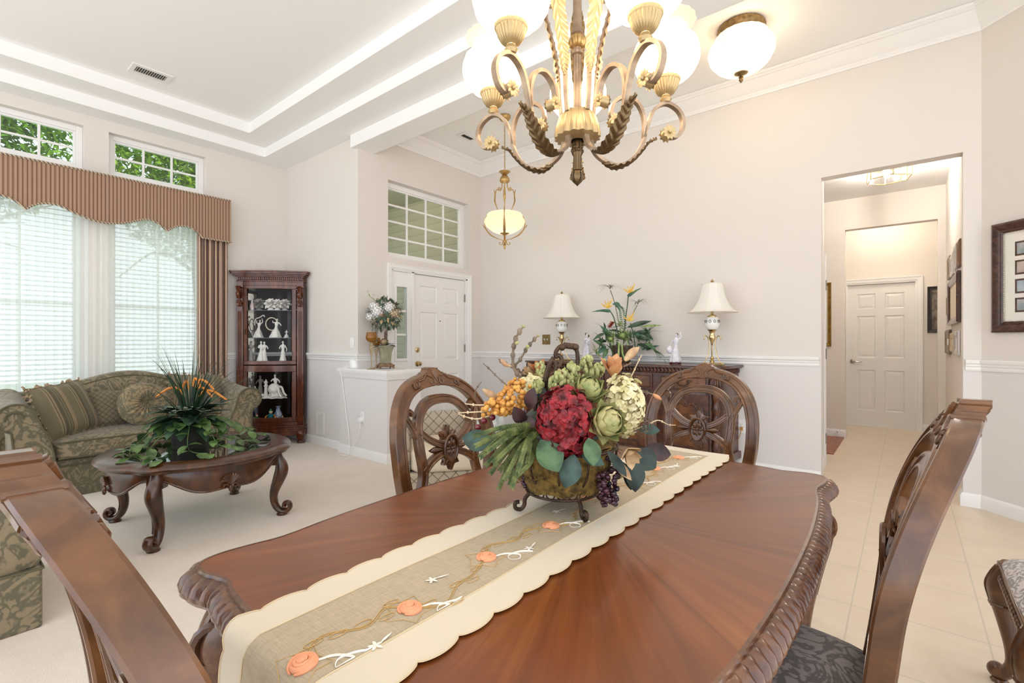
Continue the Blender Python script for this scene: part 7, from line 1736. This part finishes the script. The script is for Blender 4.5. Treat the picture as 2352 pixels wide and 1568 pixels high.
# ---- flower topiary in an urn on the half wall ----
ur = thing('flower_urn', 'topiary of white hydrangeas in an antique green urn on the half wall', 'flower arrangement', (3.156, 4.33, 0.9295), TH - pi / 2 + 0.5)
URN = M('aged_urn', '7E7F66', 0.7, c2='A39A80', ns=14, bump=(30, 0.4, 0.006))
sq = lambda a: 1 / max(abs(cos(a)), abs(sin(a))) ** 0.6
def lsq(mb, prof): return mb.grid(lambda u, v: (lambda r, z, a: (r * sq(a) * cos(a), r * sq(a) * sin(a), z))(*prof[int(round(v * (len(prof) - 1)))], 2 * pi * u), 40, len(prof) - 1, True)
obj('urn_body', lsq(MB(), cr([(0.0, 0.05), (0.05, 0.05), (0.056, 0.09), (0.062, 0.15), (0.075, 0.21), (0.092, 0.235), (0.094, 0.245), (0.08, 0.245), (0, 0.22)], 3)), URN, ur, ang=60)
fb = lsq(MB(), [(0, 0.02), (0.075, 0.02), (0.08, 0.035), (0.07, 0.055), (0.05, 0.06), (0, 0.06)])
for i in range(4): a = pi / 4 + i * pi / 2; fb.tube(cr([(0.08 * cos(a), 0.08 * sin(a), 0.03), (0.095 * cos(a), 0.095 * sin(a), 0.018), (0.105 * cos(a), 0.105 * sin(a), 0.006)], 3), 0.010, 8)
for i in range(8): a = i * pi / 4; fb.ball((0.09 * cos(a), 0.09 * sin(a), 0.03), 0.013, 8, 5)
obj('footed_base', fb, M('rust_bronze', '6E5440', 0.6, 0.3, c2='93765A', ns=30), ur, ang=60)
obj('trunk', MB().tube([(0.0, 0, 0.22), (0.01, 0.0, 0.36), (0, 0, 0.52)], 0.014, 8).tube([(0.012, 0.006, 0.22), (-0.004, 0.01, 0.36), (0.01, 0, 0.52)], 0.009, 8), M('purple_bark', '5E4A48', 0.8, c2='86706A', ns=30), ur)
fo = MB(); fo2 = MB(); fo3 = MB(); R = random.Random(12); cz = 0.585
for v in ellip(330, R):
    p = V((v.x * 0.165, v.y * 0.165, cz + v.z * 0.155)) * 1.0; q = R.random()
    d_ = V((v.x + R.gauss(0, .5), v.y + R.gauss(0, .5), v.z + R.gauss(0, .5)))
    m_ = fo if q < 0.55 else (fo2 if q < 0.8 else fo3); m_.leaf(p * 0.92 + V((0, 0, cz * 0.08)), d_, (0, 0, 1), R.uniform(0.035, 0.075), R.uniform(0.02, 0.035), 0.6, 0.25, 4, m=1)
fo.ball((0, 0, cz), (0.125, 0.125, 0.12), 14, 9)
obj('foliage', fo, rim_leaf('grey_green_leaf', '3E5244', '74886E'), ur, ang=80); obj('dried_blossom', fo2, rim_leaf('mauve_dried', '8A7A70', 'B5A596'), ur, ang=80); obj('tan_blossom', fo3, rim_leaf('tan_dried', 'A88E66', 'CDB78E'), ur, ang=80)
WHY = rim_leaf('white_hydrangea', 'DCDAD8', 'F6F3F0', 0.6)
IR = RZ(-(TH - pi / 2 + 0.5))
def ubl(x, z, r, n, mat, nm, seed):
    """bloom on the viewer's side of the ball: x right, z up from its centre"""
    R = random.Random(seed); y = -sqrt(max(0.0, 0.165 ** 2 - x * x - z * z)) * 0.9; c = IR @ (RIGHT * x - VIEW * (-y) * 1.0 if False else RIGHT * x + VIEW * y) + V((0, 0, cz + z)); mb = MB()
    for v in ellip(n, R):
        B = basis(v); X_, Y_, Z_ = B.col[0].xyz, B.col[1].xyz, B.col[2].xyz
        for j in range(4): a = j * pi / 2 + v.x * 5; mb.leaf(c + v * r, X_ * cos(a) + Y_ * sin(a) + Z_ * 0.3, Z_, 0.014, 0.014, 0.4, 0.1, 2, m=1, belly=0.6)
    mb.ball(tuple(c), r * 0.85, 10, 7); return obj(nm, mb, mat, ur, ang=80)
ubl(-0.04, 0.02, 0.066, 70, WHY, 'white_hydrangea', 1); ubl(0.07, 0.06, 0.056, 54, WHY, 'white_hydrangea', 2); ubl(-0.09, 0.07, 0.052, 46, WHY, 'white_hydrangea', 3); ubl(-0.13, -0.03, 0.048, 40, WHY, 'white_hydrangea', 4); ubl(0.12, 0.0, 0.048, 40, rim_leaf('tan_hydrangea', 'B09A78', 'CDBB9C'), 'tan_hydrangea', 5)
artichoke('artichoke', 0, 0, 1, 0.034, V((0.1, 0.1, 1)), rim_leaf('artichoke_rose', '7E7A50', 'B98A7A'), ur, 3, 5, tuple(IR @ (VIEW * -0.155 + RIGHT * 0.0) + V((0, 0, cz - 0.02))))
artichoke('artichoke', 0, 0, 1, 0.045, IR @ scr(0, 0.7, 0.7), rim_leaf('artichoke_lime', '8C8A56', 'C9A08C'), ur, 4, 5, tuple(IR @ (VIEW * -0.05) + V((0, 0, 0.285))))
for dx, dz in ((-1, 0.1), (1, 0.1), (-0.7, -0.1), (0.8, 0.3)):
    obj('broad_leaf', MB().leaf(IR @ (RIGHT * dx * 0.02 - VIEW * 0.05) + V((0, 0, 0.25)), IR @ scr(dx, dz, 0.4), (0, 0, 1), 0.13, 0.06, 0.5, 0.2, 7), TEAL, ur, ang=80)
sp_ = MB()
for i in range(26):
    a = R.uniform(0, 2 * pi); p = V((0.13 * cos(a), 0.13 * sin(a), cz - 0.09)); e = p + V((0.03 * cos(a), 0.03 * sin(a), -R.uniform(0.05, 0.13))); sp_.tube([p, p.lerp(e, 0.5) + V((0.02 * cos(a), 0.02 * sin(a), 0)), e], 0.002, 4)
    for j in range(4): q = p.lerp(e, j / 4); sp_.leaf(q, (R.gauss(0, 1), R.gauss(0, 1), -0.5), (0, 0, 1), 0.02, 0.01, 0.3, 0.1, 2, m=1)
    b_ = V((0.14 * cos(a), 0.14 * sin(a), cz + R.uniform(-0.02, 0.1))); e = b_ + V((0.07 * cos(a), 0.07 * sin(a), R.uniform(-0.02, 0.07))); sp_.tube([b_, e], 0.0014, 4)
    for j in range(5): q = b_.lerp(e, j / 5); sp_.leaf(q, (R.gauss(0, 1), R.gauss(0, 1), 0.4), (0, 0, 1), 0.018, 0.010, 0.3, 0.1, 2, m=1)
obj('loose_sprig', sp_, rim_leaf('sprig_green', '5E6E58', '8E9A80'), ur, ang=80)
tw = MB().tube([tuple(IR @ (RIGHT * x - VIEW * 0.05) + V((0, 0, z))) for x, z in cr([(-0.08, 0.68), (-0.11, 0.74), (-0.15, 0.77), (-0.165, 0.80)], 4)], 0.004, 6)
for x, z in ((-0.15, 0.775), (-0.17, 0.80), (-0.16, 0.81), (-0.10, 0.775)): tw.leaf(IR @ (RIGHT * x - VIEW * 0.05) + V((0, 0, z)), IR @ scr(-0.5, 0.8, 0.2), (0, 0, 1), 0.035, 0.018, 0.2, 0.4, 4, m=1)
obj('bud_twig', tw, PALEL, ur, ang=80)
gr = MB()
for i in range(9): gr.ball(tuple(IR @ (RIGHT * -0.085 - VIEW * 0.03) + V((0.004 * (i % 2), 0, 0.45 - 0.021 * i))), 0.010, 8, 6)
obj('bead_strand', gr, rim_leaf('dusty_bead', '7A7466', '9E9684'), ur)
